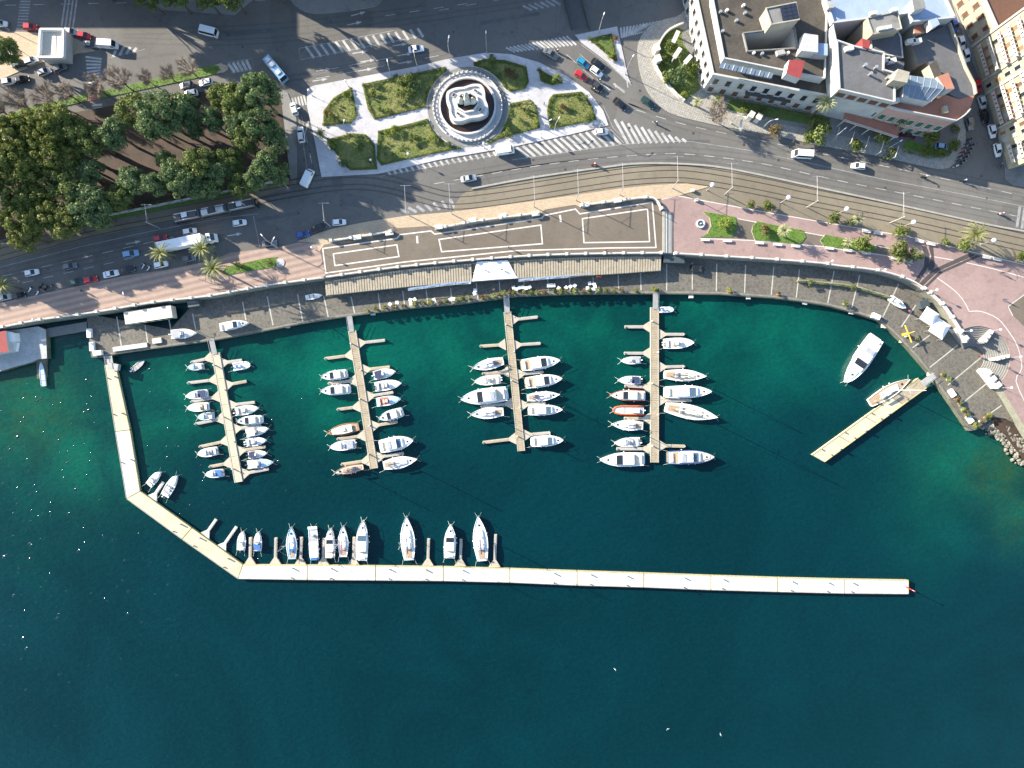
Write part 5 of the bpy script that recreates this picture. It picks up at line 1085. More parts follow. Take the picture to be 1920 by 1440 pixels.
a_, b_ = Vector(south[0]), Vector(south[1]); e = (b_ - a_).normalized(); nn = Vector((e.y, -e.x))
for z in (GZ + 3.9,):
    m = MB(B.location); m.wall(tuple(a_ + e * 6 + nn * 1.6), tuple(a_ + e * 22 + nn * 1.6), 3.0, z, z + .2); m.build('balcony', 'terracotta', B)
    m = MB(B.location); m.wall(tuple(a_ + e * 6 + nn * 3.1), tuple(a_ + e * 22 + nn * 3.1), .15, z + .9, z + 1.05); m.wall(tuple(a_ + e * 6 + nn * 3.1), tuple(a_ + e * 22 + nn * 3.1), .08, z + .2, z + .5); m.build('balcony_rail', 'stucco_white', B)
    for i in range(5):
        m = MB(B.location); q = a_ + e * (6.5 + i * 3.75) + nn * 2.9; m.cyl((q.x, q.y), .18, .16, GZ, z, 8); m.build('column', 'stucco_white', B)
for i in range(6):
    m = MB(B.location); q = a_ + e * (2 + i * 4.4) + nn * 4.2; m.tube([(q.x, q.y, GZ + 2.6), (q.x + nn.x * 3.2, q.y + nn.y * 3.2, GZ + 2.6)], .12, 4); m.tube([(q.x + nn.x * 3.2, q.y + nn.y * 3.2, GZ + 2.6), (q.x + nn.x * 3.2, q.y + nn.y * 3.2, GZ)], .1, 4); m.build('porch_frame', 'stucco_white', B)
# block with the pale blue roof
hC = GZ + 13.5
Cb = thing('apartment_block', 'tall block with a pale blue flat roof at the top edge', 'building', P(1660, 0, GZ))
rc_ = px([(1547, -60), (1547, 0), (1561, 44), (1625, 36), (1700, 26), (1710, 42), (1788, 34), (1772, 0), (1760, -60)], hC)
m = MB(Cb.location); m.prism(rc_, GZ, hC, 0, 1); m.build('wall', ['stucco_white', 'roof_blue'], Cb); parapet(Cb, rc_, hC, .6, .4, 'stucco_white')
bx_px(Cb, 'roof_room', [(1626, 34), (1682, 22), (1690, 54), (1636, 64)], GZ, hC + 2, 'stucco_cream', 'pave_grey', 'stucco_beige'); bx_px(Cb, 'roof_room', [(1710, 0), (1732, -2), (1736, 14), (1714, 20)], hC, hC + 2.5, 'stucco_white', 'pave_grey'); bx_px(Cb, 'roof_room', [(1550, 2), (1562, 1), (1564, 14), (1554, 15)], hC, hC + 1.6, 'frame_grey')
bx_px(Cb, 'roof_room', [(1712, 48), (1740, 40), (1744, 56), (1716, 66)], GZ, hC - 1.5, 'stucco_beige', 'terracotta'); bx_px(Cb, 'stair_hood', [(1742, 38), (1757, 33), (1762, 45), (1748, 53)], hC - 1, hC + 1.2, 'stucco_white', 'roof_blue')
for u, v in ((1637, 25), (1676, 19), (1652, 54), (1664, 52)):
    m = MB(Cb.location); m.box((*P2(u, v, hC + 2.4), hC + 2.4), (1.8, .9, .9), .2); m.build('cooling_unit', 'white_stone', Cb)
# cream apartment block with balconies at the right edge
hD = GZ + 19.5
D = thing('apartment_building', 'tall cream apartment building with stacked balconies at the right edge', 'building', P(1890, 180, GZ))
dw = px([(1822, 88), (1890, 318)], GZ); e = Vector((dw[0][0] - dw[1][0], dw[0][1] - dw[1][1])); LD = e.length; e.normalize(); nn = Vector((-e.y, e.x))
if nn.x > 0: nn = -nn
s0 = Vector(dw[1]); DP = lambda s, o=0: (s0.x + e.x * s + nn.x * o, s0.y + e.y * s + nn.y * o)
m = MB(D.location); m.prism([DP(0), DP(LD), DP(LD, -22), DP(0, -22)], GZ, hD, 0, 1); m.build('wall', ['stucco_cream', 'terracotta'], D)
m = MB(D.location); m.prism([DP(-.6, .6), DP(LD + .6, .6), DP(LD + .6, -22), DP(-.6, -22)], hD, hD + .5); m.build('cornice', 'stucco_white', D)
nst = 6; sth = (hD - GZ) / nst
bal = [(LD - 10.2, LD - 1.0), (LD - 24.5, LD - 14.8), (1.0, 6.5)]
fr = MB(); fr.box((0, 0, 1.0), (1.15, .14, 2.0)); frm = fr.mesh('window', ['stucco_white']); pb = MB(); pb.box((0, 0, 1.0), (.95, .24, 1.8))
pmats = [pb.mesh('pane', [k]) for k in ('shutter_ochre', 'glass_dark', 'cover_grey', 'shutter_brown')]; angD = math.atan2(e.y, e.x); rng = random.Random(4)
for st in range(nst):
    z = GZ + st * sth
    for b0, b1 in bal:
        if st == 0: continue
        m = MB(D.location); m.prism([DP(b0), DP(b1), DP(b1, 1.3), DP(b0, 1.3)], z - .12, z + .08, 0, 1, True); o = m.build('balcony', ['stucco_white', 'terracotta' if rng.random() < .5 else 'stucco_beige'], D)
        m = MB(D.location); m.wall(DP(b0, 1.3), DP(b1, 1.3), .12, z + .95, z + 1.07)
        m.build('balcony_rail', 'stucco_white', o)
        n = int((b1 - b0) / 1.15)
        for i in range(n):
            m = MB(D.location); k = b0 + (i + .5) * (b1 - b0) / n; m.wall(DP(k - .42, 1.3), DP(k + .42, 1.3), .06, z + .1, z + .93); m.build('balcony_panel', 'stucco_white', o)
        for k in (.2, .5, .8):
            q = DP(b0 + (b1 - b0) * k, .04); w = obj('window', frm, D, (q[0] - D.location.x, q[1] - D.location.y, z + .12 - GZ), angD); obj('pane', pmats[rng.randrange(4)], w)
    for k in (LD - 12.5, 8.2, 10.2, 12.6):
        q = DP(k, .04); w = obj('window', frm, D, (q[0] - D.location.x, q[1] - D.location.y, z + .9 - GZ), angD); obj('pane', pmats[rng.randrange(4)], w)
m = MB(D.location)
for k in (LD - .2, LD - 10.6, LD - 14.4, LD - 25):
    m = MB(D.location); m.wall(DP(k, .12), DP(k + .45, .12), .3, GZ, hD); m.build('pilaster', 'stucco_white', D)
E_ = thing('town_house', 'lower cream wing with brown roof at the top right corner', 'building', P(1850, 20, GZ)); hE = GZ + 8.5
ew = px([(1776, -60), (1786, 5), (1822, 86)], GZ); o1 = offset(ew, .0); back = [(ew[2][0] + 26, ew[2][1] + 10), (ew[0][0] + 30, ew[0][1])]
m = MB(E_.location); m.prism([ew[0], ew[1], ew[2], back[0], back[1]], GZ, hE, 0, 1); m.build('wall', ['stucco_beige', 'shutter_brown'], E_)
m = MB(E_.location); m.ribbon([ew[0], ew[1], ew[2]], 1.0, hE - .1, hE + .6); m.build('cornice', 'stucco_white', E_)
facade(E_, ew[1], ew[2], GZ, 2, 4, 1.1, 2.0, 4.0, 'shutter_brown', 1.2, frame='stucco_beige')
# garden walls, gate pillars and pergola at the palazzo
t = thing('garden_wall', 'curved white garden wall in front of the palazzo garden', 'wall', P(1240, 140)); m = MB(t.location); m.ribbon(smooth(px([(1226, 116), (1231, 132), (1250, 160), (1268, 180), (1282, 191)]), 3), .5, GZ, GZ + 1.2); m.build('wall', 'white_stone', t)
m = MB(t.location); m.ribbon(smooth(px([(1280, 46), (1255, 58), (1240, 74), (1230, 96)]), 3), .5, GZ, GZ + 1.2); m.build('wall', 'white_stone', t)
for u, v, w in ((1228, 98, 'upper'), (1230, 118, 'lower')): block('gate_pillar', '%s white gate pillar of the palazzo garden' % w, 'pillar', u, v, 1.4, 1.8, 2.6, R(20), 'white_stone')
for u, v, w in ((1403, 222, 'left'), (1417, 226, 'right')): block('gate_pillar', '%s of two white gate pillars on the pavement below the palazzo' % w, 'pillar', u, v, 1.3, 1.6, 2.6, R(-30), 'white_stone')
t = thing('garden_pergola', 'white garden pergola with two beams in the palazzo garden', 'pergola', P(1280, 108))
for (u0, v0), (u1, v1) in (((1264, 108), (1276, 90)), ((1284, 118), (1296, 104)), ((1262, 80), (1272, 58))):
    m = MB(t.location); a, b = P2(u0, v0, GZ + 3), P2(u1, v1, GZ + 3); m.wall(a, b, 1.2, GZ + 2.8, GZ + 3.1); m.build('beam', 'white_stone', t)
    for q in (a, b): m = MB(t.location); m.cyl(q, .25, .22, GZ + .2, GZ + 2.8, 8); m.build('column', 'white_stone', t)
slab('garden_court', [(1278, 60), (1294, 50), (1310, 100), (1314, 118), (1296, 104), (1280, 82)], 'pave_grey', h=.3)
block('sun_shade', 'long white banner post tilting over the road below the palazzo', 'sign', 1388, 236, .5, 3.2, .3, R(-8), 'white_stone', GZ + 2.2)
# buildings outside the frame that throw the long shade over the top of the square
for i, (u0, u1, v, h) in enumerate(((-460, -142, -80, 15.9), (-140, 68, -80, 15.5), (70, 214, -80, 20.5), (216, 348, -80, 11), (350, 480, -80, 15.5), (482, 630, -80, 21.5), (632, 946, -80, 18.5), (948, 1180, -80, 16))):
    t = thing('town_building', 'town building outside the top edge, %s from the left, shading the square' % ORD[i], 'building', P((u0 + u1) / 2, v, GZ)); q = px([(u0, v), (u1, v), (u1, v - 120), (u0, v - 120)])
    m = MB(t.location); m.prism(q, GZ, GZ + h, 0, 1); m.build('wall', ['stucco_beige', 'terracotta'], t); parapet(t, q, GZ + h, .8, .4, 'stucco_beige')
    facade(t, q[0], q[1], GZ, int(h / 3.6), int((u1 - u0) / 26), 1.2, 2.0, 3.5, 'shutter_brown', 1.0, frame='stucco_white')
# roofless white pavilion at the upper left
t = thing('pavilion', 'white square pavilion with high parapet and cream roof deck', 'pavilion', P(98, 92)); hz = GZ + 3.8
q = px([(75, 54), (119, 54), (118, 107), (72, 107)], hz); m = MB(t.location); m.prism(q, GZ, hz - .9, 0, 1); m.build('wall', ['stucco_white', 'deck_cream'], t); parapet(t, [(x * .985 + t.location.x * .015, y * .985 + t.location.y * .015) for x, y in q], hz - .9, 1.0, .5, 'gel_white')
m = MB(t.location); m.tube([(*P2(98, 62, hz), hz - .7), (*P2(97, 100, hz), hz - .7)], .06, 5); m.build('roof_pipe', 'post_grey', t)
t = thing('boat_house', 'red roofed house on the concrete jetty at the left edge', 'house', P(0, 648, QZ)); q = px([(-60, 630), (10, 620), (16, 659), (-60, 672)], QZ + 3); m = MB(t.location); m.prism(q, QZ, QZ + 3, 0, 1); m.build('wall', ['stucco_white', 'red_roof'], t)
q = px([(12, 621), (25, 624), (27, 640), (14, 642)], QZ + 2.2); m = MB(t.location); m.prism(q, QZ, QZ + 2.2); m.build('porch', 'gel_white', t); m = MB(t.location); m.box((*P2(32, 650, QZ), QZ + .5), (2.6, 1.3, 1.0), R(80)); m.build('store_box', 'gel_white', t)
# ------------------------------------------------------------------ pergola and awnings of the quayside restaurant
PZ = GZ - .3
pt_ = thing('pergola', 'long slatted timber pergola roof over the quayside restaurant', 'pergola', P(925, 515, QZ))
top = px([(609, 529), (760, 506), (893, 494), (952, 490), (1018, 486), (1140, 482), (1240, 482)], PZ); bot = px([(611, 554), (760, 538), (885, 528), (968, 522), (1060, 518), (1140, 514), (1239, 507)], PZ)
topr, botr = smooth(top, 4), smooth(bot, 4); LT, LB = plen(topr), plen(botr); ns = 128; xa, xb = P2(886, 500, PZ)[0], P2(962, 500, PZ)[0]
for i in range(ns):
    k = (i + .5) / ns; a, b = along(topr, LT * k)[0], along(botr, LB * k)[0]
    if xa < (a[0] + b[0]) / 2 < xb: continue
    m = MB(pt_.location); m.wall(a, b, .6, PZ - .05, PZ + .07 + .03 * (i % 3)); m.build('slat', 'slat_wood', pt_)
for rl in (topr, botr, [((a[0] + b[0]) / 2, (a[1] + b[1]) / 2) for a, b in zip(topr, botr)]):
    m = MB(pt_.location); m.ribbon(rl, .25, PZ - .35, PZ - .08); m.build('beam', 'slat_wood', pt_)
for i in range(24):
    q = along(botr, LB * (i + .5) / 24)[0]; m = MB(pt_.location); m.cyl(q, .12, .12, QZ, PZ - .1, 6); m.build('post', 'dark_metal', pt_)
m = MB(pt_.location); m.prism(offset(topr, .8) + offset(botr, .3)[::-1], PZ - .75, PZ - .6, 0, 0, True); m.build('ceiling', 'slat_wood', pt_)
t = thing('canopy', 'bright white fabric canopy in the middle of the pergola', 'canopy', P(925, 508, QZ)); q = px([(894, 491), (952, 488), (970, 521), (885, 527)], PZ + .5); m = MB(t.location); c4 = [(x, y, PZ + .45 if i < 2 else PZ + .1) for i, (x, y) in enumerate(q)]
cc = P(926, 503, PZ + .9); g = 9
def bil(s, r):
    A_, B_, C_, D_2 = (Vector(p) for p in c4); p = A_.lerp(B_, s).lerp(D_2.lerp(C_, s), r); p.z += .55 * math.sin(s * math.pi) * math.sin(r * math.pi) * (1 + .3 * math.cos(s * math.pi * 4)); return p
vv = [bil(i / g, j / g) for j in range(g + 1) for i in range(g + 1)]; m.add([tuple(p) for p in vv], [(j * (g + 1) + i, (j + 1) * (g + 1) + i, (j + 1) * (g + 1) + i + 1, j * (g + 1) + i + 1) for j in range(g) for i in range(g)]); m.build('fabric', 'tent_white', t, True)
for u, v in ((911, 507), (941, 505)):
    m = MB(t.location); m.ball((*P2(u, v, PZ + 1.1), PZ + 1.05), .28, 8, 6); m.build('mast_cap', 'dark_metal', t)
for (u, v) in ((886, 527), (969, 521)):
    m = MB(t.location); m.cyl(P2(u, v, PZ), .1, .1, QZ, PZ, 6); m.build('post', 'steel', t)
AWN = [(765, 541, 794, 537), (795, 537, 823, 533), (824, 533, 853, 529.5), (854, 529.5, 883, 528), (972, 524, 1000, 521.5), (1001, 521.5, 1029, 519), (1030, 519, 1058, 517), (1059, 517, 1087, 514), (1088, 514, 1112, 511)]
for i, (u0, v0, u1, v1) in enumerate(AWN):
    t = thing('awning', 'pale roll-out awning, %s from the left along the pergola front' % ORD[i], 'awning', P((u0 + u1) / 2, (v0 + v1) / 2, QZ + 2.3), 0, 'awnings along the pergola front'); m = MB(t.location)
    a, b = P(u0, v0 - 1, QZ + 2.5), P(u1, v1 - 1, QZ + 2.5); c, d = P(u1, v1 + 4, QZ + 2.1), P(u0, v0 + 4, QZ + 2.1); mid = (c + d) / 2 + Vector((0, .25, 0)); m.add([a, d, mid, c, b], [(0, 1, 2, 3, 4)]); m.build('fabric', 'awning_white', t)
    m = MB(t.location); m.tube([d, c], .06, 5); m.tube([a, d], .04, 4); m.tube([b, c], .04, 4); m.build('awning_frame', 'steel', t)
def tent(u, v, s, ang, label):
    t = thing('tent', label, 'tent', P(u, v, QZ), ang, 'white pyramid tents on the quay'); h = 2.2
    m = MB(); m.add([(-s, -s, h), (s, -s, h), (s, s, h), (-s, s, h), (0, 0, h + 2.0)] + [(-s * .5, -s * .5, h + .75), (s * .5, -s * .5, h + .75), (s * .5, s * .5, h + .75), (-s * .5, s * .5, h + .75)], [(0, 1, 6, 5), (1, 2, 7, 6), (2, 3, 8, 7), (3, 0, 5, 8), (5, 6, 4), (6, 7, 4), (7, 8, 4), (8, 5, 4)]); m.build('roof_fabric', 'tent_white', t)
    for i, j in ((-1, -1), (1, -1), (1, 1), (-1, 1)):
        m = MB(); m.cyl((i * s * .97, j * s * .97), .06, .06, 0, h, 6); m.build('pole', 'steel', t)
tent(1733, 595, 2.1, R(-33), 'upper left of two white pyramid tents on the quay'); tent(1752, 617, 2.4, R(-33), 'lower right of two white pyramid tents on the quay')
block('container', 'dark store container under the wall at the right end of the pergola', 'container', 1260, 488, 6, 2.4, 2.4, R(-2), 'container', QZ, False)
block('container', 'blue grey container under the wall on the left of the quay', 'container', 370, 569, 3.4, 2.4, 2.4, R(9), 'container', QZ, False)
t = block('kiosk', 'long low quay shed with a cream roof by the left wall', 'shed', 288, 592, 13.5, 3.4, 2.6, R(8.5), 'deck_cream', QZ, True)
m = MB(); 
for i in range(6): m.box((-5.5 + i * 2.2, -1.72, 1.3), (1.2, .06, 1.6))
m.build('shutter', 'shutter_green', t)
block('store_box', 'white box on the quay corner next to the breakwater', 'box', 186, 662, 2.4, 1.4, 1.0, R(5), 'gel_white', QZ, False)
block('platform', 'long pale ramp plank lying on the left quay edge', 'ramp', 245, 651, 10, 1.3, .4, R(8), 'white_stone', QZ, False)
block('crate', 'pale flat crate on the left quay', 'crate', 296, 639, 2.6, 1.5, .6, R(8), 'deck_cream', QZ, False)
for v, w in ((625, 'upper'), (650, 'lower')): block('store_box', '%s of two white boxes on the left end of the quay' % w, 'box', 170 + (v - 625) / 5, v, 1.2, 2.6, .9, R(3), 'gel_white', QZ, False)
block('ice_box', 'white tank standing at the edge of the curved quay', 'box', 1640, 594, 2.2, 1.4, 1.1, R(-25), 'gel_white', QZ, False)
for (u, v), w in (((1783, 737), 'upper'), ((1816, 786), 'lower')): block('planter', '%s white planter box on the lower right quay edge' % w, 'planter', u, v, 2.2, 1.3, .8, R(-55), 'gel_white', QZ, False)
block('dark_tank', 'dark blue grey water tank behind the white tents', 'tank', 1727, 571, 2.6, 2.2, 1.6, R(20), 'container', QZ, False)
t = thing('quay_crane', 'yellow cross shaped boat crane on the curved quay edge', 'crane', P(1693, 627, QZ), R(-70))
m = MB(); m.cyl((0, 0), .35, .25, 0, 2.2, 8); m.build('column', 'yellow', t); m = MB(); m.tube([(-2.6, 0, 2.3), (2.6, 0, 2.5)], .16, 6); m.build('jib', 'yellow', t); m = MB(); m.tube([(0, -1.9, 2.4), (0, 1.9, 2.4)], .12, 6); m.build('cross_arm', 'yellow', t)
m = MB(); m.box((.4, .6, .5), (1, .9, 1)); m.build('winch_box', 'gel_white', t)
# half-round basin on the promenade
t = thing('drinking_fountain', 'small round white basin on the pink promenade', 'fountain', P(1313, 420, ZP)); m = MB(); ring(m, .85, 1.25, 0, .5, 20); m.build('rim', 'marble', t); m = MB(); m.sheet(arc((0, 0), .9, 0, 360, 20)[:-1], .3); m.build('water', 'glass_blue', t); m = MB(); m.cyl((0, 0), .25, .15, 0, .9, 8); m.build('spout', 'marble', t)
# ------------------------------------------------------------------ vehicles
CT_ = {'hatchback': (3.9, 1.68, 1.48, .62, .95), 'sedan': (4.5, 1.76, 1.44, .60, .92), 'suv': (4.5, 1.86, 1.70, .72, 1.02), 'van': (5.3, 2.0, 2.35, .9, 1.2), 'minibus': (5.6, 2.05, 2.5, .9, 1.25), 'bus': (8.6, 2.4, 2.95, 1.0, 1.3), 'convertible': (4.2, 1.76, 1.3, .62, .9)}
cache = {}
def car_parts(kind, col):
    k = (kind, col)
    if k in cache: return cache[k]
    L, W, Hh, hood, belt = CT_[kind]; hl, hw = L / 2, W / 2; boxy = kind in ('van', 'minibus', 'bus'); out = []
    prof = [(-hl, .80, belt * .82), (-hl + .12, .94, belt * .98), (-hl + .5, 1, belt), (-.1 * L, 1, belt), (.16 * L, 1, belt * .99), (.22 * L, .99, belt * .95), (hl - .55, .96, hood + .12), (hl - .15, .88, hood), (hl, .72, hood * .78)]
    if boxy: prof = [(-hl, .95, belt), (-hl + .3, 1, belt), (hl - .9, 1, belt), (hl - .2, .95, belt * .92), (hl, .84, belt * .7)]
    m = MB(); rings = []
    for x, f, zt in prof:
        w = hw * f; rings.append([(x, -w * .9, .24), (x, w * .9, .24), (x, w, .42), (x, w, zt - .12), (x, w * .9, zt), (x, 0, zt + .03), (x, -w * .9, zt), (x, -w, zt - .12), (x, -w, .42)])
    m.loft(rings); out.append(('body', m.mesh('body', ['car ' + col], sm=False)))
    if kind == 'convertible':
        m = MB(); m.box((-.35, 0, belt + .02), (1.7, W * .74, .06)); out.append(('interior', m.mesh('interior', ['cloth_dark'])))
        m = MB(); m.box((.55, 0, belt + .2), (.12, W * .8, .34)); out.append(('windscreen', m.mesh('windscreen', ['glass_dark'])))
    else:
        if boxy: b0, b1, r0, r1 = -hl + .05, hl - .45, -hl + .15, hl - 1.0
        elif kind == 'sedan': b0, b1, r0, r1 = -hl + .75, .24 * L, -hl + 1.35, .02 * L
        else: b0, b1, r0, r1 = -hl + .15, .25 * L, -hl + .55, .04 * L
        wb, wr = hw * .93, hw * (.76 if not boxy else .88)
        base = [(b0, -wb, belt - .02), (b1, -wb, belt - .02), (b1, wb, belt - .02), (b0, wb, belt - .02)]; roof = [(r0, -wr, Hh - .06), (r1, -wr, Hh - .06), (r1, wr, Hh - .06), (r0, wr, Hh - .06)]
        m = MB(); m.loft([base, roof]); out.append(('glass', m.mesh('glass', ['glass_dark' if not boxy else ('car ' + col if kind == 'van' else 'glass_dark')])))
        m = MB(); ov = .03; rp = [(x + (ov if x > 0 else -ov), y * 1.03) for x, y, z in roof]; m.prism(rp, Hh - .07, Hh, 0, 0, True)
        for i in range(4):
            a, b = Vector(base[i]), Vector(roof[i]); m.tube([a + (a - Vector((a.x * .97, a.y * .985, a.z))), b + Vector((0, (b.y > 0) * .02 - (b.y < 0) * .02, 0))], .055, 4)
        out.append(('roof', m.mesh('roof', ['car ' + col])))
        if kind in ('van',): 
            m = MB(); m.add([(b1 - .02, -wb * .9, belt + .05), (b1 - .02, wb * .9, belt + .05), (r1 + .06, wr * .92, Hh - .12), (r1 + .06, -wr * .92, Hh - .12)], [(0, 1, 2, 3)]); m.v = [(x + .05, y, z + .03) for x, y, z in m.v]; out.append(('windscreen', m.mesh('windscreen', ['glass_dark'])))
            for s in (1, -1):
                m = MB(); m.box((b1 - .75, s * (wb - .02), belt + .3), (.9, .1, .5)); out.append(('side_window', m.mesh('side_window', ['glass_dark'])))
        if kind == 'bus':
            m = MB()
            for x in (-2.4, .4, 2.2): m.box((x, 0, Hh + .12), (1.3, 1.3, .24))
            out.append(('roof_unit', m.mesh('roof_unit', ['car silver'])))
    m = MB(); m.ycyl((0, 0, 0), .32 if not boxy else .38, .22); wm = m.mesh('wheel', ['rubber']); m = MB(); m.ycyl((0, 0, 0), .19, .235); rm = m.mesh('rim', ['steel'])
    wx = hl * .62
    for x in (wx, -wx):
        for s in (1, -1): out.append(('wheel', wm, (x, s * (hw - .1), .32 if not boxy else .38), rm))
    m = MB(); m.box((0, 0, 0), (.14, .34, .16)); hm = m.mesh('headlight', ['steel']); m = MB(); m.box((0, 0, 0), (.1, .26, .22)); tm = m.mesh('taillight', ['red_paint'])
    for s in (1, -1): out.append(('headlight', hm, (hl - .12, s * hw * .66, hood * .86 if not boxy else belt * .62))); out.append(('taillight', tm, (-hl + .04, s * hw * .72, belt * .74)))
    cache[k] = out; return out
def car(kind, col, u, v, deg, label, z=GZ, name=None, group=None):
    nm = name or {'van': 'delivery_van', 'minibus': 'minibus', 'bus': 'bus'}.get(kind, 'car')
    cat = {'van': 'van', 'minibus': 'minibus', 'bus': 'bus'}.get(kind, 'car')
    t = thing(nm, label, cat, P(u, v, z + .012), R(deg), group or 'cars and vans on the streets')
    for p in car_parts(kind, col):
        o = obj(p[0], p[1], t, p[2] if len(p) > 2 else None)
        if len(p) > 3: obj('rim', p[3], o)
    return t
h, s, S_, v_ = 'hatchback', 'sedan', 'suv', 'van'
for a in (
    (h, 'red', 60, 53, 0, 'red car left of the white square pavilion'), (h, 'white', 4, 47, 0, 'white car at the left edge near the top corner'), (h, 'silver', 136, 62, -6, 'silver car directly right of the white pavilion'), (h, 'red', 161, 69, -10, 'red car between the silver car and the parked van right of the pavilion'),
    (s, 'grey', 174, 86, -5, 'dark grey car above the pedestrian crossing near the pavilion'), (v_, 'white', 207, 87, -4, 'white van at the tip of the painted triangle'), (h, 'silver', 87, 137, 22, 'silver car parked below the pavilion, left of a pair'), (h, 'grey', 116, 130, 22, 'grey car parked below the pavilion, right of a pair'),
    (h, 'white', 20, 155, 10, 'white car at the left edge above the bare trees'), (s, 'black', 43, 151, 10, 'black car at the left edge above the bare trees'), (h, 'white', 62, 116, 20, 'white car just under the pavilion corner'), (s, 'dark green', 40, 122, 12, 'dark green car under the tree at the left edge'),
    ('minibus', 'white', 393, 63, 166, 'white minibus alone in the shaded top road'), (h, 'grey', 352, 162, 190, 'dark grey car below the grass strip'), (h, 'white', 360, 177, 190, 'white car beside the dark grey car above the park'), (h, 'white', 388, 157, 190, 'white car at the right end of the grass strip'),
    ('bus', 'light blue', 519, 133, 130, 'pale blue bus turning beside the plaza'), (h, 'white', 553, 206, 108, 'white car in the side street next to the crossing'), (S_, 'white', 566, 254, 97, 'white car in the side street beside the small palm'), (v_, 'white', 579, 336, 65, 'white van leaving the side street by the tram tracks'),
    (s, 'white', 781, 94, 8, 'white car above the plaza on the arrow marked road'), (s, 'grey', 1032, 103, -32, 'grey car on the road right of the plaza top'), (h, 'teal', 1093, 121, -36, 'teal car waiting on the road right of the plaza'), (s, 'black', 1121, 123, -38, 'black car beside the teal car'),
    (h, 'white', 1118, 137, -36, 'white car between the red car and the black car'), (h, 'red', 1089, 144, -33, 'bright red car right of the plaza'), ('convertible', 'black', 1119, 163, -40, 'black open car behind the red car'), (s, 'black', 1162, 197, -40, 'black car left of a pair below the triangular island'), (s, 'dark green', 1214, 194, -38, 'dark green car beside the curved cobbled pavement'),
    (h, 'white', 1127, 249, 4, 'white car parked at the right tip of the plaza'), (v_, 'white', 947, 285, 9, 'white van on the road below the fountain'), (s, 'silver', 879, 336, 10, 'silver car on the road at the end of the tram kerb'), ('minibus', 'white', 1501, 292, 176, 'white minibus on the main road below the palazzo'), (h, 'white', 1607, 313, 174, 'white car on the main road near the corner house'),
    (h, 'blue', 1786, 50, -72, 'blue car in the narrow street at the top right'), (h, 'white', 1799, 82, -72, 'white car in the narrow street, upper of two'), (h, 'white', 1808, 106, -70, 'white car in the narrow street, lower of two'), (h, 'red', 1829, 163, -68, 'red car in the narrow street by the rounded corner'), (h, 'silver', 1838, 194, -72, 'silver car parked along the apartment building'),
    (s, 'black', 1843, 221, -74, 'black car parked along the apartment building'), (h, 'grey', 1815, 233, -75, 'grey car by the rounded garden corner'), (h, 'white', 1857, 248, -76, 'white car parked along the apartment building'), (h, 'white', 1867, 283, -78, 'white car at the lower end of the narrow street'), (h, 'light blue', 1763, 277, -8, 'pale blue car in the garden drive of the corner house'),
    (s, 'dark red', 1700, 256, -8, 'dark red car under the porch of the corner house'), (h, 'white', 63, 512, 12, 'white car on the lower left road, leftmost in the lane'), (h, 'grey', 134, 500, 12, 'grey roofed car on the lower left road, second in the lane'), (S_, 'light blue', 248, 477, 12, 'light blue car on the lower left road'), (h, 'red', 303, 448, 11, 'red car behind the long white truck'),
    (h, 'white', 358, 435, 11, 'white car beside the long truck trailer'), (s, 'white', 211, 514, 12, 'white car parked along the striped promenade'), (s, 'black', 241, 506, 12, 'black car parked in front of the white car on the promenade edge'), (h, 'red', 173, 525, 12, 'red car parked along the striped promenade'), (s, 'dark green', 146, 529, 12, 'dark green car parked behind the red car on the promenade edge'),
    (h, 'white', 304, 497, 12, 'white car parked under the left palm'), (h, 'grey', 356, 486, 12, 'grey car parked between two palms'), (h, 'silver', 12, 558, 12, 'silver car parked at the lower left edge'), (h, 'black', 38, 555, 12, 'black car parked at the lower left edge'), (h, 'white', 451, 419, 9, 'white car beside the tram, near the stop line'),
    ('convertible', 'grey', 507, 457, 6, 'dark open car parked left of the terrace, under the curved lamp'), (h, 'blue', 569, 441, 14, 'bright blue car parked beside the terrace approach'), (s, 'black', 599, 428, 24, 'black car parked at an angle beside the blue car'), (h, 'white', 637, 418, 4, 'white car parked above the terrace left end')):
    car(*a)
car(S_, 'black', 1307, 505, -8, 'black car parked alone on the quay right of the pergola', QZ)
# articulated truck
t = thing('truck', 'long white articulated truck beside the palms', 'truck', P(362, 457), R(11.5)); 
m = MB(); m.box((-2.2, 0, 2.35), (12.8, 2.5, 2.7)); tr = m.build('trailer', 'car white', t); m = MB(); m.box((-2.2, 0, 3.74), (12.86, 2.56, .1)); m.build('roof_edge', 'car white', tr)
m = MB(); m.loft([[(5.3, -1.2, .5), (5.3, 1.2, .5), (5.3, 1.15, 3.0), (5.3, -1.15, 3.0)], [(6.5, -1.2, .5), (6.5, 1.2, .5), (6.4, 1.1, 2.9), (6.4, -1.1, 2.9)], [(7.6, -1.15, .5), (7.6, 1.15, .5), (7.2, 1.05, 2.2), (7.2, -1.05, 2.2)]]); cb = m.build('cab', 'car white', t)
m = MB(); m.add([(6.5, -1.0, 2.92), (6.5, 1.0, 2.92), (7.3, .95, 2.2), (7.3, -.95, 2.2)], [(3, 2, 1, 0)]); m.v = [(x + .05, y, z + .05) for x, y, z in m.v]; m.build('windscreen', 'glass_dark', cb); m = MB(); m.box((5.9, 0, 3.05), (.6, .6, .1)); m.build('roof_hatch', 'glass_dark', cb)
wm = MB(); wm.ycyl((0, 0, 0), .5, .35); wm = wm.mesh('wheel', ['rubber'])
for x in (-7.2, -6.0, -4.8, 4.2, 6.6):
    for sy in (1, -1): obj('wheel', wm, t, (x, sy * 1.05, .5))
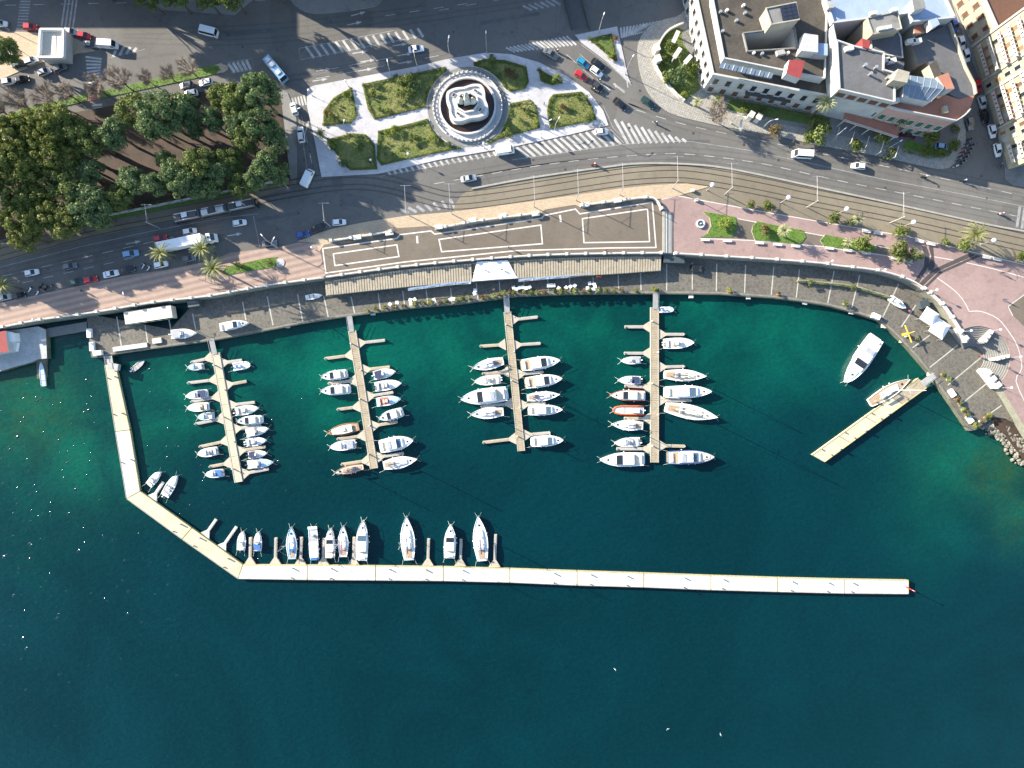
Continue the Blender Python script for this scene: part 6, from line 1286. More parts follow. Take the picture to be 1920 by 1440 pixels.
# tram
t = thing('tram', 'dark grey tram with pale roof equipment standing on the tracks beside the park', 'tram', P(410, 400), R(11.5))
for i in range(3):
    x = (i - 1) * 7.9; m = MB(); m.loft([[(x - 3.8, -1.2, .3), (x - 3.8, 1.2, .3), (x - 3.8, 1.2, 2.9), (x - 3.8, .9, 3.3), (x - 3.8, -.9, 3.3), (x - 3.8, -1.2, 2.9)], [(x + 3.8, -1.2, .3), (x + 3.8, 1.2, .3), (x + 3.8, 1.2, 2.9), (x + 3.8, .9, 3.3), (x + 3.8, -.9, 3.3), (x + 3.8, -1.2, 2.9)]]); b = m.build('car_body', 'tram_paint', t)
    for sy in (1, -1): m = MB(); m.box((x, sy * 1.2, 2.0), (7, .06, 1.1)); m.build('window_band', 'glass_dark', b)
    for k, (dx, ln) in enumerate(((-2.4, 1.8), (-.3, 1.6), (1.9, 2.2))): m = MB(); m.box((x + dx, (.25 if k % 2 else -.2), 3.5), (ln, 1.4, .4)); m.build('roof_unit', 'steel' if (i + k) % 2 else 'dark_metal', b)
    for sy in (1, -1): m = MB(); m.box((x, sy * .95, 3.36), (6.4, .3, .12)); m.build('roof_rail', 'white_stone', b)
for x in (-3.95, 3.95): m = MB(); m.box((x, 0, 1.7), (.35, 2.0, 2.7)); m.build('bellows', 'rubber', t)
m = MB(); m.tube([(0, -.6, 3.7), (1.2, -.5, 4.4), (.2, -.6, 5.2)], .06, 4); m.tube([(0, .6, 3.7), (1.2, .5, 4.4), (.2, .6, 5.2)], .06, 4); m.tube([(.2, -.9, 5.2), (.2, .9, 5.2)], .05, 4); m.build('pantograph', 'dark_metal', t)
for x in (-11.9, 11.9): m = MB(); m.box((x, 0, 1.6), (.3, 2.1, 2.2), 0, 0, .9); m.build('cab_front', 'glass_dark', t)
# people
def skin_body(pts, edges, rad, name):
    me = bpy.data.meshes.new(name); me.from_pydata(pts, edges, []); o = bpy.data.objects.new(name, me); COL.objects.link(o)
    md = o.modifiers.new('s', 'SKIN'); sv = me.skin_vertices[0].data
    for i, r in enumerate(rad): sv[i].radius = (r, r); sv[i].use_root = i == 0
    o.modifiers.new('b', 'SUBSURF').levels = 1
    dg = bpy.context.evaluated_depsgraph_get(); r = bpy.data.meshes.new_from_object(o.evaluated_get(dg)); bpy.data.objects.remove(o); r.name = name
    r.polygons.foreach_set('use_smooth', [True] * len(r.polygons)); return r
PE = [(0, 1), (1, 2), (2, 3), (3, 4), (2, 5), (5, 6), (6, 7), (2, 8), (8, 9), (9, 10), (0, 11), (11, 12), (12, 13), (13, 14), (0, 15), (15, 16), (16, 17), (17, 18)]
PR = [.15, .16, .15, .06, .11, .075, .055, .045, .075, .055, .045, .1, .075, .055, .05, .1, .075, .055, .05]
stand = [(0, 0, .95), (0, 0, 1.2), (0, 0, 1.42), (0, 0, 1.52), (.02, 0, 1.66), (0, .22, 1.38), (.05, .28, 1.1), (.14, .27, .86), (0, -.22, 1.38), (-.06, -.28, 1.1), (-.05, -.27, .85), (.02, .1, .88), (.14, .1, .5), (.1, .1, .08), (.24, .1, .04), (-.02, -.1, .88), (-.06, -.1, .5), (-.2, -.1, .09), (-.08, -.1, .04)]
sit = [(0, 0, .82), (.06, 0, 1.05), (.12, 0, 1.3), (.15, 0, 1.4), (.2, 0, 1.55), (.13, .2, 1.27), (.35, .27, 1.08), (.6, .25, 1.02), (.13, -.2, 1.27), (.35, -.27, 1.08), (.6, -.25, 1.02), (.06, .12, .78), (.42, .16, .72), (.4, .16, .34), (.54, .16, .3), (.06, -.12, .78), (.42, -.16, .72), (.4, -.16, .34), (.54, -.16, .3)]
BODY = {k: skin_body(p, PE, PR, 'body') for k, p in (('stand', stand), ('sit', sit))}
def person(u, v, z, rz, label, cloth, pose='stand', dz=0, legs=None):
    t = thing('person', label, 'person', P(u, v, z) + Vector((0, 0, dz)), rz)
    key = 'body_' + pose + cloth
    if key not in cache:
        me = BODY[pose].copy(); me.materials.clear(); me.materials.append(M[cloth]); me.materials.append(M['skin']); me.materials.append(M['cloth_dark'])
        hz = 1.5 if pose == 'stand' else 1.38
        for p in me.polygons: p.material_index = 1 if p.center.z > hz else (2 if p.center.z < (.95 if pose == 'stand' else .8) else 0)
        cache[key] = me
        m = MB(); hd = (.02, 0, 1.72) if pose == 'stand' else (.2, 0, 1.6); m.ball(hd, .13, 8, 6, 0); cache['hair' + pose] = m.mesh('hair', ['cloth_dark'], sm=True); m = MB(); m.ball(hd, .16, 8, 6, 0); cache['helmet' + pose] = m.mesh('helmet', ['gel_white'], sm=True)
    obj('body', cache[key], t); obj('hair' if pose == 'stand' else 'helmet', cache[('hair' if pose == 'stand' else 'helmet') + pose], t)
def scooter(u, v, deg, col, label, z=GZ, rider=None):
    t = thing('motor_scooter', label, 'scooter', P(u, v, z + .01), R(deg), 'motor scooters'); k = 'scooter' + col
    if k not in cache:
        m = MB(); m.loft([[(x, -w, z0), (x, w, z0), (x, w * .8, z1), (x, -w * .8, z1)] for x, w, z0, z1 in ((-.85, .1, .5, .7), (-.6, .2, .4, .78), (-.1, .2, .28, .74), (.0, .16, .25, .4), (.35, .16, .25, .4), (.48, .2, .3, .95), (.62, .12, .5, 1.0))]); a = m.mesh('body', ['car ' + col])
        m = MB(); m.box((-.38, 0, .8), (.8, .3, .12), 0, 0, .85); b = m.mesh('seat', ['rubber']); m = MB(); m.tube([(.5, -.36, 1.05), (.56, 0, 1.02), (.5, .36, 1.05)], .03, 5); c = m.mesh('handlebar', ['steel']); m = MB(); m.ycyl((0, 0, 0), .26, .12, 12); w = m.mesh('wheel', ['rubber']); m = MB(); m.box((.62, 0, 1.2), (.05, .4, .45)); g = m.mesh('windscreen', ['glass_blue']); cache[k] = (a, b, c, w, g)
    a, b, c, w, g = cache[k]; obj('body', a, t); obj('seat', b, t); obj('handlebar', c, t); obj('wheel', w, t, (-.62, 0, .26)); obj('wheel', w, t, (.7, 0, .26)); obj('windscreen', g, t)
    if rider: person(u, v, z, R(deg), rider[0], rider[1], 'sit', .05)
for u, v, deg, col, lab, rd, cl in ((1228, 232, -22, 'white', 'white scooter on the road below the curved pavement', 'rider in dark clothes and white helmet on the white scooter below the curved pavement', 'cloth_dark'), (1113, 310, 8, 'red', 'red scooter on the road above the tram kerb', 'rider in red on the scooter above the tram kerb', 'cloth_red'),
                                    (1730, 333, -10, 'black', 'black scooter on the main road, left of two', 'rider in dark clothes on the left of two road scooters', 'cloth_dark'), (1803, 340, -8, 'black', 'black scooter on the main road, right of two', 'rider in blue on the right of two road scooters', 'cloth_blue'), (1875, 402, 172, 'white', 'white scooter near the right edge of the main road', 'rider in red near the right edge of the main road', 'cloth_red'),
                                    (1044, 98, -35, 'silver', 'silver scooter beside the grey car at the crossing', 'rider beside the grey car at the crossing', 'cloth_dark'), (1112, 170, -40, 'black', 'black scooter behind the open black car', 'rider behind the open black car', 'cloth_dark'), (1123, 153, -40, 'silver', 'silver scooter between the white and the open car', 'rider between the white and the open car', 'cloth_blue')):
    scooter(u, v, deg, col, lab, GZ, (rd, cl))
PS = [(1789, 313, 'white'), (1797, 309, 'black'), (1794, 301, 'grey'), (1803, 303, 'black'), (1798, 294, 'dark green'), (1808, 296, 'black'), (1802, 286, 'red'), (1812, 288, 'black'), (1806, 278, 'grey'), (1816, 281, 'black'), (1811, 270, 'blue'), (1820, 273, 'black'), (1816, 262, 'black')]
for i, (u, v, c) in enumerate(PS): scooter(u, v, 20, c, '%s scooter, %s from the bottom in the corner parking row' % (c, ORD[i]))
for u, v, c, lab in ((58, 543, 'white', 'white scooter at the left of the lower left parking group'), (72, 549, 'white', 'white scooter at the bottom of the lower left parking group'), (79, 537, 'black', 'black scooter at the top of the lower left parking group'), (88, 541, 'black', 'black scooter in the middle of the lower left parking group'), (97, 539, 'grey', 'grey scooter at the right of the lower left parking group'),
                     (270, 499, 'white', 'upper white scooter left of the palm by the parked cars'), (280, 503, 'white', 'lower white scooter left of the palm by the parked cars'), (1873, 311, 'grey', 'grey scooter at the foot of the apartment building')): scooter(u, v, 60, c, lab)
for u, v, z, a, lab, cl in ((1700, 584, QZ, 30, 'person in red walking near the curve of the quay', 'cloth_red'), (187, 227, GZ, 80, 'person in dark clothes on the crossing beside the park', 'cloth_dark'), (157, 546, GZ, 10, 'person in dark clothes on the striped promenade', 'cloth_dark'), (1020, 197, GZ, 200, 'person in blue on the plaza path between two beds', 'cloth_blue'), (954, 465, ZT, 30, 'person in dark clothes on the terrace', 'cloth_dark'),
                            (1135, 470, ZT, 100, 'person in red on the terrace near the balustrade', 'cloth_red'), (1875, 512, ZP, 40, 'person in dark clothes on the pink promenade at the right', 'cloth_dark'), (1880, 562, ZP, 40, 'person in blue on the right of the pink promenade', 'cloth_blue'), (1888, 690, ZP, 0, 'person in dark clothes beside the half circle steps', 'cloth_dark'), (1834, 668, QZ, 0, 'person in red at the foot of the half circle steps', 'cloth_red')): person(u, v, z + .02, R(a), lab, cl)
# ------------------------------------------------------------------ lamps and poles
for i, (u, v) in enumerate(((1325, 357), (1464, 380), (1570, 401), (1692, 425), (1838, 458))): globe_lamp(u, v, 5.0, GZ, 'globe street lamp beside the tram tracks, %s from the left' % ORD[i], .62)
for u, v, lab in ((1549, 494, 'globe lamp on the balustrade above the dark quay, left of two'), (1646, 510, 'globe lamp on the balustrade above the dark quay, right of two'), (1741, 547, 'globe lamp at the end of the pink promenade near the tents'), (1804, 622, 'globe lamp at the upper left of the half circle steps'), (1895, 670, 'globe lamp at the right of the half circle steps'), (1878, 727, 'globe lamp at the lower end of the half circle steps'), (1858, 620, 'globe lamp above the stair wall of the half circle steps'),
                  (700, 308, 'globe lamp in the lower left plaza bed'), (769, 297, 'globe lamp on the plaza edge left of the fountain'), (908, 278, 'globe lamp on the plaza edge below the fountain'), (654, 163, 'globe lamp at the upper left plaza edge'), (586, 180, 'lamp at the left corner of the plaza'), (592, 469, 'globe lamp at the left end of the terrace'), (80, 602, 'globe lamp on the balustrade at the lower left'), (1014, 258, 'globe lamp at the lower plaza path')): globe_lamp(u, v, 3.6, GZ + .1, lab, .33, .06)
def tall_lamp(u, v, h, deg, label, arm=1.6, z=GZ):
    t = thing('street_lamp', label, 'lamp', P(u, v, z), R(deg), 'tall street lamps'); m = MB(); m.cyl((0, 0), .18, .16, 0, .6, 8); m.tube([(0, 0, .5), (0, 0, h * .85), (arm * .3, 0, h * .97), (arm, 0, h)], .09, 6, 0, .05); m.build('pole', 'post_grey', t)
    m = MB(); m.loft([[(arm - .1, -.1, h - .06), (arm - .1, .1, h - .06), (arm - .1, .08, h + .06), (arm - .1, -.08, h + .06)], [(arm + .35, -.17, h - .04), (arm + .35, .17, h - .04), (arm + .35, .12, h + .1), (arm + .35, -.12, h + .1)], [(arm + .75, -.08, h), (arm + .75, .08, h), (arm + .75, .06, h + .06), (arm + .75, -.06, h + .06)]]); m.build('lamp_head', 'lamp_globe', t)
for i, (u, v, h, d) in enumerate(((845, 113, 8.5, 80), (913, 99, 7, 90), (785, 133, 7, 100), (735, 143, 5, 100), (1122, 63, 6.5, 70), (1172, 140, 7, 60), (1120, 250, 6, 60), (520, 463, 8, 130), (520, 465, 5, 60), (18, 57, 7, 180), (70, 116, 7, 170), (1370, 232, 6, -20), (1430, 240, 5, 10), (1558, 262, 5, 40), (560, 222, 5, 20), (258, 568, 6, 100), (1658, 283, 5, 30), (1020, 242, 4, 30), (1040, 243, 4, 60), (540, 352, 7, 100), (650, 250, 4, 80))):
    tall_lamp(u, v, h, d, 'tall grey bent-arm street lamp %s' % (('at the top of the plaza', 'above the fountain on the plaza edge', 'at the plaza edge beside the white car', 'on the upper plaza edge', 'on the triangular island', 'at the tip of the triangular island', 'at the right tip of the plaza', 'left of the terrace with its long arm', 'left of the terrace with its short arm', 'at the top left corner', 'below the white pavilion', 'below the palazzo gate', 'right of the palazzo gate', 'below the palm of the palazzo', 'in the side street', 'over the lower left promenade', 'before the corner house', 'by the lower plaza path', 'beside the lower right bed', 'at the park corner by the tracks', 'inside the left plaza beds')[i]))
CPOLE = [(848, 402), (1001, 388), (1080, 376), (1161, 365), (1260, 353), (1358, 365), (1512, 389), (1668, 418), (768, 405), (620, 425), (300, 428), (470, 392)]
for i, (u, v) in enumerate(CPOLE):
    q = P(u, v); t = thing('catenary_pole', 'tram wire pole with a cross arm, %s from the left along the tracks' % ORD[sorted(b[0] for b in CPOLE).index(u)], 'pole', q, 0, 'tram wire poles')
    m = MB(); m.cyl((0, 0), .13, .1, 0, 6.8, 8); m.build('pole', 'post_grey', t); m = MB(); m.tube([(0, 0, 6.4), (-.3, 6.8 if u > 700 else 5, 6.7)], .055, 5); m.tube([(0, 0, 5.4), (-.15, 3, 6.5)], .03, 4); m.build('cross_arm', 'post_grey', t)
    m = MB(); m.tube([(-1.5, 6.6 if u > 700 else 4.8, 6.6), (1.5, 6.6 if u > 700 else 4.8, 6.65)], .04, 4); m.build('wire_clamp', 'steel', t)
# ------------------------------------------------------------------ benches, tables, bollards, small furniture
bm = MB(); bm.box((0, 0, .45), (2.5, .75, .16)); bme = bm.mesh('seat', ['white_stone']); lm = MB(); lm.box((0, 0, .185), (.3, .6, .37)); lme = lm.mesh('leg', ['white_stone'])
for i, (u, v, d, w) in enumerate(((1322, 450, -1, 'lower'), (1363, 452, -2, 'lower'), (1423, 456, -3, 'lower'), (1457, 459, -5, 'lower'), (1491, 462, -6, 'lower'), (1554, 466, -6, 'lower'), (1588, 470, -6, 'lower'), (1623, 475, -6, 'lower'), (1678, 485, -8, 'lower'), (1701, 489, -8, 'lower'), (1623, 434, -10, 'upper'), (1645, 438, -10, 'upper'), (1722, 453, -10, 'upper'), (1744, 458, -10, 'upper'), (1848, 483, -10, 'upper'), (1868, 487, -10, 'upper'))):
    n = i if w == 'lower' else i - 10
    t = thing('bench', 'white stone bench, %s from the left in the %s row of the pink promenade' % (ORD[n], w), 'bench', P(u, v, ZP), R(d), 'white benches on the promenade'); obj('seat', bme, t); obj('leg', lme, t, (.8, 0, 0)); obj('leg', lme, t, (-.8, 0, 0))
tp = MB(); tp.box((0, 0, .74), (.95, .95, .06)); tpe = tp.mesh('table_top', ['gel_white']); tl = MB(); tl.cyl((0, 0), .05, .05, .05, .72, 6); tl.cyl((0, 0), .3, .25, 0, .05, 8); tle = tl.mesh('pedestal', ['steel'])
TBL = [(963, 540), (968, 543), (974, 540), (980, 539), (986, 541), (993, 539), (891, 545), (890, 551), (1047, 541), (1061, 540), (1069, 538), (1077, 536), (1105, 532), (1113, 533), (1115, 538), (1112, 543), (1101, 541), (814, 563), (815, 567), (770, 563), (778, 562), (771, 570), (845, 562), (851, 561), (745, 568), (732, 571)]
rng = random.Random(8)
for i, (u, v) in enumerate(TBL):
    t = thing('cafe_table', 'small white cafe table on the quay, %s from the left' % ORD[sorted(TBL).index((u, v))], 'table', P(u, v, QZ), rng.uniform(0, 1.5), 'white cafe tables on the quay'); obj('table_top', tpe, t); obj('pedestal', tle, t)
block('banner_board', 'white counter board standing among the cafe tables', 'counter', 1033, 536, 2.4, 1.0, 1.0, R(2), 'gel_white', QZ, False)
t = thing('flag', 'red flag hanging from the pergola right of the canopy', 'flag', P(1117, 522, QZ)); m = MB(); m.cyl((0, 0), .04, .04, 0, 3.4, 6); m.build('pole', 'steel', t); m = MB(); m.prism([(0, 0), (1.2, -.1), (1.15, -.16), (0, -.06)], 2.3, 3.3, 0, 0, True); m.build('cloth', 'red_paint', t)
for i, (u, v) in enumerate(((1402, 558), (1508, 568), (1595, 586), (1656, 612), (1690, 640), (1742, 702), (540, 612), (700, 588), (1295, 556))):
    block('boarding_step', 'small pale boarding step on the quay wall, %s along the curved water edge' % ORD[i], 'step', u, v, 1.3, 1.0, .5, R(-10 * (u > 1500)), 'white_stone', .7, False, 'boarding steps on the quay wall')
for u, v, lab in ((1298, 358, 'upper'), (1305, 376, 'lower')): block('bollard', '%s white bollard on the promenade border near the tracks' % lab, 'bollard', u, v, .8, .8, .9, 0, 'white_stone', GZ, False)
# gulls
for u, v, z, a, lab in ((1153, 1255, 6, 40, 'white gull over the open water, leftmost of three'), (1252, 1367, 5, 120, 'white gull over the open water, middle of three'), (1351, 1377, 5, 200, 'white gull over the open water, rightmost of three')):
    t = thing('gull', lab, 'bird', P(u, v, z), R(a), 'gulls over the water'); t.scale = (.75,) * 3
    m = MB(); m.loft([[(x, r * math.cos(q), r * .8 * math.sin(q)) for q in (k * math.pi / 3 for k in range(6))] for x, r in ((-.28, .02), (-.15, .07), (.02, .09), (.16, .06), (.24, .05), (.3, .015))])
    for sy in (1, -1): m.add([(.08, sy * .06, .02), (-.08, sy * .06, .02), (-.02, sy * .35, .12), (-.16, sy * .68, .05), (.0, sy * .66, .06), (.12, sy * .35, .13)], [(0, 1, 2, 5), (5, 2, 3, 4)] if sy > 0 else [(5, 2, 1, 0), (4, 3, 2, 5)])
    m.build('body', 'plume', t, True)
# ------------------------------------------------------------------ vegetation
def quads(rs, c, nrm, size):
    """numpy: many small leaf faces at c facing roughly nrm"""
    n = len(c); j = nrm + rs.normal(0, .45, (n, 3)); j /= np.linalg.norm(j, axis=1)[:, None]
    r = rs.normal(0, 1, (n, 3)); a = np.cross(j, r); a /= np.linalg.norm(a, axis=1)[:, None]; b = np.cross(j, a)
    s = (size * rs.uniform(.6, 1.3, n))[:, None]; k = rs.uniform(.45, .8, n)[:, None]
    v = np.stack([c - a * s, c - b * s * k, c + a * s, c + b * s * k], 1).reshape(-1, 3); return v
def leaf_mesh(name, v, m):
    n = len(v) // 4; me = bpy.data.meshes.new(name); me.vertices.add(len(v)); me.vertices.foreach_set('co', v.astype(np.float32).ravel())
    me.loops.add(len(v)); me.loops.foreach_set('vertex_index', np.arange(len(v), dtype=np.int32)); me.polygons.add(n); me.polygons.foreach_set('loop_start', np.arange(0, len(v), 4, dtype=np.int32)); me.polygons.foreach_set('loop_total', np.full(n, 4, dtype=np.int32))
    me.materials.append(M[m]); me.update(calc_edges=True); return me
def sphere_dirs(rs, n, zmin=-.4):
    d = rs.normal(0, 1, (n * 3, 3)); d /= np.linalg.norm(d, axis=1)[:, None]; d = d[d[:, 2] > zmin]; return d[:n]
def crown(seed, Rx, Rz, zc, lobes, per, lr, size, name, m, flat=1.0):
    rs = np.random.RandomState(seed); out = []
    d = sphere_dirs(rs, lobes, -.25); rad = rs.uniform(.45, 1, lobes)[:, None] ** .7
    cs = d * rad * np.array([Rx, Rx, Rz * flat]) + np.array([0, 0, zc]); cs[:, 0] += rs.normal(0, .3, lobes)
    for c in cs:
        r = lr * rs.uniform(.65, 1.3); dd = sphere_dirs(rs, per, -.5); p = c + dd * r * rs.uniform(.75, 1.1, len(dd))[:, None] * np.array([1, 1, .8]); out.append(quads(rs, p, dd, size))
    return leaf_mesh(name, np.concatenate(out), m), cs
def trunk_mesh(seed, h, r, cs, m='bark'):
    rng = random.Random(seed); mb = MB(); mb.tube([(0, 0, 0), (rng.uniform(-.2, .2), rng.uniform(-.2, .2), h * .4), (0, 0, h * .75)], r, 7, 0, r * .6)
    for c in cs[::max(1, len(cs) // 10)]: mb.tube([(0, 0, h * .5), (c[0] * .5, c[1] * .5, h * .5 + (c[2] - h * .5) * .6), tuple(c)], r * .4, 4, 0, r * .1)
    return mb.mesh('trunk', [m])
TREES = {}
for k, (m, Rx, Rz, zc, lb, per, lr, sz) in {'oak': ('leaf_oak', 4.4, 2.7, 7.4, 52, 150, 1.15, .24), 'oak2': ('leaf_blue', 4.7, 2.8, 7.6, 58, 150, 1.15, .24), 'pine': ('leaf_pine', 4.7, 3.0, 7.6, 84, 110, .85, .22), 'pine2': ('leaf_pine', 3.9, 2.8, 7.2, 64, 110, .85, .22), 'oak3': ('leaf_blue', 3.5, 2.5, 6.8, 38, 150, 1.1, .24)}.items():
    me, cs = crown(hash(k) % 1000 if False else len(k) * 31 + ord(k[-1]), Rx, Rz, zc, lb, per, lr, sz, 'crown', m); TREES[k] = (me, trunk_mesh(len(k), zc, .38, cs))
def tree(k, u, v, sc, label, rng, group='evergreen trees of the park', zc=10.4, name='evergreen_tree', zg=GZ + .1):
    q = P(u, v, GZ + zc * sc); t = thing(name, label, 'tree', (q.x, q.y, zg), rng.uniform(0, 6.28), group); zs = rng.uniform(1.22, 1.42) * (.8 if v > 330 and u < 270 else 1); t.scale = (sc, sc, sc * zs); obj('crown', TREES[k][0], t); obj('trunk', TREES[k][1], t); return t
rng = random.Random(21)
PT = [('pine', 20, 255, 1.1), ('pine', 62, 243, 1.05), ('pine2', 108, 228, 1.1), ('pine', 35, 300, 1.15), ('pine', 82, 290, 1.1), ('oak', 135, 248, 1.0), ('pine2', 120, 290, 1.0), ('pine', 20, 352, 1.15), ('pine', 65, 340, 1.1), ('oak', 118, 345, 1.1), ('pine', 25, 405, 1.1), ('pine', 72, 398, 1.05), ('oak2', 150, 378, 1.15), ('pine2', 105, 415, 1.05), ('pine', 40, 440, .9), ('oak2', 178, 400, .85),
      ('oak', 170, 262, .95), ('oak3', 212, 248, 1.05), ('oak', 245, 205, .95), ('oak2', 300, 215, 1.2), ('oak3', 338, 200, 1.1), ('oak3', 278, 240, .9), ('oak', 448, 190, 1.0), ('oak2', 488, 178, 1.1), ('oak', 415, 182, .8), ('oak3', 440, 225, 1.0), ('oak2', 490, 228, 1.0), ('oak3', 515, 258, .95), ('oak', 460, 258, .85), ('oak3', 235, 332, 1.05), ('oak3', 283, 345, .9), ('oak3', 325, 322, .9), ('oak2', 345, 345, .9), ('oak', 378, 305, .95), ('oak3', 412, 322, .9), ('oak', 430, 300, .8), ('oak2', 385, 345, .8), ('oak3', 500, 308, .95), ('oak3', 478, 332, .85), ('oak3', 525, 325, .75), ('oak3', 310, 300, .7), ('oak3', 165, 320, .9), ('oak', 215, 365, .8), ('pine', 5, 300, 1.1), ('pine', 95, 262, 1.0), ('oak3', 395, 222, .9), ('oak3', 362, 238, .75), ('oak', 450, 345, .75), ('pine', 50, 372, 1.0)]
WH = {0: 'far left of the wooded park', 1: 'left of the wooded park', 2: 'middle left of the park', 3: 'middle of the park', 4: 'right of the park', 5: 'right edge of the park'}
for i, (k, u, v, sc) in enumerate(PT):
    row = 'upper' if v < 265 else ('central' if v < 330 else 'lower'); near = sorted((abs(u - b[1]) + abs(v - b[2]), j) for j, b in enumerate(PT) if j != i)
    sz = 'tall' if sc > 1.05 else ('small' if sc < .88 else 'rounded'); cl = {'pine': 'yellow green', 'pine2': 'yellow green', 'oak': 'deep green', 'oak2': 'blue green', 'oak3': 'grey green'}[k]
    tree(k, u, v, sc, '%s %s tree, %s from the left among all park trees, %s part' % (sz, cl, ORD[sorted((b[1], b[2]) for b in PT).index((u, v))], row), rng)
for i, (u, v, sc) in enumerate(((-60, 250, 1.2), (-50, 330, 1.2), (-60, 400, 1.15), (-150, 290, 1.3), (-160, 370, 1.3), (-240, 330, 1.3), (-140, 440, 1.2), (-230, 420, 1.2), (-320, 400, 1.3), (-310, 310, 1.3))): tree('pine', u, v, sc, 'yellow green tree outside the left edge, %s of the hidden ones' % ORD[i], rng, 'park trees outside the frame')
for u, v, sc, lab in ((275, -8, .8, 'evergreen tree cut by the top edge, left of four'), (325, -14, .9, 'evergreen tree cut by the top edge, second of four'), (385, -8, .8, 'evergreen tree cut by the top edge, third of four'), (432, -14, .9, 'evergreen tree cut by the top edge, right of four'), (8, 95, .8, 'dark evergreen tree at the left edge beside the pavilion')): tree('oak', u, v, sc, lab, rng, 'trees at the picture edge')
for i, (u, v, sc) in enumerate(((150, -60, 1.3), (215, -70, 1.4), (500, -50, 1.2), (660, -62, 1.3), (700, -75, 1.4))): tree('oak', u, v, sc, 'street tree outside the top edge, %s from the left' % ORD[i], rng, 'street trees outside the frame')
# leafless street trees
def bare(seed, h):
    rng = random.Random(seed); mb = MB()
    mb.tube([(0, 0, 0), (rng.gauss(0, .1), rng.gauss(0, .1), h * .22), (0, 0, h * .42)], .17, 6, 0, .12); limbs = []
    for i in range(11):
        a = i * 2.4; r = h * rng.uniform(.15, .34); e = Vector((r * math.cos(a), r * math.sin(a), h * rng.uniform(.66, .95))); s0 = Vector((0, 0, h * rng.uniform(.3, .42))); m_ = s0.lerp(e, .5) + Vector((r * .18 * math.cos(a), r * .18 * math.sin(a), -.1)); mb.tube([s0, m_, e], .085, 4, 0, .04); limbs.append((s0, m_, e))
    for _ in range(620):
        s0, m_, e = rng.choice(limbs); k = rng.random(); p = m_.lerp(e, k) if k > .1 else s0.lerp(m_, .7); d = Vector((p.x * .5 + rng.gauss(0, .6), p.y * .5 + rng.gauss(0, .6), .55 + rng.gauss(0, .35))).normalized(); l = rng.uniform(.5, 1.25); q = p + d * l; mb.tube([p, q], .03, 3, 1, .014)
        for _ in range(2): mb.tube([p.lerp(q, .6), p.lerp(q, .6) + (d + Vector((rng.gauss(0, .7), rng.gauss(0, .7), rng.gauss(0, .4)))) * .38], .018, 3, 1, .01)
    return mb.mesh('branches', ['bark', 'twig'])
BR = [bare(i, 7.0) for i in range(3)]
for i, (u, v, s_) in enumerate(((371, 145, 1.1), (329, 153, .9), (290, 161, .9), (250, 170, 1.35), (204, 180, 1.25), (150, 192, 1.3), (112, 199, 1.25), (67, 209, 1.4), (27, 220, 1.45))):
    t = thing('bare_tree', 'leafless brown street tree on the grass strip, %s from the right' % ORD[i], 'tree', P(u, v, GZ + .15), i * 1.3, 'leafless trees on the grass strip'); t.scale = (s_,) * 3; obj('branches', BR[i % 3], t)
for u, v, s_, lab in ((1336, 226, 1.25, 'big leafless shrub tree on the pavement below the palazzo corner'), (1292, 12, .9, 'leafless brown tree at the top edge by the palazzo')):
    t = thing('bare_tree', lab, 'tree', P(u, v, GZ + .15), 2.0); t.scale = (s_, s_, s_ * .8); obj('branches', BR[1], t)
# palms
def frond_mesh(L, droop, w, m, name):
    mb = MB(); n = 9; pr = None
    for i in range(n + 1):
        k = i / n; x = L * k * (1 - .12 * k * droop); z = .9 * L * .45 * math.sin(k * 1.5) * (1 - droop * .4) - droop * L * .55 * k ** 2.4; p = Vector((x, 0, z))
        if pr is not None:
            ww = w * math.sin(min(1, k * 1.6 + .15) * math.pi * .62 + .1) * (1.1 - .75 * k)
            for s in (1, -1):
                for q in (.15, .6):
                    b = pr.lerp(p, q); tip = b + Vector((L * .06, s * ww, -.25 * ww)); mb.face([tuple(b), tuple(b + (p - pr) * .4), tuple(tip)] if s > 0 else [tuple(tip), tuple(b + (p - pr) * .4), tuple(b)])
            mb.tube([pr, p], .035, 3)
        pr = p
    return mb.mesh(name, [m])
def palm(u, v, h, L, label, n=34, m='leaf_palm', dates=False, z=GZ, w=.55):
    q = P(u, v, z + h); t = thing('palm_tree', label, 'palm', (q.x, q.y, z), 0, 'palms of the waterfront'); rng = random.Random(label)
    mb = MB(); mb.tube([(0, 0, 0), (.05, 0, h * .5), (0, 0, h)], .32, 8, 0, .26); mb.ball((0, 0, h), .45, 8, 6); mb.build('trunk', 'bark', t); key = ('frond', L, m, w)
    if key not in cache: cache[key] = [frond_mesh(L, d, w, m, 'frond') for d in (.35, .75, 1.15)]
    for i in range(n):
        k = i / n; o = obj('frond', cache[key][0 if k > .66 else (1 if k > .3 else 2)], t, (0, 0, h + .2)); o.rotation_euler = (0, -R(45) * max(0, k - .55) * 2 + rng.uniform(-.1, .1), i * 2.39996 + rng.uniform(-.15, .15)); s = rng.uniform(.85, 1.1); o.scale = (s, s, s)
    if dates:
        for i in range(4): mb = MB(); a = i * 1.6 + .4; mb.tube([(0, 0, h), (.8 * math.cos(a), .8 * math.sin(a), h + .25), (1.3 * math.cos(a), 1.3 * math.sin(a), h - .3)], .1, 5, 0, .22); mb.build('date_cluster', 'date', t)
    return t
palm(400, 503, 6.5, 4.2, 'large date palm with orange fruit on the left promenade', 38, dates=True); palm(380, 467, 6.5, 3.9, 'date palm above the large one, over the parked cars', 36); palm(302, 475, 6.0, 3.6, 'leftmost date palm with orange heart beside the truck', 34, dates=True); palm(6, 535, 6, 3.2, 'palm cut by the lower left edge')
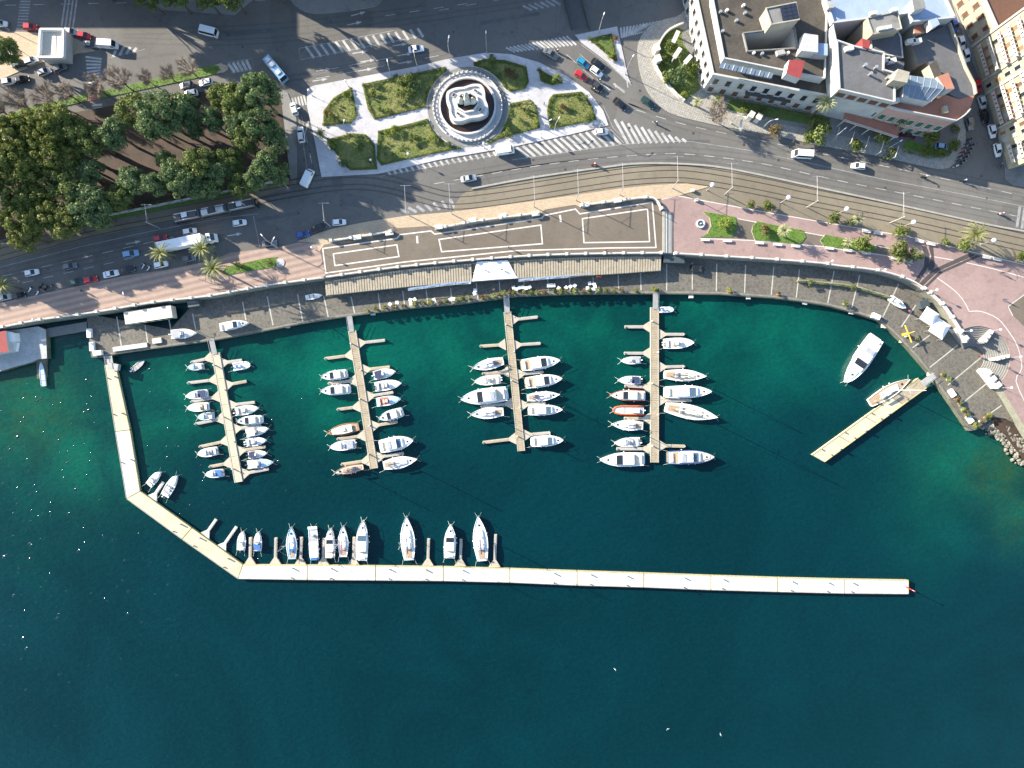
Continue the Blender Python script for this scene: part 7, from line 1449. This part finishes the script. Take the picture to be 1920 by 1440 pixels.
palm(1828, 440, 5.0, 4.0, 'date palm with orange fruit beside the tram tracks on the right', 38, dates=True); palm(1470, 433, 3.6, 2.1, 'dense pale fan palm on the second promenade lawn', 60, 'leaf_pale_palm', w=.45, z=ZP + .1); palm(1548, 193, 9.0, 3.0, 'tall pale palm in front of the palazzo facade', 56, 'leaf_pale_palm', w=.5)
palm(1608, 412, 2.2, 1.8, 'small young palm beside the tram tracks', 24, 'leaf_pale_palm', w=.35); palm(601, 251, 2.2, 1.9, 'small palm on the left corner of the plaza', 30, w=.4); palm(1307, 192, 2.2, 1.8, 'small yellow palm on the pavement by the garden wall', 26, 'leaf_pale_palm', w=.4); palm(1590, 456, 2.0, 1.7, 'small pinkish palm on the third promenade lawn', 24, 'leaf_pale_palm', w=.4, z=ZP + .1); palm(990, 197, 3.0, 1.9, 'small palm in the bed right of the fountain', 26, w=.4)
palm(1692, 228, 6.5, 1.8, 'slim small palm in front of the corner house', 22, w=.35)
# shrubs
SH = {k: crown(50 + i, 1.0, .75, .75, 16, 48, .42, .13, 'foliage', m)[0] for i, (k, m) in enumerate((('green', 'leaf_hedge'), ('dark', 'leaf_oak'), ('lime', 'leaf_lime'), ('rust', 'leaf_rust'), ('blue', 'leaf_blue')))}
stm = MB(); stm.tube([(0, 0, 0), (.03, 0, .7)], .07, 5); stm.tube([(0, 0, .2), (.35, .1, .8)], .035, 4); stm.tube([(0, 0, .2), (-.3, -.2, .8)], .035, 4); stme = stm.mesh('stem', ['bark'])
def shrub(k, u, v, rpx, label, z=GZ + .15, group='shrubs', hs=1.0):
    r = rpx * (H - z) / F / 1.3; q = P(u, v, z + r * .7); t = thing('shrub', label, 'shrub', (q.x, q.y, z), random.Random(label).uniform(0, 6), group); t.scale = (r, r, r * hs); obj('foliage', SH[k], t); obj('stem', stme, t)
for k, u, v, r, lab in (('green', 1407, 383, 9, 'round green shrub beside the tracks, first from the left'), ('green', 1438, 388, 13, 'round green shrub beside the tracks, second from the left'), ('green', 1562, 409, 13, 'green shrub beside the tracks next to the small palm'), ('dark', 1592, 416, 8, 'little dark shrub at the foot of the small palm'), ('green', 1686, 436, 14, 'green shrub beside the tracks, before the upper benches'), ('lime', 1702, 431, 6, 'small lime shrub beside the upper benches'), ('dark', 1772, 455, 9, 'dark shrub left of the big date palm by the tracks'), ('green', 1806, 462, 14, 'green shrub under the big date palm by the tracks'), ('green', 1912, 482, 11, 'green shrub at the right edge by the tracks'),
                        ('green', 1682, 471, 22, 'broad green bush at the end of the planting strip'), ('dark', 1710, 478, 16, 'brownish bush at the end of the planting strip'), ('green', 1615, 459, 19, 'green bush on the third promenade lawn'), ('lime', 1358, 420, 12, 'yellow lime shrub on the first promenade lawn'), ('rust', 1432, 432, 11, 'brown shrub on the second promenade lawn'), ('blue', 1272, 143, 19, 'grey green bush in the palazzo garden'), ('green', 1258, 90, 15, 'green bush at the top of the palazzo garden'), ('dark', 1246, 112, 10, 'dark bush by the garden gate'), ('green', 1297, 127, 14, 'green bush near the palazzo wall'), ('dark', 1250, 145, 12, 'dark bush along the lower garden wall'), ('lime', 1283, 178, 7, 'lime bush at the lower tip of the garden wall'),
                        ('rust', 1455, 246, 14, 'rusty shrub on the pavement below the palazzo'), ('dark', 1535, 245, 24, 'large dark bush below the tall pale palm'), ('green', 1515, 258, 14, 'green bush at the road below the tall pale palm'), ('green', 1604, 275, 15, 'green bush on the pavement before the corner house'), ('lime', 1652, 257, 15, 'lime bush in the porch of the corner house'), ('green', 1742, 256, 20, 'green bush at the corner house drive'), ('dark', 1790, 243, 9, 'dark bush at the rounded garden corner'), ('green', 1735, 285, 12, 'green hedge bush along the garden drive, left'), ('green', 1765, 288, 12, 'green hedge bush along the garden drive, middle'), ('green', 1788, 272, 12, 'green hedge bush along the garden drive, right'), ('dark', 1668, 288, 12, 'dark bush beside the road before the corner house'), ('dark', 1345, 190, 10, 'dark bush at the palazzo corner'), ('green', 1395, 205, 9, 'green bush under the palazzo facade, left'), ('dark', 1430, 212, 9, 'dark bush under the palazzo facade, right'),
                        ('green', 508, 494, 9, 'round bush at the end of the left promenade lawn'), ('dark', 450, 500, 10, 'dark bush under the large date palm'), ('dark', 1520, 530, 6, 'small dark bush on the planter wall, left'), ('green', 1600, 538, 6, 'small green bush on the planter wall, right')):
    shrub(k, u, v, r, lab, QZ + .7 if 'planter wall' in lab else GZ + .15)
for i, (u, v) in enumerate(((690, 583), (706, 580), (722, 577), (741, 576), (760, 575), (778, 571), (795, 569), (809, 568), (826, 567), (837, 565), (857, 563), (868, 561), (879, 559), (904, 559), (914, 557), (927, 556), (936, 553), (943, 551), (955, 549), (964, 550), (983, 548), (995, 549), (1007, 549), (1020, 548), (1038, 547), (1050, 547), (1060, 547), (1078, 546), (1094, 547), (1104, 546), (1121, 545), (1136, 546), (1150, 546), (1164, 546), (1192, 546), (1225, 543), (1231, 545), (1365, 546), (1457, 552), (1582, 570), (1717, 637), (1765, 702), (1775, 712), (1790, 748), (1797, 757), (1803, 768), (1810, 778), (1825, 797), (1836, 790), (1845, 783), (1852, 778))):
    t = thing('potted_plant', 'potted shrub on the quay edge, %s from the left' % ORD[i], 'plant', P(u, v, QZ), i, 'potted plants along the quay edge'); k = ('lime', 'green', 'lime', 'rust', 'green')[i % 5]; s_ = (.55, .7, .62, .75)[i % 4]
    m = MB(); m.cyl((0, 0), .28, .36, 0, .5, 8); m.build('pot', 'terracotta' if i % 3 else 'white_stone', t); o = obj('foliage', SH[k], t, (0, 0, .35)); o.scale = (s_, s_, s_)
# hedges round the beds, tufts and shrubs inside them
def inside(p, poly):
    c = False; n = len(poly)
    for i in range(n):
        a, b = poly[i], poly[(i + 1) % n]
        if (a[1] > p[1]) != (b[1] > p[1]) and p[0] < (b[0] - a[0]) * (p[1] - a[1]) / (b[1] - a[1]) + a[0]: c = not c
    return c
rs = np.random.RandomState(9); rng = random.Random(19)
def hedge(poly, z, w, h, label, m='leaf_hedge', closed=True, z0=None):
    q = px(poly, z); q = q + q[:1] if closed else q
    q = resample(q, .3); q = offset(q, (w / 2 + .1) * (1 if area(q) > 0 else -1)) if closed else q; n = len(q) * 14; idx = rs.randint(0, len(q), n); nn = np.array(normals2(q)); base = np.array(q)
    off = rs.uniform(-w / 2, w / 2, n); hh = rs.uniform(.3, 1, n) ** .5 * h * (.75 + .35 * np.sin(idx * .5) * rs.uniform(.3, 1, n)); c = np.stack([base[idx, 0] + nn[idx, 0] * off, base[idx, 1] + nn[idx, 1] * off, z + hh], 1); d = np.stack([nn[idx, 0] * off * 1.5, nn[idx, 1] * off * 1.5, np.full(n, .6)], 1); d /= np.linalg.norm(d, axis=1)[:, None]
    return tag(obj('hedge', leaf_mesh('hedge', quads(rs, c, d, .15), m)), label, 'hedge', 'low hedges round the beds')
BN = ['the quarter round plaza bed', 'the large upper left plaza bed', 'the lower left plaza bed', 'the bed below left of the fountain', 'the bed above right of the fountain', 'the small triangular plaza bed', 'the bed below right of the fountain', 'the rightmost plaza bed', 'the triangular traffic island bed']
gq = []
for i, (b, z) in enumerate(beds):
    hedge(b, z, .7, .55, 'low clipped hedge edging ' + BN[i], 'leaf_hedge'); q = px(b, z); xs, ys = [p[0] for p in q], [p[1] for p in q]; A_ = abs(area(q)); k = 0; tries = 0
    n = int(A_ * 9); pts = np.stack([rs.uniform(min(xs), max(xs), n * 2), rs.uniform(min(ys), max(ys), n * 2)], 1); pts = np.array([p for p in pts if inside(p, q)])
    c = np.column_stack([pts, np.full(len(pts), z + .05)]); gq.append(quads(rs, c, np.tile([0, 0, .6], (len(c), 1)), .14))
    want = max(2, int(A_ / 14)); sp_ = []
    while k < want and tries < 400:
        tries += 1; p = (rng.uniform(min(xs), max(xs)), rng.uniform(min(ys), max(ys)))
        if not inside(p, q): continue
        sp_.append(p); k += 1
    for k, p in enumerate(sorted(sp_)):
        r = rng.choice((.35, .45, .6, .8, 1.1)); kd = rng.choice(('green', 'dark', 'dark', 'lime', 'rust', 'blue'))
        t = thing('shrub', '%s %s shrub, %s from the left in %s' % ('small' if r < .5 else 'medium' if r < 1 else 'large', {'green': 'green', 'dark': 'dark green', 'lime': 'lime green', 'rust': 'brownish', 'blue': 'grey green'}[kd], ORD[k], BN[i]), 'shrub', (p[0], p[1], z), rng.uniform(0, 6), 'shrubs growing in the plaza beds'); t.scale = (r, r, r * rng.uniform(.8, 1.3)); obj('foliage', SH[kd], t); obj('stem', stme, t)
for (u, v, w) in ((612, 211, 'left'), (1154, 73, 'upper'), (1150, 108, 'lower')):
    t = thing('flower_clump', 'clump of bright red flowers, %s of three' % w, 'flowers', P(u, v, GZ + .2)); m = MB()
    for i in range(26): x, y = rng.gauss(0, .4), rng.gauss(0, .4); m.ball((x, y, .35 + rng.uniform(0, .2)), .11, 5, 4)
    m.build('blossoms', 'flower_red', t); o = obj('foliage', SH['green'], t); o.scale = (.6, .6, .45)
shrub('dark', 765, 152, 16, 'large dark tree-like bush in the upper left plaza bed', GZ + .2); shrub('blue', 778, 162, 12, 'grey green bush beside the large dark one in the upper left plaza bed', GZ + .2)
# grass blades on the greens
GREEN = [(g, ZP + .14) for _, g in lawns] + [([(188, 171), (240, 160), (330, 139), (400, 123), (414, 131), (404, 139), (330, 155), (250, 172), (188, 185)], GZ + .16), ([(0, 222), (62, 198), (164, 176), (164, 190), (62, 212), (0, 234)], GZ + .16), ([(425, 500), (500, 484), (520, 482), (520, 500), (500, 503), (430, 515), (415, 512)], GZ + .24), (GARD, GZ + .25)]
for g, z in GREEN:
    q = px(g, z); xs, ys = [p[0] for p in q], [p[1] for p in q]; n = int((max(xs) - min(xs)) * (max(ys) - min(ys)) * 14); pts = np.stack([rs.uniform(min(xs), max(xs), n), rs.uniform(min(ys), max(ys), n)], 1); pts = np.array([p for p in pts if inside(p, q)])
    gq.append(quads(rs, np.column_stack([pts, np.full(len(pts), z + .04)]), np.tile([0, 0, .5], (len(pts), 1)), .12))
tag(obj('grass_tufts', leaf_mesh('grass_tufts', np.concatenate(gq), 'grass_blade')), 'short grass tufts covering the lawns and beds', 'grass', kind='stuff')
hedge([(1494, 527), (1520, 529), (1587, 536), (1624, 545), (1690, 566)], QZ + .8, .7, .4, 'dark hedge growing on the planter wall of the quay', 'leaf_oak', False)
hedge([(1690, 282), (1740, 294), (1775, 291), (1793, 270)], GZ + .2, 1.2, 1.0, 'yellow green hedge round the garden drive of the corner house', 'leaf_hedge', False)
hedge([(170, 409), (300, 382), (420, 358), (536, 334)], GZ + .1, 1.6, .9, 'dark hedge inside the low wall of the tree park', 'leaf_oak', False)
hedge([(1232, 120), (1244, 142), (1264, 172), (1280, 186)], GZ + .2, 1.3, 1.1, 'hedge inside the curved garden wall of the palazzo', 'leaf_hedge', False)
hedge([(1340, 180), (1440, 203), (1540, 222)], GZ + .2, 1.2, 1.2, 'dark hedge at the foot of the palazzo facade', 'leaf_oak', False)
